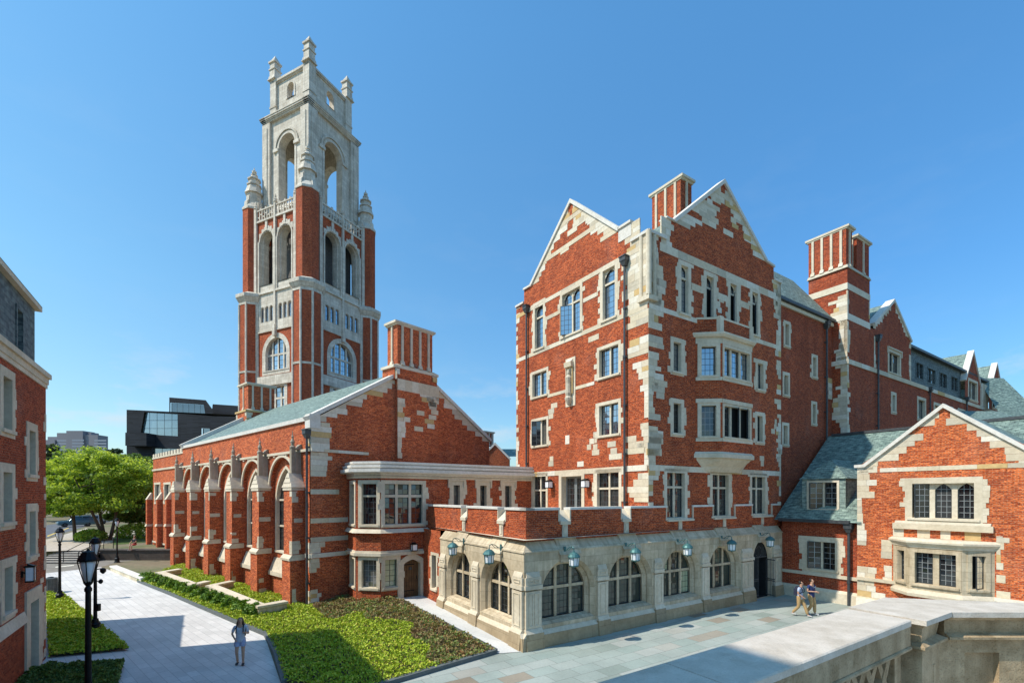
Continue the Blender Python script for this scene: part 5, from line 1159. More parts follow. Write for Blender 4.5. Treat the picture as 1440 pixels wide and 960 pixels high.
def bl_(e, z_): a, b, c, d = bpl; return [RF.P(a[0] - e, z_, 0), RF.P(b[0] - e * .42, z_, b[1] + e), RF.P(c[0] + e * .42, z_, c[1] + e), RF.P(d[0] + e, z_, 0)]
bt.loft([bl_(.04, bct - .28), bl_(.06, bct - .2), bl_(.2, bct - .06), bl_(.2, bct + .02), bl_(.05, bct + .12)]); bt.build('bay_cornice', TRIM, bo); bt = MB(); bt.loft([bl_(.1, bz0 - .62), bl_(.12, bz0 - .48), bl_(.02, bz0 - .3)]); bt.build('bay_sill', TRIM, bo)
hm_ = MB(); hm_.fpoly(RF, go, RF.holes, 0, .5)
hm_.add([RF.P(ru0, 0), RF.P(ru0, 0, -6), RF.P(ru0, rkl[1], -6), RF.P(ru0, rkl[1])], [(3, 2, 1, 0)], .5); hm_.build('wall', BRICK, hou)
hq = Col(hou, QUOIN); zz1 = RF.px(1262, 660)[1]
rake(hq, RF, (ru0, rkl[1] - .3), rap, 1, .15, .7, gap=.05); rake(hq, RF, (ruR, rkl[1] - .3), rap, -1, .2, .8, gap=.05); band(hq, RF, ru0 + 1.0, ruR - .6, zz1 - .1, zz1 + .1, .018)
quoin(hq, RF, ru0, 1, rkl[1] - 1.6, rkl[1], .5, 1.6, gap=0); quoin(hq, RF, ru0, 1, 3.3, rkl[1] - 1.6, .2, .6, gap=.15); quoin(hq, RF, ru0, 1, .3, 2.2, .6, 1.5, gap=0)
quoin(hq, RF, b0u - .05, -1, bz0 - .3, bct + .4, .1, .5, gap=.2); quoin(hq, RF, b1u + .05, 1, bz0 - .3, bct + .4, .1, .5, gap=.2)
zp_ = RF.px(1262, 738)[1]; hq.fbox(RF, b0u + .02, b1u - .02, zp_ - .16, zp_ + .12, -.02, .16); hq.wedge(RF, b0u + .1, b1u - .1, zp_ + .121, zp_ + .24, .16, .04, -.02)
u = b0u
k = 0
while u < b1u - .2:
    e = min(b1u, u + random.uniform(.35, .55)); 
    if k % 2 == 0: hq.fbox(RF, u, e - .01, bct + .13, zp_ - .17, -.02, .02)
    u = e; k += 1
zsg = RF.px(1215, 813)[1]
for a, b, z_ in ((ru0, b0u + .3, zsg), (b1u, ruR, zsg - .18)): hq.fbox(RF, a, b, z_ - .08, z_ + .08, -.02, .1)
hq.wedge(RF, ru0, ruR, 0, .55, .18, .14, -.02); hq.build('stone_trim', QUOIN, hou)
hcp = MB(); coping(hcp, RF, [(ru0 - .1, rkl[1]), (ru0 + .35, rkl[1] + .02), (rap[0], rap[1] + .02), (ruR - .35, rkl[1] + .02), (ruR + .1, rkl[1])], -.3, .12, .13); hcp.build('gable_coping', WHITE, hou)
Rp = RF.P
roof(hou, [[Rp(ru0, rkl[1], 0), Rp(rap[0], rap[1] - .05, 0), Rp(rap[0], rap[1] - .05, -7), Rp(ru0, rkl[1], -7)][::-1], [Rp(rap[0], rap[1] - .05, 0), Rp(ruR, rkl[1], 0), Rp(ruR, rkl[1], -7), Rp(rap[0], rap[1] - .05, -7)][::-1]])
# distant slate roofs at the right
for nm, lab, x0, x1, y0, y1, Zd in (('slate_roofed_hall', 'far green slate roof rising over the range, at the right picture edge', 1410, 1475, 595, 517, 48), ('slate_roofed_wing', 'lower green slate roof with brick gable end, in front of the far slate roof', 1396, 1475, 600, 566, 42)):
    F = Face(V(((x0 - CX) / FP * Zd, Zd, 0)), (1, .05)); t_ = thing(nm, lab, 'building', F.O); L = (x1 - x0) / FP * Zd; z0, z1 = hz(F.O, y0), hz(F.O, y1)
    m = MB(); m.fpoly(F, [(0, 0), (L, 0), (L, z0), (0, z0)], (), 0, .5); m.build('wall', BRICK, t_)
    roof(t_, [[F.P(0, z0, .3), F.P(L, z0, .3), F.P(L, z1, -4), F.P(0 + (1.6 if Zd > 45 else .4), z1, -4)]])
    m = MB(); m.fbox(F, 0, L, z0 - .12, z0 + .08, .1, .42); m.build('gutter', LEAD, t_)
# ------------------------------------------------------------------ brick building at the left with mansard
LO = gp(64.5, 925); LB = Face(LO, uL); LEN = 21.5
lb = thing('mansard_roofed_brick_building', 'shaded brick building with slate mansard storey at the left edge', 'building', LO)
lc = hz(LO, 531); print('left', lc)
for xl, xr, yt, yb in ((3, 15.6, 527, 601), (40, 48.5, 604, 666), (3, 15.6, 663, 734), (40, 48.5, 719, 781), (4.5, 16, 799, 864)): pwin(lb, LB, xl, xr, yt, yb, cols=1, sur=.26, glass=GL_D, depth=.24, tooth=.5)
k0 = LB.u(4); 
for kk in (1, 2, 3):
    for zz in (1.2, 4.3, 7.3): window(lb, LB, k0 - kk * 3.4 - .2, k0 - kk * 3.4 + .65, zz, zz + 1.7, cols=1, sur=.26, tooth=.5)
dd0, dd1 = LB.u(40), LB.u(51.5); dzt_ = LB.px(40, 848)[1]
LB.holes.append(rloop(dd0, dd1, .02, dzt_, .03, 0)); m = MB(); m.fbox(LB, dd0, dd1, .02, dzt_, -.34, -.28); 
for k in range(5): x = dd0 + (dd1 - dd0) * (k + .1) / 5; m.fbox(LB, x, x + (dd1 - dd0) * .16, .08, dzt_ - .06, -.28, -.26)
dob = m.build('door', m_plain('weathered_door_boards', (.16, .15, .14), .7), lb); m = MB(); m.ring(LB, rloop(dd0, dd1, .02, dzt_, .42, 0), rloop(dd0, dd1, .02, dzt_, 0, 0), -.02, .06, -.34, .5); m.build('stone_surround', TRIM, dob)
m = MB(); m.tube(LB.P(dd1 - .15, 1.0, -.24), LB.P(dd1 - .15, 1.25, -.24), .025); m.build('door_handle', METAL, dob)
m = MB(); m.fpoly(LB, [(-LEN, 0), (0, 0), (0, lc), (-LEN, lc)], LB.holes, 0, .5)
bk_ = [LO - uR * 11, LO - uL * LEN - uR * 11]
for p, q_ in ((LO, bk_[0]), (bk_[0], bk_[1]), (bk_[1], LO - uL * LEN)): m.add([p, q_, q_ + V((0, 0, lc)), p + V((0, 0, lc))], [(0, 1, 2, 3)], .5)
m.build('wall', BRICK, lb)
m = MB(); m.fbox(LB, -LEN, .06, lc - .25, lc - .05, -.1, .07); m.fbox(LB, -LEN, .1, lc - .049, lc + .12, -.9, .14); m.fbox(LB, -LEN, .04, lc - .4, lc - .251, -.1, .04)
zb9 = LB.px(2, 890)[1]; m.wedge(LB, -LEN, dd0 - .5, zb9 - .12, zb9 + .2, .12, .02, -.02); quoin(m, LB, 0, -1, .1, lc - .4, .15, .5, gap=.35); quoin(m, LB, dd1 + .44, 1, .1, 3.0, .1, .5, gap=.1); m.build('stone_trim', TRIM, lb)
MF = LB.off(-.3); MF.holes = []; mu = MF.u(48.8); mz = MF.px(48.8, 436)[1]
pwin(lb, MF, 23.5, 31, 433, 490, cols=1, sur=.12, glass=GL_D, tooth=0, smat=SLATE_D, sill=False)
m = MB(); m.fpoly(MF, [(-LEN, lc + .15), (mu, lc + .15), (mu, mz), (-LEN, mz)], MF.holes, 0, .5); p = MF.P(mu, 0); q_ = p - uR * 9.5; m.add([p + V((0, 0, lc)), q_ + V((0, 0, lc)), q_ + V((0, 0, mz)), p + V((0, 0, mz))], [(0, 1, 2, 3)], .5)
p3 = MF.P(-LEN, 0); q3 = p3 - uR * 9.5; m.add([q3 + V((0, 0, lc)), p3 + V((0, 0, lc)), p3 + V((0, 0, mz)), q3 + V((0, 0, mz))], [(0, 1, 2, 3)], .5); m.build('mansard_wall', SLATE_D, lb)
m = MB(); m.fbox(MF, -LEN - .4, mu + .15, mz, mz + .16, -10, .17); m.build('roof_eave', TRIM, lb); roof(lb, [[MF.P(-LEN - .4, mz + .17, .18), MF.P(mu + .16, mz + .17, .18), MF.P(mu - 3, mz + 1.2, -5), MF.P(-LEN + 3, mz + 1.2, -5)]], SLATE_D)
m = MB(); fbx = LB; m.fbox(LB, -LEN + .3, -LEN + 4.4, lc + .1, 16.4, -7, -1.35, .5); m.build('unseen_shadow_block', BRICK, lb); m = MB(); m.fbox(LB, -LEN + .2, -LEN + 4.5, 16.401, 16.5, -7.1, -1.3, .5); m.build('unseen_shadow_block_top', WHITE, lb)  # block added out of view to cast the shadow on the balustrade coping
RW = Face(LO - uR * 2.25 + uL * .01, uL); m = MB(); wE, wH = 6.5, 8.2  # wing added out of view, sized so its shadow falls across path and bed
q_ = [LO - uR * 2.25, LO - uR * 2.25 + uL * wE, LO - uR * 10 + uL * wE, LO - uR * 10]; m.loft([[p for p in q_], [p + V((0, 0, wH)) for p in q_]], .5); m.build('unseen_shadow_wing', BRICK, lb)
ra_ = (q_[1] + q_[2]) / 2 + V((0, 0, wH + 2.2)); rb_ = (q_[0] + q_[3]) / 2 + V((0, 0, wH + 2.2)); Z8 = V((0, 0, wH)); roof(lb, [[q_[1] + Z8, ra_, rb_, q_[0] + Z8], [q_[2] + Z8, q_[3] + Z8, rb_, ra_], [q_[1] + Z8, q_[2] + Z8, ra_]], SLATE_D)
# ------------------------------------------------------------------ dark modern building, far slab and other distant buildings
ZM = 125.0; MFc = Face(V(((178 - CX) / FP * ZM, ZM, 0)), (1, -.02)); mod = thing('dark_modern_building', 'angular black clad modern building with large glazed openings behind the trees', 'building', MFc.O)
P2u = lambda x, y, w=0: MFc.px(x, y, w)
m = MB(); gl_out = [P2u(*p) for p in ((203, 579), (249.6, 581.5), (250, 613), (197.5, 610))]
lowg = [P2u(*p) for p in ((213.6, 629), (250, 630.5), (250, 642), (213.6, 641))]; sw = [P2u(*p) for p in ((283.6, 602), (295, 602.5), (295, 613), (283.6, 613))]
m.fpoly(MFc, [P2u(178.2, 700), P2u(400, 700), P2u(400, 586), P2u(332, 585), P2u(250.5, 581), P2u(178.2, 575.6)][:0] or [(0, 0), (60, 0), (60, P2u(332, 590)[1]), P2u(300, 585), P2u(250.5, 581), (0, P2u(178.2, 575.8)[1])], [gl_out, lowg, sw], 0, .5)
m.fprism(MFc, [P2u(189.5, 628), P2u(218.5, 628.5), P2u(218.5, 610.5), P2u(189.5, 610)], -.5, 3.0)
m.fpoly(MFc.off(-3), [P2u(238, 590, -3), P2u(300, 590, -3), P2u(300, 577, -3), P2u(289.4, 562.4, -3), P2u(238, 558.5, -3)], [[P2u(*p, -3) for p in ((239.8, 580.5), (289, 584), (286.5, 569), (239.8, 566))]], 0, .5)
m.fpoly(MFc.off(-6), [P2u(296, 600, -6), P2u(345, 600, -6), P2u(345, 571, -6), P2u(299, 568, -6)], (), 0, .5)
s0 = MFc.P(0, 0); ztp = P2u(178.2, 575.8)[1]; m.add([s0, s0 + V((0, 20, 0)), s0 + V((0, 20, ztp)), s0 + V((0, 0, ztp))], [(3, 2, 1, 0)], .5); m.add([s0 + V((0, 0, ztp)), MFc.P(60, ztp - 3), MFc.P(60, ztp - 3, -20), s0 + V((0, 20, ztp))], [(0, 1, 2, 3)], .5)
m.build('cladding_wall', BLACKCLAD, mod)
for L, nx, ny, w_ in ((gl_out, 5, 3, -.6), (lowg, 3, 1, -.6), (sw, 1, 1, -.4), ([P2u(*p, -3) for p in ((239.8, 580.5), (289, 584), (286.5, 569), (239.8, 566))], 6, 1, -3.3)):
    m = MB(); x0, x1 = min(p[0] for p in L), max(p[0] for p in L); y0, y1 = min(p[1] for p in L), max(p[1] for p in L)
    m.face([MFc.P(a, b, w_) for a, b in L], random.random(), 0, [((a - x0) / (x1 - x0) * nx, (b - y0) / (y1 - y0) * ny) for a, b in L]); m.build('glazing', GL_C, mod)
ZT = 320.0; TFc = Face(V(((67 - CX) / FP * ZT, ZT, 0)), (1, 0)); fb_ = thing('far_apartment_block', 'grey stepped apartment tower on the skyline beyond the trees', 'building', TFc.O)
m = MB(); px = lambda x, y: TFc.px(x, y); FARB = m_plain('hazy_window_band', (.30, .32, .36), .6, 0, .08, .05); FARC = m_plain('hazy_grey_concrete', (.24, .23, .25), .9, 0, .08, .05)
for xa, xb, yt, w0, w1 in ((67, 84, 613.8, -5, 0), (67, 83, 619, -.1, 3), (84, 100, 609, -5, 2), (101, 124, 606.5, -5, 4), (120, 130, 608, -5, 1), (124, 143, 612, -5, 3)):
    a, b = px(xa, 640)[0], px(xb, 640)[0]; m.fbox(TFc, a, b, 0, px(xa, yt)[1], w0, w1)
m.build('wall', FARC, fb_)
for xa, w_ in ((84, 2.05), (109, 4.05), (138, 3.05)):
    for k in range(5): m = MB(); a = px(xa, 640)[0]; z_ = px(xa, 621 + k * 4.2)[1]; m.fbox(TFc, a, a + (8 if xa > 100 else 7), z_, z_ + 1.1, w_ - .3, w_); m.build('window_band', FARB, fb_)
ZC = 62.0; bc = thing('distant_brick_chimney_building', 'distant brick chimney stack on a slate roof between hall and tall block', 'building', V(((683 - CX) / FP * ZC, ZC, 0)))
pk = V(((681 - CX) / FP * ZC, ZC, 0)); m = MB(); m.box(pk + V((.8, 5, 0)), 5, 9, hz(pk, 640)); m.build('wall', BRICK, bc); chimney(bc, pk, dirn(-50), 1.6, dirn(40), along(pk, dirn(40), 694), hz(pk, 626), hz(pk, 608), 1, 3)
roof(bc, [[pk + V((-1.5, -.5, hz(pk, 642))), pk + V((5, -.5, hz(pk, 642))), pk + V((5, 3, hz(pk, 628))), pk + V((-1.5, 3, hz(pk, 628)))]])
pg = V(((703 - CX) / FP * 58, 58, 0)); bg_ = thing('distant_gabled_house', 'distant gable with white coping just left of the tall block', 'building', pg); GFc = Face(pg - V((1.1, 0, 0)), (1, 0))
zt_, zb2_ = hz(pg, 625), hz(pg, 645); m = MB(); m.fpoly(GFc, [(-1.2, 0), (2.2, 0), (2.2, zb2_), (.5, zt_), (-1.2, zb2_)], (), 0, .5); m.build('wall', BRICK, bg_); m = MB(); coping(m, GFc, [(-1.3, zb2_ - .1), (.5, zt_), (2.3, zb2_ - .1)], -.6, .1, .2); m.build('gable_coping', WHITE, bg_)
# ------------------------------------------------------------------ ground
def ramp_h(p):
    t = (p[0] - C0.x) * uL.x + (p[1] - C0.y) * uL.y; s_ = -((p[0] - C0.x) * uR.x + (p[1] - C0.y) * uR.y)
    f = min(1, max(0, t / 9.8)); return .35 * f * min(1, max(0, 1 - (s_ - 2) / 3.2))
GRASS = m_leaf('far_grass', [(0, (.07, .11, .03)), (1, (.10, .14, .04))], 0)
def m_ground():
    s = NT('dry_ground'); c = s.ramp(s.noise(.12, detail=6), [(.38, (.10, .13, .05)), (.5, (.20, .17, .11)), (.62, (.16, .13, .08))])
    c = s.mix(.5, c, s.ramp(s.noise(3.0, detail=8), [(.3, (.6, .6, .6)), (.7, (1.3, 1.3, 1.3))]), 'MULTIPLY'); return s.pbr(c, .95, s.bump(s.noise(9.0), .4, .03))
def m_asph(name, col): return m_plain(name, col, .9, 0, .18, 1.5, .15, .2)
PAVE = m_pave('pale_granite_pavers', [(0, (.585, .565, .535)), (1, (.68, .655, .62))], .62, .31, R(41.4), .009, (.43, .42, .40), stain=.5)
BLUE = m_pave('bluestone_flags', [(0, (.27, .32, .28)), (.3, (.37, .41, .37)), (.55, (.31, .37, .33)), (.78, (.41, .43, .39)), (.86, (.36, .33, .27)), (1, (.26, .21, .15))], 1.05, .62, R(-33.4), .009, (.19, .20, .18), .37, stain=.6)
SLABS = m_pave('pale_walk_slabs', [(0, (.58, .58, .56)), (1, (.66, .655, .63))], 1.9, 1.3, R(33.4), .006, (.4, .4, .39))
def sheet(name, pts, mat, z=0.0, hf=None, kind='structure', sub=0):
    m = MB(); m.face([V((p[0], p[1], z + (hf(p) if hf else 0))) for p in pts], .5); o = m.build(name, mat); o['kind'] = kind; return o
GP = lambda L, z=0.0: [gp(x, y, z) for x, y in L]
g_ = MB(); ZR = 43.6; zr_ = .9
g_.face([V((-900, -60, 0)), V((900, -60, 0)), V((900, ZR, 0)), V((-900, ZR, 0))], .5); g_.face([V((-900, ZR, 0)), V((900, ZR, 0)), V((900, ZR, zr_)), V((-900, ZR, zr_))], .5)
g_.face([V((-900, ZR, zr_)), V((900, ZR, zr_)), V((900, 1500, zr_)), V((-900, 1500, zr_))], .5); go_ = g_.build('ground', m_ground()); go_['kind'] = 'structure'
sheet('footpath', GP([(-60, 1010), (60, 806), (141.6, 797), (205, 818), (372, 893), (395, 960), (470, 1010)]), PAVE, .004)
sheet('patio', [gp(430, 1010), gp(500, 976), gp(697, 918), gp(737, 914), AR.P(UE, 0), LF.P(16, 0), gp(1440, 1200), V((6, -4, 0)), V((-6, 6, 0))], BLUE, .008)
sheet('walkway', [gp(700, 919), gp(743, 915.5), AL.P(-9.8, 0), YF.P(-2.0, 0), gp(548, 850)], SLABS, .02, ramp_h)
sheet('service_road', GP([(40, 822), (60, 806), (141.6, 797), (165, 790), (205, 786), (205, 778), (60, 792)]), m_asph('tan_asphalt', (.22, .20, .17)), .006)
sheet('road', GP([(40, 757), (66, 756), (130, 737), (205, 727), (205, 720), (130, 728), (66, 738), (40, 742)], zr_), m_asph('grey_asphalt', (.13, .135, .145)), zr_ + .006)
sheet('pavement', GP([(40, 776), (112, 773), (205, 750), (205, 744), (130, 752), (122, 742), (66, 758), (40, 760)], zr_), m_plain('tan_concrete', (.46, .39, .31), .9), zr_ + .004)
sheet('verge', GP([(160, 766), (230, 760), (230, 754), (160, 757)], zr_), GRASS, zr_ + .008)
sheet('road_marking', GP([(66, 753), (96, 741.5), (97, 742.3), (67, 754.5)], zr_), m_plain('yellow_road_paint', (.6, .42, .1)), zr_ + .012)
for a, b in (((78, 796.5), (104, 793.8)),): sheet('road_marking', GP([a, b, (b[0], b[1] + 1.2), (a[0], a[1] + 1.2)]), m_plain('white_road_paint', (.7, .66, .55)), .012)
# planting beds
EDGE = m_plain('slate_kerb', (.11, .125, .125), .7, 0, .2)
SOIL = m_plain('planting_soil', (.045, .035, .022), .95)
def bed(pts, nm='planting_bed', hf=None, h=.09, kerb=None):
    n = len(pts); m = MB(); m.face([V((p.x, p.y, h + (hf(p) if hf else 0))) for p in pts], .5)
    if sum(pts[i].x * pts[(i + 1) % n].y - pts[(i + 1) % n].x * pts[i].y for i in range(n)) < 0: m.f[0] = m.f[0][::-1]
    o = m.build(nm, SOIL); o['kind'] = 'structure'
    if kerb:
        k = MB()
        for i in kerb:
            p, q = pts[i], pts[(i + 1) % n]; d = (q - p).normalized(); nn = V((d.y, -d.x, 0)) * .09; H = lambda v, e: V((v.x, v.y, (hf(v) if hf else 0) + e))
            k.hexa([H(p - nn, -.05), H(q - nn, -.05), H(q + nn, -.05), H(p + nn, -.05), H(p - nn, h + .06), H(q - nn, h + .06), H(q + nn, h + .06), H(p + nn, h + .06)])
        o2 = k.build('kerb', EDGE); o2['kind'] = 'structure'
b1 = GP([(400, 962), (388, 920), (374, 893), (340, 879), (240, 836), (195, 818)]) + [HL.P(-23.2, 0, .2), HL.P(-.1, 0, .1), HG.P(4.6, 0, .0), YS.P(Ls, 0, .05), Pc.copy(), YF.P(-1.55, 0, .05)] + GP([(697, 918), (500, 976)])
bed(b1, hf=ramp_h, kerb=[0, 1, 2, 3, 4, 12, 11])
b2 = GP([(64, 836), (90, 838), (181, 914.5), (69, 925)]); bed(b2, kerb=None)
b3 = GP([(45, 947), (174, 936), (163, 972), (120, 990), (20, 975)]); bed(b3)
def inside(P, poly):
    x, y = P[:, 0], P[:, 1]; c = np.zeros(len(P), bool); n = len(poly)
    for i in range(n):
        a, b = poly[i], poly[(i + 1) % n]
        with np.errstate(divide='ignore', invalid='ignore'): c ^= ((a.y > y) != (b.y > y)) & (x < (b.x - a.x) * (y - a.y) / (b.y - a.y) + a.x)
    return c
def sample(poly, n):
    xs = [p.x for p in poly]; ys = [p.y for p in poly]; out = np.zeros((0, 2))
    while len(out) < n:
        q = np.column_stack([RNG.uniform(min(xs), max(xs), n * 2), RNG.uniform(min(ys), max(ys), n * 2)]); out = np.vstack([out, q[inside(q, poly)]])
    return out[:n]
def leaf_mesh(name, C, size, mat, parent=None, tilt=1.0, long=1.6, loc=None, rnd=None, flat=False):
    n = len(C); nrm = RNG.normal(size=(n, 3)); nrm[:, 2] = np.abs(nrm[:, 2]) * (1 if flat else .7) + .35 * tilt; nrm /= np.linalg.norm(nrm, axis=1)[:, None]
    r_ = RNG.normal(size=(n, 3)); a = np.cross(nrm, r_); a /= np.linalg.norm(a, axis=1)[:, None]; b = np.cross(nrm, a)
    s_ = (size * RNG.uniform(.6, 1.35, n))[:, None]; a = a * s_ * long * .5; b = b * s_ * .5
    o_ = np.array(wloc(parent)) if parent else (np.array(loc) if loc is not None else np.zeros(3))
    Vv = np.stack([C - a, C + b * .9 - a * .1, C + a, C - b * .9 + a * .1], 1).reshape(-1, 3) - o_
    me = bpy.data.meshes.new(name); me.vertices.add(4 * n); me.vertices.foreach_set('co', Vv.ravel().astype(np.float32)); me.loops.add(4 * n); me.loops.foreach_set('vertex_index', np.arange(4 * n, dtype=np.int32))
    me.polygons.add(n); me.polygons.foreach_set('loop_start', np.arange(0, 4 * n, 4, dtype=np.int32)); me.polygons.foreach_set('loop_total', np.full(n, 4, dtype=np.int32)); me.update(calc_edges=True)
    at = me.attributes.new('rnd', 'FLOAT', 'FACE'); at.data.foreach_set('value', (RNG.uniform(0, 1, n) if rnd is None else rnd).astype(np.float32)); me.materials.append(mat)
    o = bpy.data.objects.new(name, me); COL.objects.link(o)
    if parent: o.parent = parent
    elif loc is not None: o.location = loc
    return o
LIME = m_leaf('lime_groundcover_leaf', [(0, (.20, .30, .015)), (.5, (.38, .50, .035)), (.85, (.54, .61, .06)), (1, (.58, .48, .10))], .14)
SEDGE = m_leaf('russet_groundcover_leaf', [(0, (.12, .20, .05)), (.5, (.24, .31, .08)), (.8, (.36, .24, .10)), (1, (.36, .14, .07))], .2, ([(0, (.18, .12, .05)), (.6, (.30, .17, .09)), (1, (.2, .24, .08))], 1.7))
GREEN = m_leaf('hedge_leaf', [(0, (.06, .13, .02)), (.6, (.13, .25, .03)), (1, (.24, .36, .05))], .25)
DKGREEN = m_leaf('dark_groundcover_leaf', [(0, (.06, .11, .03)), (1, (.2, .27, .06))], .25)
def cover(name, label, poly, n, size, mat, hgt, hf=None, keep=None, z0=.09):
    q = sample(poly, n)
    if keep is not None: q = q[keep(q)]
    lump = np.sin(q[:, 0] * 5.1 + np.sin(q[:, 1] * 3.3)) * np.sin(q[:, 1] * 4.7 + np.sin(q[:, 0] * 2.9)) * .4 + .68
    zb = np.array([hf(p) for p in q]) if hf else 0
    z_ = z0 + zb + RNG.uniform(.0, 1, len(q)) ** .7 * hgt * lump
    o = leaf_mesh(name, np.column_stack([q, z_]), size, mat, tilt=.6); tag(o, label, 'ground cover', None, 'stuff'); return o
sband = lambda q: -((q[:, 0] - C0.x) * uR.x + (q[:, 1] - C0.y) * uR.y)
tband = lambda q: (q[:, 0] - C0.x) * uL.x + (q[:, 1] - C0.y) * uL.y
wob = lambda q: np.sin(q[:, 0] * 1.7) * .35 + np.sin(q[:, 1] * 2.3 + 1) * .3
isb = lambda q: (sband(q) < 3.05 + wob(q) + .25 * np.clip(tband(q) - 4, 0, 9) * .4) | ((tband(q) > 8.2 + wob(q)) & (sband(q) < 5.4))
cover('groundcover', 'lime green low groundcover spreading over the central planting bed', b1, 84000, .06, LIME, .2, ramp_h, lambda q: ~isb(q))
cover('groundcover', 'russet and dark green low planting beside the pale walkway', b1, 60000, .07, SEDGE, .2, ramp_h, isb)
cover('groundcover', 'low green groundcover beside the left brick building, half in shadow', b2, 16000, .075, LIME, .2)
cover('groundcover', 'shaded clumpy groundcover in the front left bed below the lamp', b3, 11000, .08, DKGREEN, .28)
# clipped round shrubs along the hall
i = 0
for t in np.linspace(0, 1, 13):
    x = 207 + (356 - 207) * t ** 1.25; y = 817 + (866 - 817) * t ** 1.3; c = gp(x, y); rad = .5
    n = 1400; d = RNG.normal(size=(n, 3)); d /= np.linalg.norm(d, axis=1)[:, None]; d[:, 2] = np.abs(d[:, 2]); C = np.array(c) + d * np.array([rad, rad, .52]) * RNG.uniform(.55, 1.05, n)[:, None] * (1 + .12 * np.sin(d[:, :1] * 7 + i)); C[:, 2] += .1
    sh = thing('round_shrub', '', 'shrub', c); sh['label'] = 'rounded green shrub in the row along the low walls of the hall'; sh['group'] = 'shrubs in a row along the hall'
    leaf_mesh('foliage', C, .09, GREEN, sh); m = MB(); m.tube(c, c + V((0, 0, .35)), .05, .03); m.build('stem', OAK, sh); i += 1
# ------------------------------------------------------------------ low walls
def low_wall(lab, pts, h, wd, mat, capm, nm='low_wall'):
    t = thing(nm, lab, 'wall', pts[0]); m = MB(); c = MB()
    for p, q in zip(pts[:-1], pts[1:]):
        d = (q - p).normalized(); nn = V((d.y, -d.x, 0)) * wd / 2; e = d * wd / 2
        for mb, a, b, k, ee in ((m, -.3, h, 1, 1), (c, h + .001, h + .11, 1.3, 1.3)):
            z0, z1 = V((0, 0, a)), V((0, 0, b)); P, Q = p - e * ee * (1 if p is pts[0] else -1.0), q + e * ee
            mb.hexa([P + nn * k + z0, Q + nn * k + z0, Q - nn * k + z0, P - nn * k + z0, P + nn * k + z1, Q + nn * k + z1, Q - nn * k + z1, P - nn * k + z1])
    m.build('wall_body', mat, t); c.build('coping', capm, t); return t
A_ = [gp(x, y, .57) for x, y in ((298, 822), (367, 850), (396, 845))]
fl = lambda L: [V((p.x, p.y, 0)) for p in L]
low_wall('low pale stone wall around the near sunken area at the foot of the hall', fl([A_[0] + V((.3, 1.2, 0)), A_[0], A_[1], A_[2]]), .46, .36, ASHLAR, TRIM)
B0 = [gp(x, y, .57) for x, y in ((226, 803.5), (273, 820.5), (288, 817))]
low_wall('low pale stone wall around the far sunken area at the foot of the hall', fl([B0[0] + V((.3, 1.2, 0)), B0[0], B0[1], B0[2]]), .46, .36, ASHLAR, TRIM)
low_wall('rough stone retaining wall with pale coping at the far end of the path', fl([gp(160, 796.5, .3), gp(202, 813, .3)]), .28, .34, m_stone('rubble_stone', STONE_R, (.5, .25), stain=.6), WHITE, 'retaining_wall')
low_wall('dark low retaining wall behind the tree and lamp', fl([V((-37.3, 43.3, 0)), V((-27, 43.3, 0))]), .9, .5, m_stone('dark_rubble', [(0, (.14, .11, .08)), (1, (.09, .07, .06))], (.5, .25)), m_plain('dark_coping', (.12, .10, .085), .9), 'retaining_wall')
# steps with handrails
stp = thing('stone_steps', 'broad flight of dark edged stone steps rising to the road, left of the tree', 'steps', gp(88, 792)); x0, x1 = gp(48, 792).x, gp(112, 792).x
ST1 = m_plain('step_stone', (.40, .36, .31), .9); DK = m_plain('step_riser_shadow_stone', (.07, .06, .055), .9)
for k in range(6):
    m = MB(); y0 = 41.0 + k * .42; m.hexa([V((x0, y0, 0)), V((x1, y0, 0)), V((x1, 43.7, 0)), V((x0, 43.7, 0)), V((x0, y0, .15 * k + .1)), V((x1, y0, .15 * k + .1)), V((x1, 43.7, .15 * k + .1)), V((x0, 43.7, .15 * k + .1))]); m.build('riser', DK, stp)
    m = MB(); m.hexa([V((x0, y0 - .03, .15 * k + .101)), V((x1, y0 - .03, .15 * k + .101)), V((x1, y0 + .42, .15 * k + .101)), V((x0, y0 + .42, .15 * k + .101)), V((x0, y0 - .03, .15 * k + .15)), V((x1, y0 - .03, .15 * k + .15)), V((x1, y0 + .42, .15 * k + .15)), V((x0, y0 + .42, .15 * k + .15))]); m.build('tread', ST1, stp)
for xx in (89, 110):
    p0, p1 = gp(xx, 792), None; m = MB(); X = p0.x; a, b = V((X, 41.0, .95)), V((X, 43.6, 1.85)); m.path([V((X, 41.0, .1)), a, b, V((X, 44.6, 1.85)), V((X, 44.6, .9))], .03, 6); m.tube(V((X, 43.5, .8)), b, .03, n=6); m.build('handrail', METAL, stp)
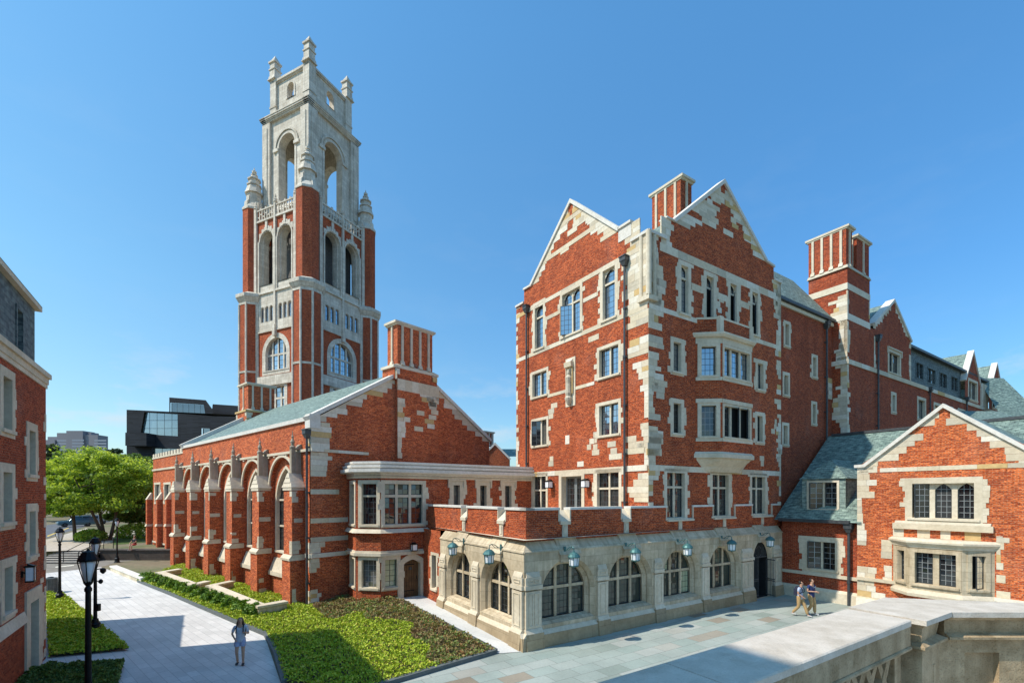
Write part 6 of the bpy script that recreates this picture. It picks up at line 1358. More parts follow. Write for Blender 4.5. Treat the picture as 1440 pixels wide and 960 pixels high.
# ------------------------------------------------------------------ lamp posts
def lamp_post():
    t = thing('lamp_post', '', 'street lamp', (0, 0, 0), 'lamp posts along the path')
    m = MB(); m.lathe((0, 0, 0), [(.24, 0), (.24, .06), (.19, .1), (.17, .34), (.2, .38), (.13, .46), (.11, .6)], 12); m.build('lamp_base', METAL, t)
    m = MB(); m.lathe((0, 0, 0), [(.075, .58), (.066, 1.2), (.056, 3.1), (.075, 3.12), (.075, 3.18), (.045, 3.24), (.085, 3.3), (.1, 3.34)], 12); m.build('pole', METAL, t)
    m = MB(); m.lathe((0, 0, 0), [(.08, 3.36), (.125, 3.6), (.15, 3.78), (.13, 3.83)], 10); m.build('lamp_glass', LAMPGLASS, t, True)
    m = MB()
    for i in range(6):
        a = math.pi / 3 * i; c, s_ = math.cos(a), math.sin(a); m.path([V((c * .08, s_ * .08, 3.32)), V((c * .155, s_ * .155, 3.62)), V((c * .205, s_ * .205, 3.84))], .012, 5)
    m.lathe((0, 0, 0), [(.21, 3.84), (.215, 3.87)], 12); m.build('cage', METAL, t)
    m = MB(); m.lathe((0, 0, 0), [(.21, 3.875), (.17, 3.95), (.125, 4.03), (.12, 4.06), (.04, 4.09), (.015, 4.14)], 12); m.build('cap', METAL, t)
    return t
lp0 = lamp_post()
LPs = [(gp(84, 845), 'black lamp post on the green corner bed, in front of the steps', 1), (gp(134, 889), 'black lamp post with small camera dome on its pole, at the edge of the bed', 1), (gp(164.6, 790.5), 'far black lamp post right of the tree trunk, by the retaining wall', .95)]
Zn = 12.4; LPs.append((V(((124 - CX) / FP * Zn, Zn, 0)), 'nearest and tallest looking black lamp post, its foot below the picture edge', 1.09))
for i, (p, lab, sc) in enumerate(LPs):
    o = lp0 if i == 0 else copy_tree(lp0); o.location = p; o.scale = (sc,) * 3; o['label'] = lab
    if i == 1:
        m = MB(); m.tube(p + V((.05, 0, 2.72)), p + V((.4, -.1, 2.78)), .025); m.lathe(p + V((.42, -.1, 2.55)), [(.03, 0), (.1, .08), (.11, .18), (.05, .24)], 10); m.build('camera_dome', METAL, o)
        m = MB(); m.tube(p + V((.05, 0, 2.22)), p + V((.3, -.1, 2.22)), .02); m.lathe(p + V((.32, -.1, 2.12)), [(.03, 0), (.08, .06), (.08, .14), (.03, .2)], 10); m.build('sensor', METAL, o)
        m = MB(); m.box(p + V((.15, -.05, .95)), .16, .14, .3); m.build('control_box', METAL, o)
# ------------------------------------------------------------------ lanterns
def lantern():
    t = thing('hanging_lantern', '', 'lantern', (0, 0, 0), 'lanterns over the arcade arches')   # hangs at its centre; wall towards +y
    m = MB(); m.path([V((0, .0, .42)), V((0, .02, .55)), V((0, .12, .6)), V((0, .3, .56)), V((0, .5, .42)), V((0, .62, .42))], .018, 6); m.path([V((0, .12, .6)), V((0, .3, .44)), V((0, .5, .42))], .013, 5); m.box((0, .62, .27), .12, .04, .3); m.build('bracket', COPPER, t)
    m = MB(); m.lathe((0, 0, 0), [(.275, .14), (.28, .18), (.22, .28), (.12, .36), (.03, .39), (.03, .44)], 12); m.build('lantern_roof', COPPER, t)
    m = MB(); m.lathe((0, 0, 0), [(.195, -.2), (.22, .135)], 8); m.build('lantern_glass', LAMPGLASS, t)
    m = MB()
    for i in range(8):
        a = math.pi / 4 * i; c, s_ = math.cos(a), math.sin(a); m.tube(V((c * .2, s_ * .2, -.2)), V((c * .226, s_ * .226, .14)), .014, n=5)
    m.lathe((0, 0, 0), [(.1, -.27), (.2, -.25), (.215, -.2)], 12); m.lathe((0, 0, 0), [(.02, -.33), (.04, -.27)], 8); m.build('lantern_frame', COPPER, t)
    return t
ln0 = lantern(); ords = ('in sunlight, second from the walkway end of the short sunlit front', 'first', )
LN = [(AL, 686.6, 784, 'verdigris lantern over the sunlit arch nearest the arcade corner'), (AL, 635.6, 773, 'verdigris lantern over the sunlit arch farther from the corner, near the oak door'),
      (AR, 808, 788, 'verdigris lantern over the shaded arch next to the arcade corner'), (AR, 894.7, 781, 'verdigris lantern over the second shaded arch from the corner'), (AR, 968, 774, 'verdigris lantern over the middle shaded arch of five'),
      (AR, 1030, 768, 'verdigris lantern over the glazed arch beside the gate'), (AR, 1084, 762.5, 'verdigris lantern over the iron gate arch')]
for i, (F, x, y, lab) in enumerate(LN):
    o = ln0 if i == 0 else copy_tree(ln0); u, z_ = F.px(x, y, .64); o.scale = (.9,) * 3; o.location = F.P(u, z_, .6); o.rotation_euler = (0, 0, math.atan2(F.n.x, -F.n.y)); o['label'] = lab
def sconce(F, u, z_, lab, w=.24, h=.3, nm='wall_light', grp=None):
    t = thing(nm, lab, 'wall light', F.P(u, z_, 0), grp); m = MB(); m.fbox(F, u - .07, u + .07, z_ - .1, z_ + .1, 0, .05); m.fbox(F, u - .03, u + .03, z_ + .02, z_ + .06, .05, .14); m.build('backplate', METAL, t)
    m = MB(); m.fbox(F, u - w / 2, u + w / 2, z_ - h / 2, z_ + h / 2, .1, .1 + w); m.build('lamp_glass', LAMPGLASS, t)
    m = MB(); m.fbox(F, u - w / 2 - .03, u + w / 2 + .03, z_ + h / 2 + .002, z_ + h / 2 + .05, .07, .13 + w); m.wedge(F, u - w / 2 + .02, u + w / 2 - .02, z_ + h / 2 + .051, z_ + h / 2 + .12, .08 + w, w * .6, .14); m.fbox(F, u - w / 2 - .015, u + w / 2 + .015, z_ - h / 2 - .05, z_ - h / 2 - .002, .09, .11 + w)
    for a, b in ((-1, 0), (1, 0), (-1, 1), (1, 1)): m.fbox(F, u + a * w / 2 - .012, u + a * w / 2 + .012, z_ - h / 2, z_ + h / 2, .095 + b * w, .115 + b * w)
    m.build('lamp_frame', METAL, t); return t
u, z_ = BL.px(773, 681, .2); sconce(BL, u, z_, 'boxy wall light left of the glazed terrace doors', .32, .34, grp='lights beside the terrace doors')
u, z_ = BL.px(824, 680, .2); sconce(BL, u, z_, 'boxy wall light right of the glazed terrace doors', .32, .34, grp='lights beside the terrace doors')
u, z_ = YF.px(582, 769, .2); sconce(YF, u, z_, 'small wall light on brick above the oak door', .26, .3)
u, z_ = LB.px(46, 806, .25); sconce(LB, u, z_, 'black carriage lantern beside the doorway of the shaded left building', .2, .42)
# litter bin
c = gp(71, 833); t = thing('litter_bin', 'grey slatted litter bin at the path edge beside the left building', 'bin', c); BINM = m_plain('bin_grey', (.10, .11, .11), .6, .3); m = MB(); m.lathe(c, [(.27, .02), (.3, .1), (.3, .82), (.33, .84), (.33, .9), (.2, .92)], 16)
for i in range(16): a = math.pi / 8 * i; m.tube(c + V((.31 * math.cos(a), .31 * math.sin(a), .1)), c + V((.31 * math.cos(a), .31 * math.sin(a), .82)), .022, n=4)
m.build('bin_body', BINM, t); m = MB(); m.lathe(c, [(.16, .921), (.14, .96), (.02, .98)], 12); m.build('bin_lid', METAL, t)
# ------------------------------------------------------------------ balustrade of the terrace we stand on
bz = EYE - 1.0
bal = thing('stone_balustrade', 'carved limestone balustrade with crossed openwork and panelled pier, in the right foreground', 'balustrade', V((3.2, 3.9, bz - 1.05)))
pi_ = V((562 / FP * 3.81, 3.81, 0)); BI = Face(pi_, -uR)   # inner face seen by us: left->right is +uR? keep local frame
FI = Face(pi_ - uR * 0, uR)                                # n faces towards us
WD = .46; s0 = -5.2
cpm = MB(); j0 = -2.45
for a, b in ((s0, j0 - .004), (j0 + .004, -.006)):
    P = FI.P; cpm.hexa([P(a, bz - .05, 0), P(b, bz - .05, 0), P(b, bz - .05, -WD), P(a, bz - .05, -WD), P(a, bz - .008, 0), P(b, bz - .008, 0), P(b, bz - .008, -WD), P(a, bz - .008, -WD)]); cpm.hexa([P(a, bz - .0079, -.0), P(b, bz - .0079, -.0), P(b, bz - .0079, -WD), P(a, bz - .0079, -WD), P(a, bz, -.01), P(b, bz, -.01), P(b, bz, -WD + .01), P(a, bz, -WD + .01)])
nrc = V((583 / FP * 3.747, 3.747, 0)); inn = V((619 / FP * 4.04, 4.04, 0)); fr = V((525.6 / FP * 4.63, 4.63, 0)); fl_ = V((473.5 / FP * 4.22, 4.22, 0))
B2 = V((670 / FP * 4.447, 4.447, 0)); A2 = inn + V((3.0, -.02, 0)); B3 = B2 - uL * 2.4
def slab(mb, pts, z0, z1, r=.5): mb.loft([[V((p.x, p.y, z0)) for p in pts], [V((p.x, p.y, z1)) for p in pts]], r)
cpp = [nrc, inn, fr, fl_]; slab(cpm, cpp, bz - .035, bz + .006)
cp2 = [inn + V((.006, -.001, 0)), inn + V((1.6, -.01, 0)), B2 + V((1.25, -.25, 0)), B2, fr + V((.004, 0, 0))]; slab(cpm, cp2, bz - .04, bz + .004)
cpm.build('coping', COPE, bal)
mo = MB()
mo.fbox(FI, s0, -.012, bz - .205, bz - .0502, -WD + .01, -.003)
for k in range(5):
    t0, t1 = math.pi * (k / 5 - .5), math.pi * ((k + 1) / 5 - .5); z0, z1 = bz - .225 + .02 * math.sin(t0), bz - .225 + .02 * math.sin(t1); w0, w1 = -.012 + .022 * math.cos(t0), -.012 + .022 * math.cos(t1); mo.wedge(FI, s0, -.012, z0, z1, w0, w1, -.06)
mo.fbox(FI, s0, -.03, bz - .262, bz - .2452, -WD + .1, -.05)
PL = (inn - nrc).length
def pier_slab(e, z0, z1, e2=None):
    c_ = (nrc + fr) / 2; f = lambda q, z_: [V((p.x, p.y, z_)) + (c_ - p).normalized() * q * 1.4 for p in cpp]; mo.loft([f(e, z0), f(e if e2 is None else e2, z1)], .5)
pier_slab(.06, bz - .075, bz - .0352, .015); pier_slab(.075, bz - .19, bz - .0751, .06); pier_slab(.02, bz - .215, bz - .1901, .075); pier_slab(.02, bz - .235, bz - .2151); pier_slab(.06, bz - 1.3, bz - .2351)
PF = Face(nrc, uR); mo.fbox(PF.off(-.06), .34, .385, bz - 1.2, bz - .42, -.01, .012)
RFc = Face(inn + V((0, .0, 0)), (1, -.006))
mo.wedge(RFc, .0, 1.7, bz - .075, bz - .0402, -.05, -.015, -.3); mo.fbox(RFc, .0, 1.7, bz - .19, bz - .0751, -.3, -.075); mo.wedge(RFc, 0, 1.7, bz - .215, bz - .1901, -.02, -.07, -.3); mo.fbox(RFc, 0, 1.7, bz - .235, bz - .2151, -.3, -.02)
pz0, pz1 = bz - 1.3, bz - .2352
ol = [(-.06, pz0), (1.7, pz0), (1.7, pz1), (-.06, pz1)]; mo.fpoly(RFc.off(-.07), ol, [rloop(.14, .50, bz - 1.2, bz - .33), rloop(.78, 1.4, bz - 1.2, bz - .33)], 0, .5)
for q in ((.14, .50), (.78, 1.4)):
    L = rloop(*q, bz - 1.2, bz - .33); L2 = rloop(*q, bz - 1.2, bz - .33, -.03); mo.ring(RFc.off(-.07), L, L2, 0, -.0, -.05, .5); mo.fpoly(RFc.off(-.12), L, (), 0, .5)
za, zb = bz - 1.0, bz - .262
mo.fbox(FI, -.16, -.03, za, zb - .001, -WD + .12, -.06); mo.fbox(FI, s0, -.161, za - .15, za, -WD + .1, -.05)
u = -.161
while u > s0 + .6:
    a, b = u - .46, u; zm_ = zb - .002
    for (x0, x1) in ((a, b), (b, a)): mo.beam(FI, (x0, za), (x1, zm_), .035, .035, -.24 - (.002 if x0 == a else 0), -.09 + (.002 if x0 == a else 0))
    mo.beam(FI, (a, zm_ - .35), ((a + b) / 2, zm_), .03, .03, -.237, -.095); mo.beam(FI, (b, zm_ - .35), ((a + b) / 2, zm_), .03, .03, -.237, -.095)
    u = a
mo.build('molded_frame', BALU, bal)
sheet_ = MB(); sheet_.loft([[V((p[0], p[1], z_)) for p in ((-2.2, -3.5), (6.5, -3.5), (6.5, 4.6), (3.4, 4.2), (2.6, 3.7), (-2.2, .55))] for z_ in (bz - 1.55, bz - 1.25)], .5); o = sheet_.build('terrace_floor', SLABS); o['kind'] = 'structure'
# ------------------------------------------------------------------ trees
BARK = m_plain('tree_bark', (.09, .065, .045), .9, 0, .35, 8.0, .5)
def tree(nm, label, base, crown_c, rad, n, size, mat, stems=1, nclump=60, group=None, seed=1, trunk_r=.16):
    rg = np.random.default_rng(seed); t = thing(nm, label, 'tree', base, group); m = MB(); tips = []
    for s_ in range(stems):
        a = 2 * math.pi * s_ / max(1, stems) + .5; b0 = V(base) + V((math.cos(a), math.sin(a) * .6, 0)) * (.25 if stems > 1 else 0) * stems * .4
        top_ = V(crown_c) + V((math.cos(a), math.sin(a), 0)) * rad[0] * (.45 if stems > 1 else .1) + V((0, 0, rad[2] * .2)); mid = b0.lerp(top_, .5) + V((rg.uniform(-.2, .2), rg.uniform(-.2, .2), .2)); r0 = trunk_r
        m.path([b0 - V((0, 0, .1)), b0.lerp(mid, .5), mid, top_], [r0 * 1.25, r0, r0 * .75, r0 * .3], 8)
        for k in range(7):
            f = rg.uniform(.3, .95); p = mid.lerp(top_, f) if rg.random() < .6 else b0.lerp(mid, .6 + .4 * f); d = V(rg.normal(size=3)); d.z = abs(d.z) * .7; d.normalize(); e = V(crown_c) + V((d.x * rad[0], d.y * rad[1], d.z * rad[2] - .15 * rad[2])) * rg.uniform(.5, .8); m.path([p, p.lerp(e, .5) + V((0, 0, .25)), e], [r0 * .38, r0 * .24, .02], 6)
    m.build('trunk', BARK, t)
    d = rg.normal(size=(nclump, 3)); d /= np.linalg.norm(d, axis=1)[:, None]; cc = np.array(crown_c) + d * np.array(rad) * rg.uniform(.35, .98, nclump)[:, None] ** .7
    cc[:, 2] = np.maximum(cc[:, 2], crown_c[2] - rad[2] * .62 + rg.uniform(0, .5, nclump)); sz = rg.uniform(.10, .24, nclump) * min(rad)
    idx = rg.integers(0, nclump, n); q = rg.normal(size=(n, 3)); q /= np.linalg.norm(q, axis=1)[:, None]; q *= (rg.uniform(0, 1, n) ** .45)[:, None]; C = cc[idx] + q * sz[idx][:, None] * np.array([1.25, 1.25, .7])
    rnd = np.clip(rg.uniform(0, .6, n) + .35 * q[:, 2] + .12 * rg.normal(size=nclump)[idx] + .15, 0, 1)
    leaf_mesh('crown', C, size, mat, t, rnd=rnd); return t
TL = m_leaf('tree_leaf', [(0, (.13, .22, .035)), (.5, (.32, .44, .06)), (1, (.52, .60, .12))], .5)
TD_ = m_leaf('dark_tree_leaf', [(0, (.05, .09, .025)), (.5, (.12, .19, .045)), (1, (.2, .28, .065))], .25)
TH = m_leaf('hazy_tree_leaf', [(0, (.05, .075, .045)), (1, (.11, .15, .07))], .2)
def at(x, y, Z): return V(((x - CX) / FP * Z, Z, (HY - y) / FP * Z + EYE))
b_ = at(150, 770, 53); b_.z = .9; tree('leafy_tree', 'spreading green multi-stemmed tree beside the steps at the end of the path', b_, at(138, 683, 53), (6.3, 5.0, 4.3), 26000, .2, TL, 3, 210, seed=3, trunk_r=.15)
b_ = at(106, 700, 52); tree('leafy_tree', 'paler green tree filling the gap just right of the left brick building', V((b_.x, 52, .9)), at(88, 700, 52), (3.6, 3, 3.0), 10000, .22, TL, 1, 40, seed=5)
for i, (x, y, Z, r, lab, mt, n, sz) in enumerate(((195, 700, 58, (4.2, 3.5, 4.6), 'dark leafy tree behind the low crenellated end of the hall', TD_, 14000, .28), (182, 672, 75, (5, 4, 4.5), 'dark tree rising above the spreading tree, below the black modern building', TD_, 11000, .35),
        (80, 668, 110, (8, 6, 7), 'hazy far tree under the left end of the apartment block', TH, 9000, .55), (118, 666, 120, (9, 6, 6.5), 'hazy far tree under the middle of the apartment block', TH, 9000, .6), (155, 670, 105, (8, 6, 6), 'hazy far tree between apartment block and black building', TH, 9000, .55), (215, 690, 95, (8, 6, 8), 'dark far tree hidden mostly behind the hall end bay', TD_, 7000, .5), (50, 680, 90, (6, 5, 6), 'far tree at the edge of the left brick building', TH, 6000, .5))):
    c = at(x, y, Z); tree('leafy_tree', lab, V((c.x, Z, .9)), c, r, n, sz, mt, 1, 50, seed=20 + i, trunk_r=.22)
for i, (x, y, Z, r, lab) in enumerate(((128, 742, 52, (1.6, 1.2, .8), 'low bright shrub on the mulch left of the tree trunk'), (198, 742, 56, (3.2, 1.6, 1.3), 'wide low shrub behind the far lamp post'))):
    c = at(x, y, Z); c.z = 1.4; t = thing('low_shrub', lab, 'shrub', V((c.x, Z, .9))); n = 3500; d = RNG.normal(size=(n, 3)); d /= np.linalg.norm(d, axis=1)[:, None]; leaf_mesh('foliage', np.array(c) + d * np.array(r) * RNG.uniform(.6, 1, n)[:, None], .16, TL, t); m = MB(); m.tube(V((c.x, Z, .85)), V((c.x, Z, 1.4)), .06, .03); m.build('stem', BARK, t)
# ------------------------------------------------------------------ cars on the road
def car(label, c, rz, col, L=4.5, W=1.85, H=1.65):
    t = thing('parked_car', label, 'car', c, None, rz); b = MB(); n = 9
    def sec(y, w, z0, z1): return [V((-w, y, z0)), V((w, y, z0)), V((w * 1.02, y, (z0 + z1) / 2)), V((w * .96, y, z1)), V((-w * .96, y, z1)), V((-w * 1.02, y, (z0 + z1) / 2))]
    w = W / 2; b.loft([sec(-L / 2, w * .85, .38, .72), sec(-L / 2 + .12, w * .96, .3, .86), sec(-L * .22, w, .26, .98), sec(L * .3, w, .26, 1.0), sec(L / 2 - .1, w * .95, .3, .98), sec(L / 2, w * .88, .4, .9)], .5)
    paint = m_plain('car_paint_' + nm_(label), col, .3, .4, .05); bo = b.build('body', paint, t, loc=(0, 0, 0)); bo.location = (0, 0, 0)
    cb = MB(); cb.loft([[V((-w * .92, -L * .2, .97)), V((w * .92, -L * .2, .97)), V((w * .92, L * .44, .97)), V((-w * .92, L * .44, .97))], [V((-w * .74, -L * .05, H)), V((w * .74, -L * .05, H)), V((w * .74, L * .38, H)), V((-w * .74, L * .38, H))]], .5); g = cb.build('windows', GL_C_CAR, t, loc=(0, 0, 0)); g.location = (0, 0, 0)
    rf = MB(); rf.loft([[V((-w * .76, -L * .07, H - .03)), V((w * .76, -L * .07, H - .03)), V((w * .76, L * .4, H - .03)), V((-w * .76, L * .4, H - .03))], [V((-w * .7, -L * .02, H + .05)), V((w * .7, -L * .02, H + .05)), V((w * .7, L * .36, H + .05)), V((-w * .7, L * .36, H + .05))]], .5)
    for sx in (-1, 1):
        for y0, y1, x0, x1 in ((-L * .2, -L * .05, .93, .75), (L * .13, L * .15, .93, .75), (L * .44, L * .38, .93, .75)): rf.tube(V((sx * w * x0, y0, .97)), V((sx * w * x1, y1, H)), .05, n=5)
    r2 = rf.build('roof', paint, t, loc=(0, 0, 0)); r2.location = (0, 0, 0)
    for sx in (-1, 1):
        for y in (-L * .31, L * .29):
            m = MB(); m.tube(V((sx * (w - .2), y, .33)), V((sx * (w + .01), y, .33)), .33, n=16); q = m.build('wheel', METAL, t, loc=(0, 0, 0)); q.location = (0, 0, 0); m = MB(); m.tube(V((sx * (w + .011), y, .33)), V((sx * (w + .02), y, .33)), .19, n=12); q2 = m.build('rim', LEAD, q, loc=(0, 0, 0)); q2.location = (0, 0, 0)
        m = MB(); m.box((sx * w * .66, -L / 2 + .03, .62), .32, .12, .14); q = m.build('headlight', LAMPGLASS, t, loc=(0, 0, 0)); q.location = (0, 0, 0)
    return t
def nm_(s): return ''.join(ch for ch in s.split()[0] if ch.isalpha())
GL_C_CAR = m_plain('car_glass', (.03, .05, .06), .1, 0, .1, spec=.8)
c = gp(107, 740, .9); c.z = .92; car('blue green sport utility car on the road beyond the steps', c, R(-40), (.10, .17, .20))
c = gp(131, 736.5, .9); c.z = .92; car('silver car half hidden by tree leaves, behind the blue green car', c, R(-40), (.4, .4, .4), 4.3, 1.8, 1.45)
# ------------------------------------------------------------------ people
SKIN_ = m_plain('skin_tone', (.52, .29, .19), .6, 0, .08); HAIR = m_plain('dark_hair', (.02, .014, .01), .5, 0, .3); HAIRB = m_plain('brown_hair', (.13, .07, .035), .5, 0, .3)
def skin(name, J_, E, mat, parent, sub=2, root=0):
    me = bpy.data.meshes.new(name); ks = list(J_); me.from_pydata([J_[k][0] for k in ks], [(ks.index(a), ks.index(b)) for a, b in E], []); o = bpy.data.objects.new(name, me); COL.objects.link(o)
    md = o.modifiers.new('s', 'SKIN'); md.use_smooth_shade = True; sv = me.skin_vertices[0].data
    for i, k in enumerate(ks): r_ = J_[k][1]; sv[i].radius = r_ if isinstance(r_, tuple) else (r_, r_); sv[i].use_root = (i == root)
    o.modifiers.new('u', 'SUBSURF').levels = sub; dg = bpy.context.evaluated_depsgraph_get(); dg.update(); nm = bpy.data.meshes.new_from_object(o.evaluated_get(dg)); bpy.data.objects.remove(o); bpy.data.meshes.remove(me)
    nm.materials.clear(); nm.materials.append(mat); nm.name = name; q = bpy.data.objects.new(name, nm); COL.objects.link(q); q.parent = parent
    for p in nm.polygons: p.use_smooth = True
    return q
def person(label, loc, rz, h, pose, mats):
    t = thing('person', label, 'person', loc, None, rz); k = h / 1.75; X = lambda *a: V(a) * k     # faces -y
    pl_, pr_ = pose['legs']; al, ar = pose['arms']; ln = pose.get('lean', 0)
    J_ = dict(pel=(X(0, 0, .95), (.13 * k, .1 * k)), waist=(X(0, -ln * .4, 1.12), (.115 * k, .085 * k)), chest=(X(0, -ln, 1.32), (.14 * k, .095 * k)), neck=(X(0, -ln - .01, 1.47), .05 * k), jaw=(X(0, -ln - .035, 1.56), (.062 * k, .07 * k)), head=(X(0, -ln - .02, 1.64), (.075 * k, .09 * k)), crown=(X(0, -ln, 1.71), (.055 * k, .065 * k)))
    E = [('pel', 'waist'), ('waist', 'chest'), ('chest', 'neck'), ('neck', 'jaw'), ('jaw', 'head'), ('head', 'crown')]
    for s_, L, A in ((1, pl_, al), (-1, pr_, ar)):
        n_ = 'l' if s_ > 0 else 'r'
        J_[n_ + 'hip'] = (X(s_ * .095, 0, .9), .088 * k); J_[n_ + 'knee'] = (X(s_ * .1, L[0][0], L[0][1]), .058 * k); J_[n_ + 'ank'] = (X(s_ * .1, L[1][0], L[1][1]), .038 * k); J_[n_ + 'toe'] = (X(s_ * .115, L[1][0] - .17, max(.03, L[1][1] - .05)), (.035 * k, .028 * k))
        E += [('pel', n_ + 'hip'), (n_ + 'hip', n_ + 'knee'), (n_ + 'knee', n_ + 'ank'), (n_ + 'ank', n_ + 'toe')]
        J_[n_ + 'sh'] = (X(s_ * .185, -ln, 1.42), .052 * k); J_[n_ + 'el'] = (X(*A[0]), .038 * k); J_[n_ + 'wr'] = (X(*A[1]), .027 * k); d = (X(*A[1]) - X(*A[0])).normalized(); J_[n_ + 'palm'] = (X(*A[1]) + d * .07 * k, (.036 * k, .02 * k))
        E += [('chest', n_ + 'sh'), (n_ + 'sh', n_ + 'el'), (n_ + 'el', n_ + 'wr'), (n_ + 'wr', n_ + 'palm')]
        for f in range(4):
            e = V((0, (f - 1.5) * .018, 0)) * k; p0 = J_[n_ + 'palm'][0] + e; ln_ = (.055, .065, .06, .048)[f] * k; J_[n_ + 'f%d' % f] = (p0 + d * ln_ * .6 + V((-s_ * .004 * k, 0, 0)), .0095 * k); J_[n_ + 'g%d' % f] = (p0 + d * ln_ + V((-s_ * .02 * k, 0, 0)), .008 * k); E += [(n_ + 'palm', n_ + 'f%d' % f), (n_ + 'f%d' % f, n_ + 'g%d' % f)]
        J_[n_ + 'th'] = (J_[n_ + 'wr'][0] + d * .05 * k + V((-s_ * .035 * k, -.03 * k, 0)), .011 * k); E += [(n_ + 'wr', n_ + 'th')]
    skin('body', J_, E, SKIN_, t)
    up = lambda n, r, dz=0: (J_[n][0] + V((0, 0, dz * k)), r if not isinstance(r, tuple) else (r[0] * k, r[1] * k))
    T = dict(hem0=up('pel', (.172, .142), -.13), hem=up('pel', (.17, .14), -.02), waist=up('waist', (.152, .122)), chest=up('chest', (.158, .118)), col=up('neck', (.085, .075), -.035)); TE = [('hem0', 'hem'), ('hem', 'waist'), ('waist', 'chest'), ('chest', 'col')]
    for n_ in 'lr':
        T[n_ + 'sh'] = (J_[n_ + 'sh'][0], .066 * k); T[n_ + 'el'] = (J_[n_ + 'sh'][0].lerp(J_[n_ + 'el'][0], pose.get('sleeve', .75)), .056 * k); TE += [('chest', n_ + 'sh'), (n_ + 'sh', n_ + 'el')]
    skin('shirt', T, TE, mats[0], t)
    D = dict(top=up('pel', (.15, .12), .13), pel=up('pel', (.152, .125), -.03)); DE = [('top', 'pel')]; fr_ = pose.get('leg_cover', .97)
    for n_ in 'lr':
        hip, kn, an = (J_[n_ + q][0] for q in ('hip', 'knee', 'ank')); D[n_ + 'h'] = (hip, .108 * k); DE.append(('pel', n_ + 'h'))
        if fr_ > .5: D[n_ + 'k'] = (kn, .082 * k); D[n_ + 'a'] = (kn.lerp(an, (fr_ - .5) * 2), .066 * k); DE += [(n_ + 'h', n_ + 'k'), (n_ + 'k', n_ + 'a')]
        else: D[n_ + 'k'] = (hip.lerp(kn, fr_ * 2), .115 * k); DE.append((n_ + 'h', n_ + 'k'))
    skin('trousers' if fr_ > .5 else 'shorts', D, DE, mats[1], t)
    for n_ in 'lr': a, b = J_[n_ + 'ank'][0], J_[n_ + 'toe'][0]; skin('shoe', dict(a=(a + V((0, .03 * k, -.03 * k)), (.05 * k, .05 * k)), b=(b.lerp(a, .4), (.05 * k, .04 * k)), c=(b + V((0, -.03 * k, -.0 * k)), (.042 * k, .026 * k))), [('a', 'b'), ('b', 'c')], mats[2], t)
    hd = J_['head'][0]; H_ = dict(a=(hd + V((0, .065, -.05)) * k, (.088 * k, .07 * k)), b=(hd + V((0, .03, .03)) * k, (.11 * k, .11 * k)), c=(hd + V((0, -.005, .07)) * k, (.105 * k, .105 * k))); HE = [('a', 'b'), ('b', 'c')]
    if pose.get('longhair'):
        H_['d'] = (hd + V((0, .075, -.14)) * k, (.1 * k, .06 * k)); H_['e'] = (hd + V((.02, .08, -.3)) * k, (.085 * k, .045 * k)); HE += [('a', 'd'), ('d', 'e')]
        for s_ in (-1, 1): H_['s%d' % s_] = (hd + V((s_ * .1, .045, -.08)) * k, .03 * k); H_['t%d' % s_] = (hd + V((s_ * .125, .02, -.24)) * k, .028 * k); HE += [('b', 's%d' % s_), ('s%d' % s_, 't%d' % s_)]
    skin('hair', H_, HE, mats[3], t)
    f0 = hd + V((0, -.085, 0)) * k
    for s_ in (-1, 1):
        fm = MB(); fm.lathe(f0 + V((s_ * .03, .012, .0)) * k, [(.001, -.008), (.011, 0), (.001, .008)], 6, m=0); fm.build('eye', HAIR, t, loc=(0, 0, 0)).location = (0, 0, 0)
    nm2 = MB(); nm2.loft([[f0 + V((-.014, .01, -.045)) * k, f0 + V((.014, .01, -.045)) * k, f0 + V((0, -.022, -.04)) * k], [f0 + V((-.006, .01, .005)) * k, f0 + V((.006, .01, .005)) * k, f0 + V((0, -.004, .005)) * k]]); nm2.build('nose', SKIN_, t, loc=(0, 0, 0)).location = (0, 0, 0)
    mm = MB(); mm.box(f0 + V((0, .01, -.075)) * k, .04 * k, .02 * k, .008 * k); mm.build('mouth', m_plain('lip_tone', (.30, .10, .09)), t, loc=(0, 0, 0)).location = (0, 0, 0)
    if pose.get('pack'):
        ch = J_['chest'][0]; pk_ = MB(); pk_.loft([[ch + V((x * .15, y, z_)) * k for x, y in ((-1, .1), (1, .1), (.9, .26), (-.9, .26))] for z_ in (-.3, .0)] + [[ch + V((x * .12, y, .13)) * k for x, y in ((-1, .1), (1, .1), (.9, .2), (-.9, .2))]], .5); b = pk_.build('backpack', mats[4], t, loc=(0, 0, 0)); b.location = (0, 0, 0)
        for s_ in (-1, 1):
            q = MB(); q.path([ch + V((s_ * .1, .12, .1)) * k, ch + V((s_ * .11, .0, .155)) * k, ch + V((s_ * .115, -.12, .05)) * k, ch + V((s_ * .12, -.125, -.1)) * k, ch + V((s_ * .13, .05, -.22)) * k], .022 * k, 6); q.build('strap', mats[4], b, loc=(0, 0, 0)).location = (0, 0, 0)
    return t
CL = lambda n, c: m_plain(n, c, .85, 0, .15, 20)
wp = gp(338, 934); person('woman with long brown hair, backpack, grey top and shorts, walking on the shaded path', wp, R(18), 1.66, dict(legs=(((-.06, .5), (-.03, .09)), ((-.1, .5), (.06, .1))), arms=(((.27, -.02, 1.14), (.2, -.2, 1.22)), ((-.27, .0, 1.15), (-.14, -.17, 1.0))), longhair=True, pack=True, leg_cover=.3, sleeve=.85), (CL('grey_top', (.55, .55, .60)), CL('blue_grey_shorts', (.40, .42, .58)), CL('dark_shoe', (.04, .045, .05)), HAIRB, CL('black_pack', (.02, .022, .03))))
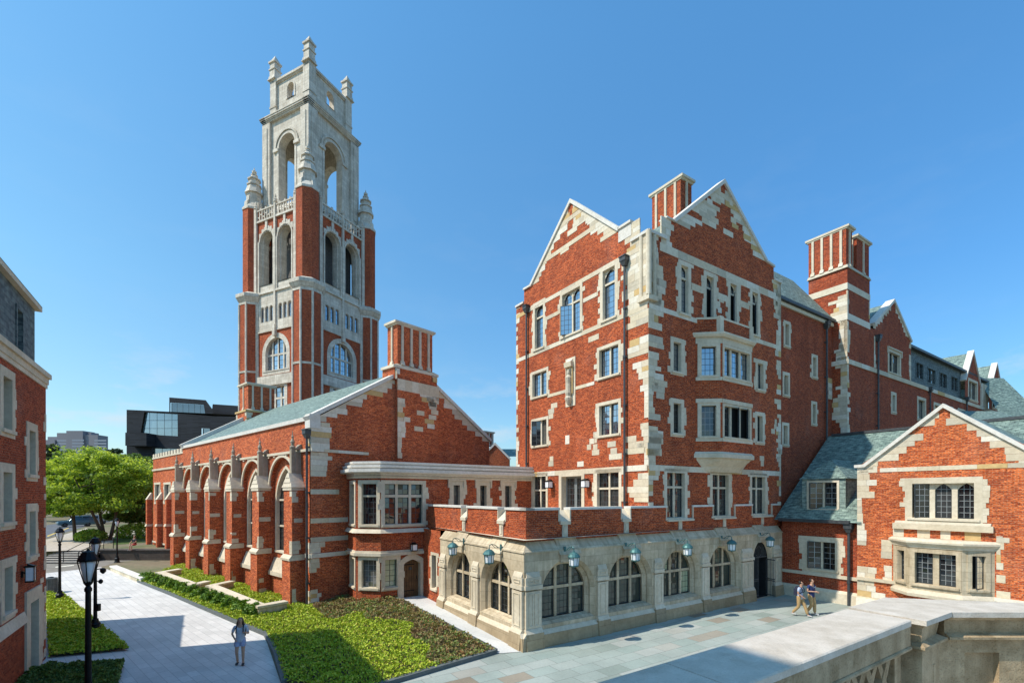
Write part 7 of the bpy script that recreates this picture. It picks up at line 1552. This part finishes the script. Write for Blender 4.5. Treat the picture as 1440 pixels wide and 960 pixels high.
mp = gp(1124.5, 866); person('man with dark backpack, pale blue shirt and khaki trousers, walking on the patio', mp, R(38), 1.74, dict(legs=(((-.2, .53), (-.33, .1)), ((.0, .5), (.3, .14))), arms=(((.25, .05, 1.15), (.22, -.1, .95)), ((-.24, -.02, 1.15), (-.12, -.2, .98))), pack=True, lean=.04), (CL('pale_blue_shirt', (.42, .47, .60)), CL('khaki_trousers', (.42, .27, .12)), CL('white_shoe', (.45, .44, .42)), HAIR, CL('navy_pack', (.02, .025, .05))))
mp2 = gp(1141, 864); t2 = person('man in navy lettered t-shirt and tan trousers, walking on the patio', mp2, R(22), 1.80, dict(legs=(((-.08, .52), (-.1, .09)), ((-.1, .52), (.16, .12))), arms=(((.25, .02, 1.15), (.08, -.24, 1.12)), ((-.25, .02, 1.15), (-.06, -.25, 1.16))), sleeve=.6), (CL('navy_shirt', (.025, .04, .13)), CL('tan_trousers', (.45, .29, .13)), CL('white_shoe_b', (.6, .6, .58)), HAIR))
fc = bpy.data.curves.new('lettering', 'FONT'); fc.body = 'YALE'; fc.size = .105; fc.align_x = 'CENTER'; fo = bpy.data.objects.new('lettering', fc); COL.objects.link(fo); dg = bpy.context.evaluated_depsgraph_get(); dg.update(); lm_ = bpy.data.meshes.new_from_object(fo.evaluated_get(dg)); bpy.data.objects.remove(fo)
lo_ = bpy.data.objects.new('lettering', lm_); COL.objects.link(lo_); lo_.parent = t2; lo_.location = (0, -.155, 1.36); lo_.rotation_euler = (R(86), 0, 0); lm_.materials.clear(); lm_.materials.append(m_plain('white_print', (.8, .8, .8)))
sp_ = at(188, 763, 43.2); person('small figure in dark top and red shorts seated on the dark low wall', V((sp_.x, 43.3, .55)), R(-10), 1.7, dict(legs=(((-.38, .88), (-.4, .42)), ((-.38, .88), (-.42, .42))), arms=(((.26, -.08, 1.16), (.16, -.3, 1.05)), ((-.26, -.08, 1.16), (-.16, -.3, 1.05))), leg_cover=.4), (CL('black_top', (.03, .03, .035)), CL('red_shorts', (.4, .05, .04)), CL('grey_shoe', (.2, .2, .2)), HAIR))

for o in list(COL.objects):                              # brick colour per building; BRICK_R has shade mixed into its colour
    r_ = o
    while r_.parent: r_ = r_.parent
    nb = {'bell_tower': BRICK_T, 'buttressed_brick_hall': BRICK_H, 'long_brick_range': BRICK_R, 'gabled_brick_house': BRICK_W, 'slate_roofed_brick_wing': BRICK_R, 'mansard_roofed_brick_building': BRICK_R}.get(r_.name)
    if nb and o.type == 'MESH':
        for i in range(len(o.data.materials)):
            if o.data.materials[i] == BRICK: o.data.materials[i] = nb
# ------------------------------------------------------------------ camera, light, sky
cam = bpy.data.cameras.new('Camera'); co = bpy.data.objects.new('Camera', cam); COL.objects.link(co)
co.location = (0, 0, EYE); co.rotation_euler = (R(90), 0, 0); cam.sensor_width = 36; cam.lens = 36 * FP / 1440; cam.shift_y = (HY - 480) / 1440; cam.clip_end = 5000; cam.clip_start = .05
scene.camera = co
sl = bpy.data.lights.new('sun', 'SUN'); so = bpy.data.objects.new('sun', sl); COL.objects.link(so)
sl.energy = 5.0; sl.angle = R(.55); sl.color = (1, .93, .82)
dv = V((math.sin(R(SUN_AZ)) * math.cos(R(SUN_EL)), math.cos(R(SUN_AZ)) * math.cos(R(SUN_EL)), -math.sin(R(SUN_EL))))
so.rotation_euler = dv.to_track_quat('-Z', 'Y').to_euler(); so.location = (-30, -30, 50)
w = bpy.data.worlds.new('World'); scene.world = w; w.use_nodes = True; t = w.node_tree; t.nodes.clear()
sk = t.nodes.new('ShaderNodeTexSky'); sk.sky_type = 'NISHITA'; sk.sun_disc = False; sk.sun_elevation = R(SUN_EL); sk.sun_rotation = R(SUN_AZ + 180)
sk.air_density = 1.0; sk.dust_density = .6; sk.ozone_density = 2.0; sk.altitude = 20
bg = t.nodes.new('ShaderNodeBackground'); bg.inputs[1].default_value = .12; ow_ = t.nodes.new('ShaderNodeOutputWorld')
tc = t.nodes.new('ShaderNodeTexCoord'); sx = t.nodes.new('ShaderNodeSeparateXYZ'); t.links.new(tc.outputs['Generated'], sx.inputs[0])
def wramp(stops, f):
    q = t.nodes.new('ShaderNodeValToRGB'); e = q.color_ramp.elements
    while len(e) > 1: e.remove(e[-1])
    for i, (p, c) in enumerate(stops):
        x = e[0] if i == 0 else e.new(p); x.position = p; x.color = (*c, 1)
    t.links.new(f, q.inputs[0]); return q.outputs[0]
def wmix(f, a, b, bl='MIX'):
    q = t.nodes.new('ShaderNodeMix'); q.data_type = 'RGBA'; q.blend_type = bl
    for i, x in ((0, f), (6, a), (7, b)):
        if isinstance(x, float): q.inputs[i].default_value = x
        elif isinstance(x, tuple): q.inputs[i].default_value = (*x, 1)
        else: t.links.new(x, q.inputs[i])
    return q.outputs[2]
zl = wramp([(0, (1.12, 1.2, 1.18)), (.12, (1.15, 1.4, 1.4)), (.35, (1.12, 1.66, 1.66)), (.7, (1.02, 1.8, 1.92))], sx.outputs[2])
zr = wramp([(0, (1.05, 1.15, 1.15)), (.12, (.85, 1.25, 1.4)), (.35, (.78, 1.48, 1.84)), (.7, (.96, 1.9, 2.25))], sx.outputs[2])
fx = t.nodes.new('ShaderNodeMapRange'); fx.inputs[1].default_value = -.65; fx.inputs[2].default_value = .45; t.links.new(sx.outputs[0], fx.inputs[0])
tint = wmix(fx.outputs[0], zl, zr); skc = wmix(1.0, sk.outputs[0], tint, 'MULTIPLY')
# thin cloud wisps, mostly low over the horizon
mp = t.nodes.new('ShaderNodeMapping'); mp.inputs['Scale'].default_value = (5, 5, 13); t.links.new(tc.outputs['Generated'], mp.inputs[0])
nz = t.nodes.new('ShaderNodeTexNoise'); nz.inputs['Scale'].default_value = 1.6; nz.inputs['Detail'].default_value = 7; nz.inputs['Roughness'].default_value = .6; t.links.new(mp.outputs[0], nz.inputs[0])
cm = wramp([(.50, (0, 0, 0)), (.72, (1, 1, 1))], nz.outputs[0]); lowm = wramp([(0, (.0,) * 3), (.03, (.75,) * 3), (.17, (.5,) * 3), (.26, (.03,) * 3), (.5, (.03,) * 3), (.6, (0,) * 3)], sx.outputs[2])
skc = wmix(wmix(1.0, cm, lowm, 'MULTIPLY'), skc, (6.2, 6.8, 7.3))
t.links.new(skc, bg.inputs[0]); t.links.new(bg.outputs[0], ow_.inputs[0])
scene.view_settings.view_transform = 'Standard'; scene.view_settings.look = 'None'; scene.view_settings.exposure = 0
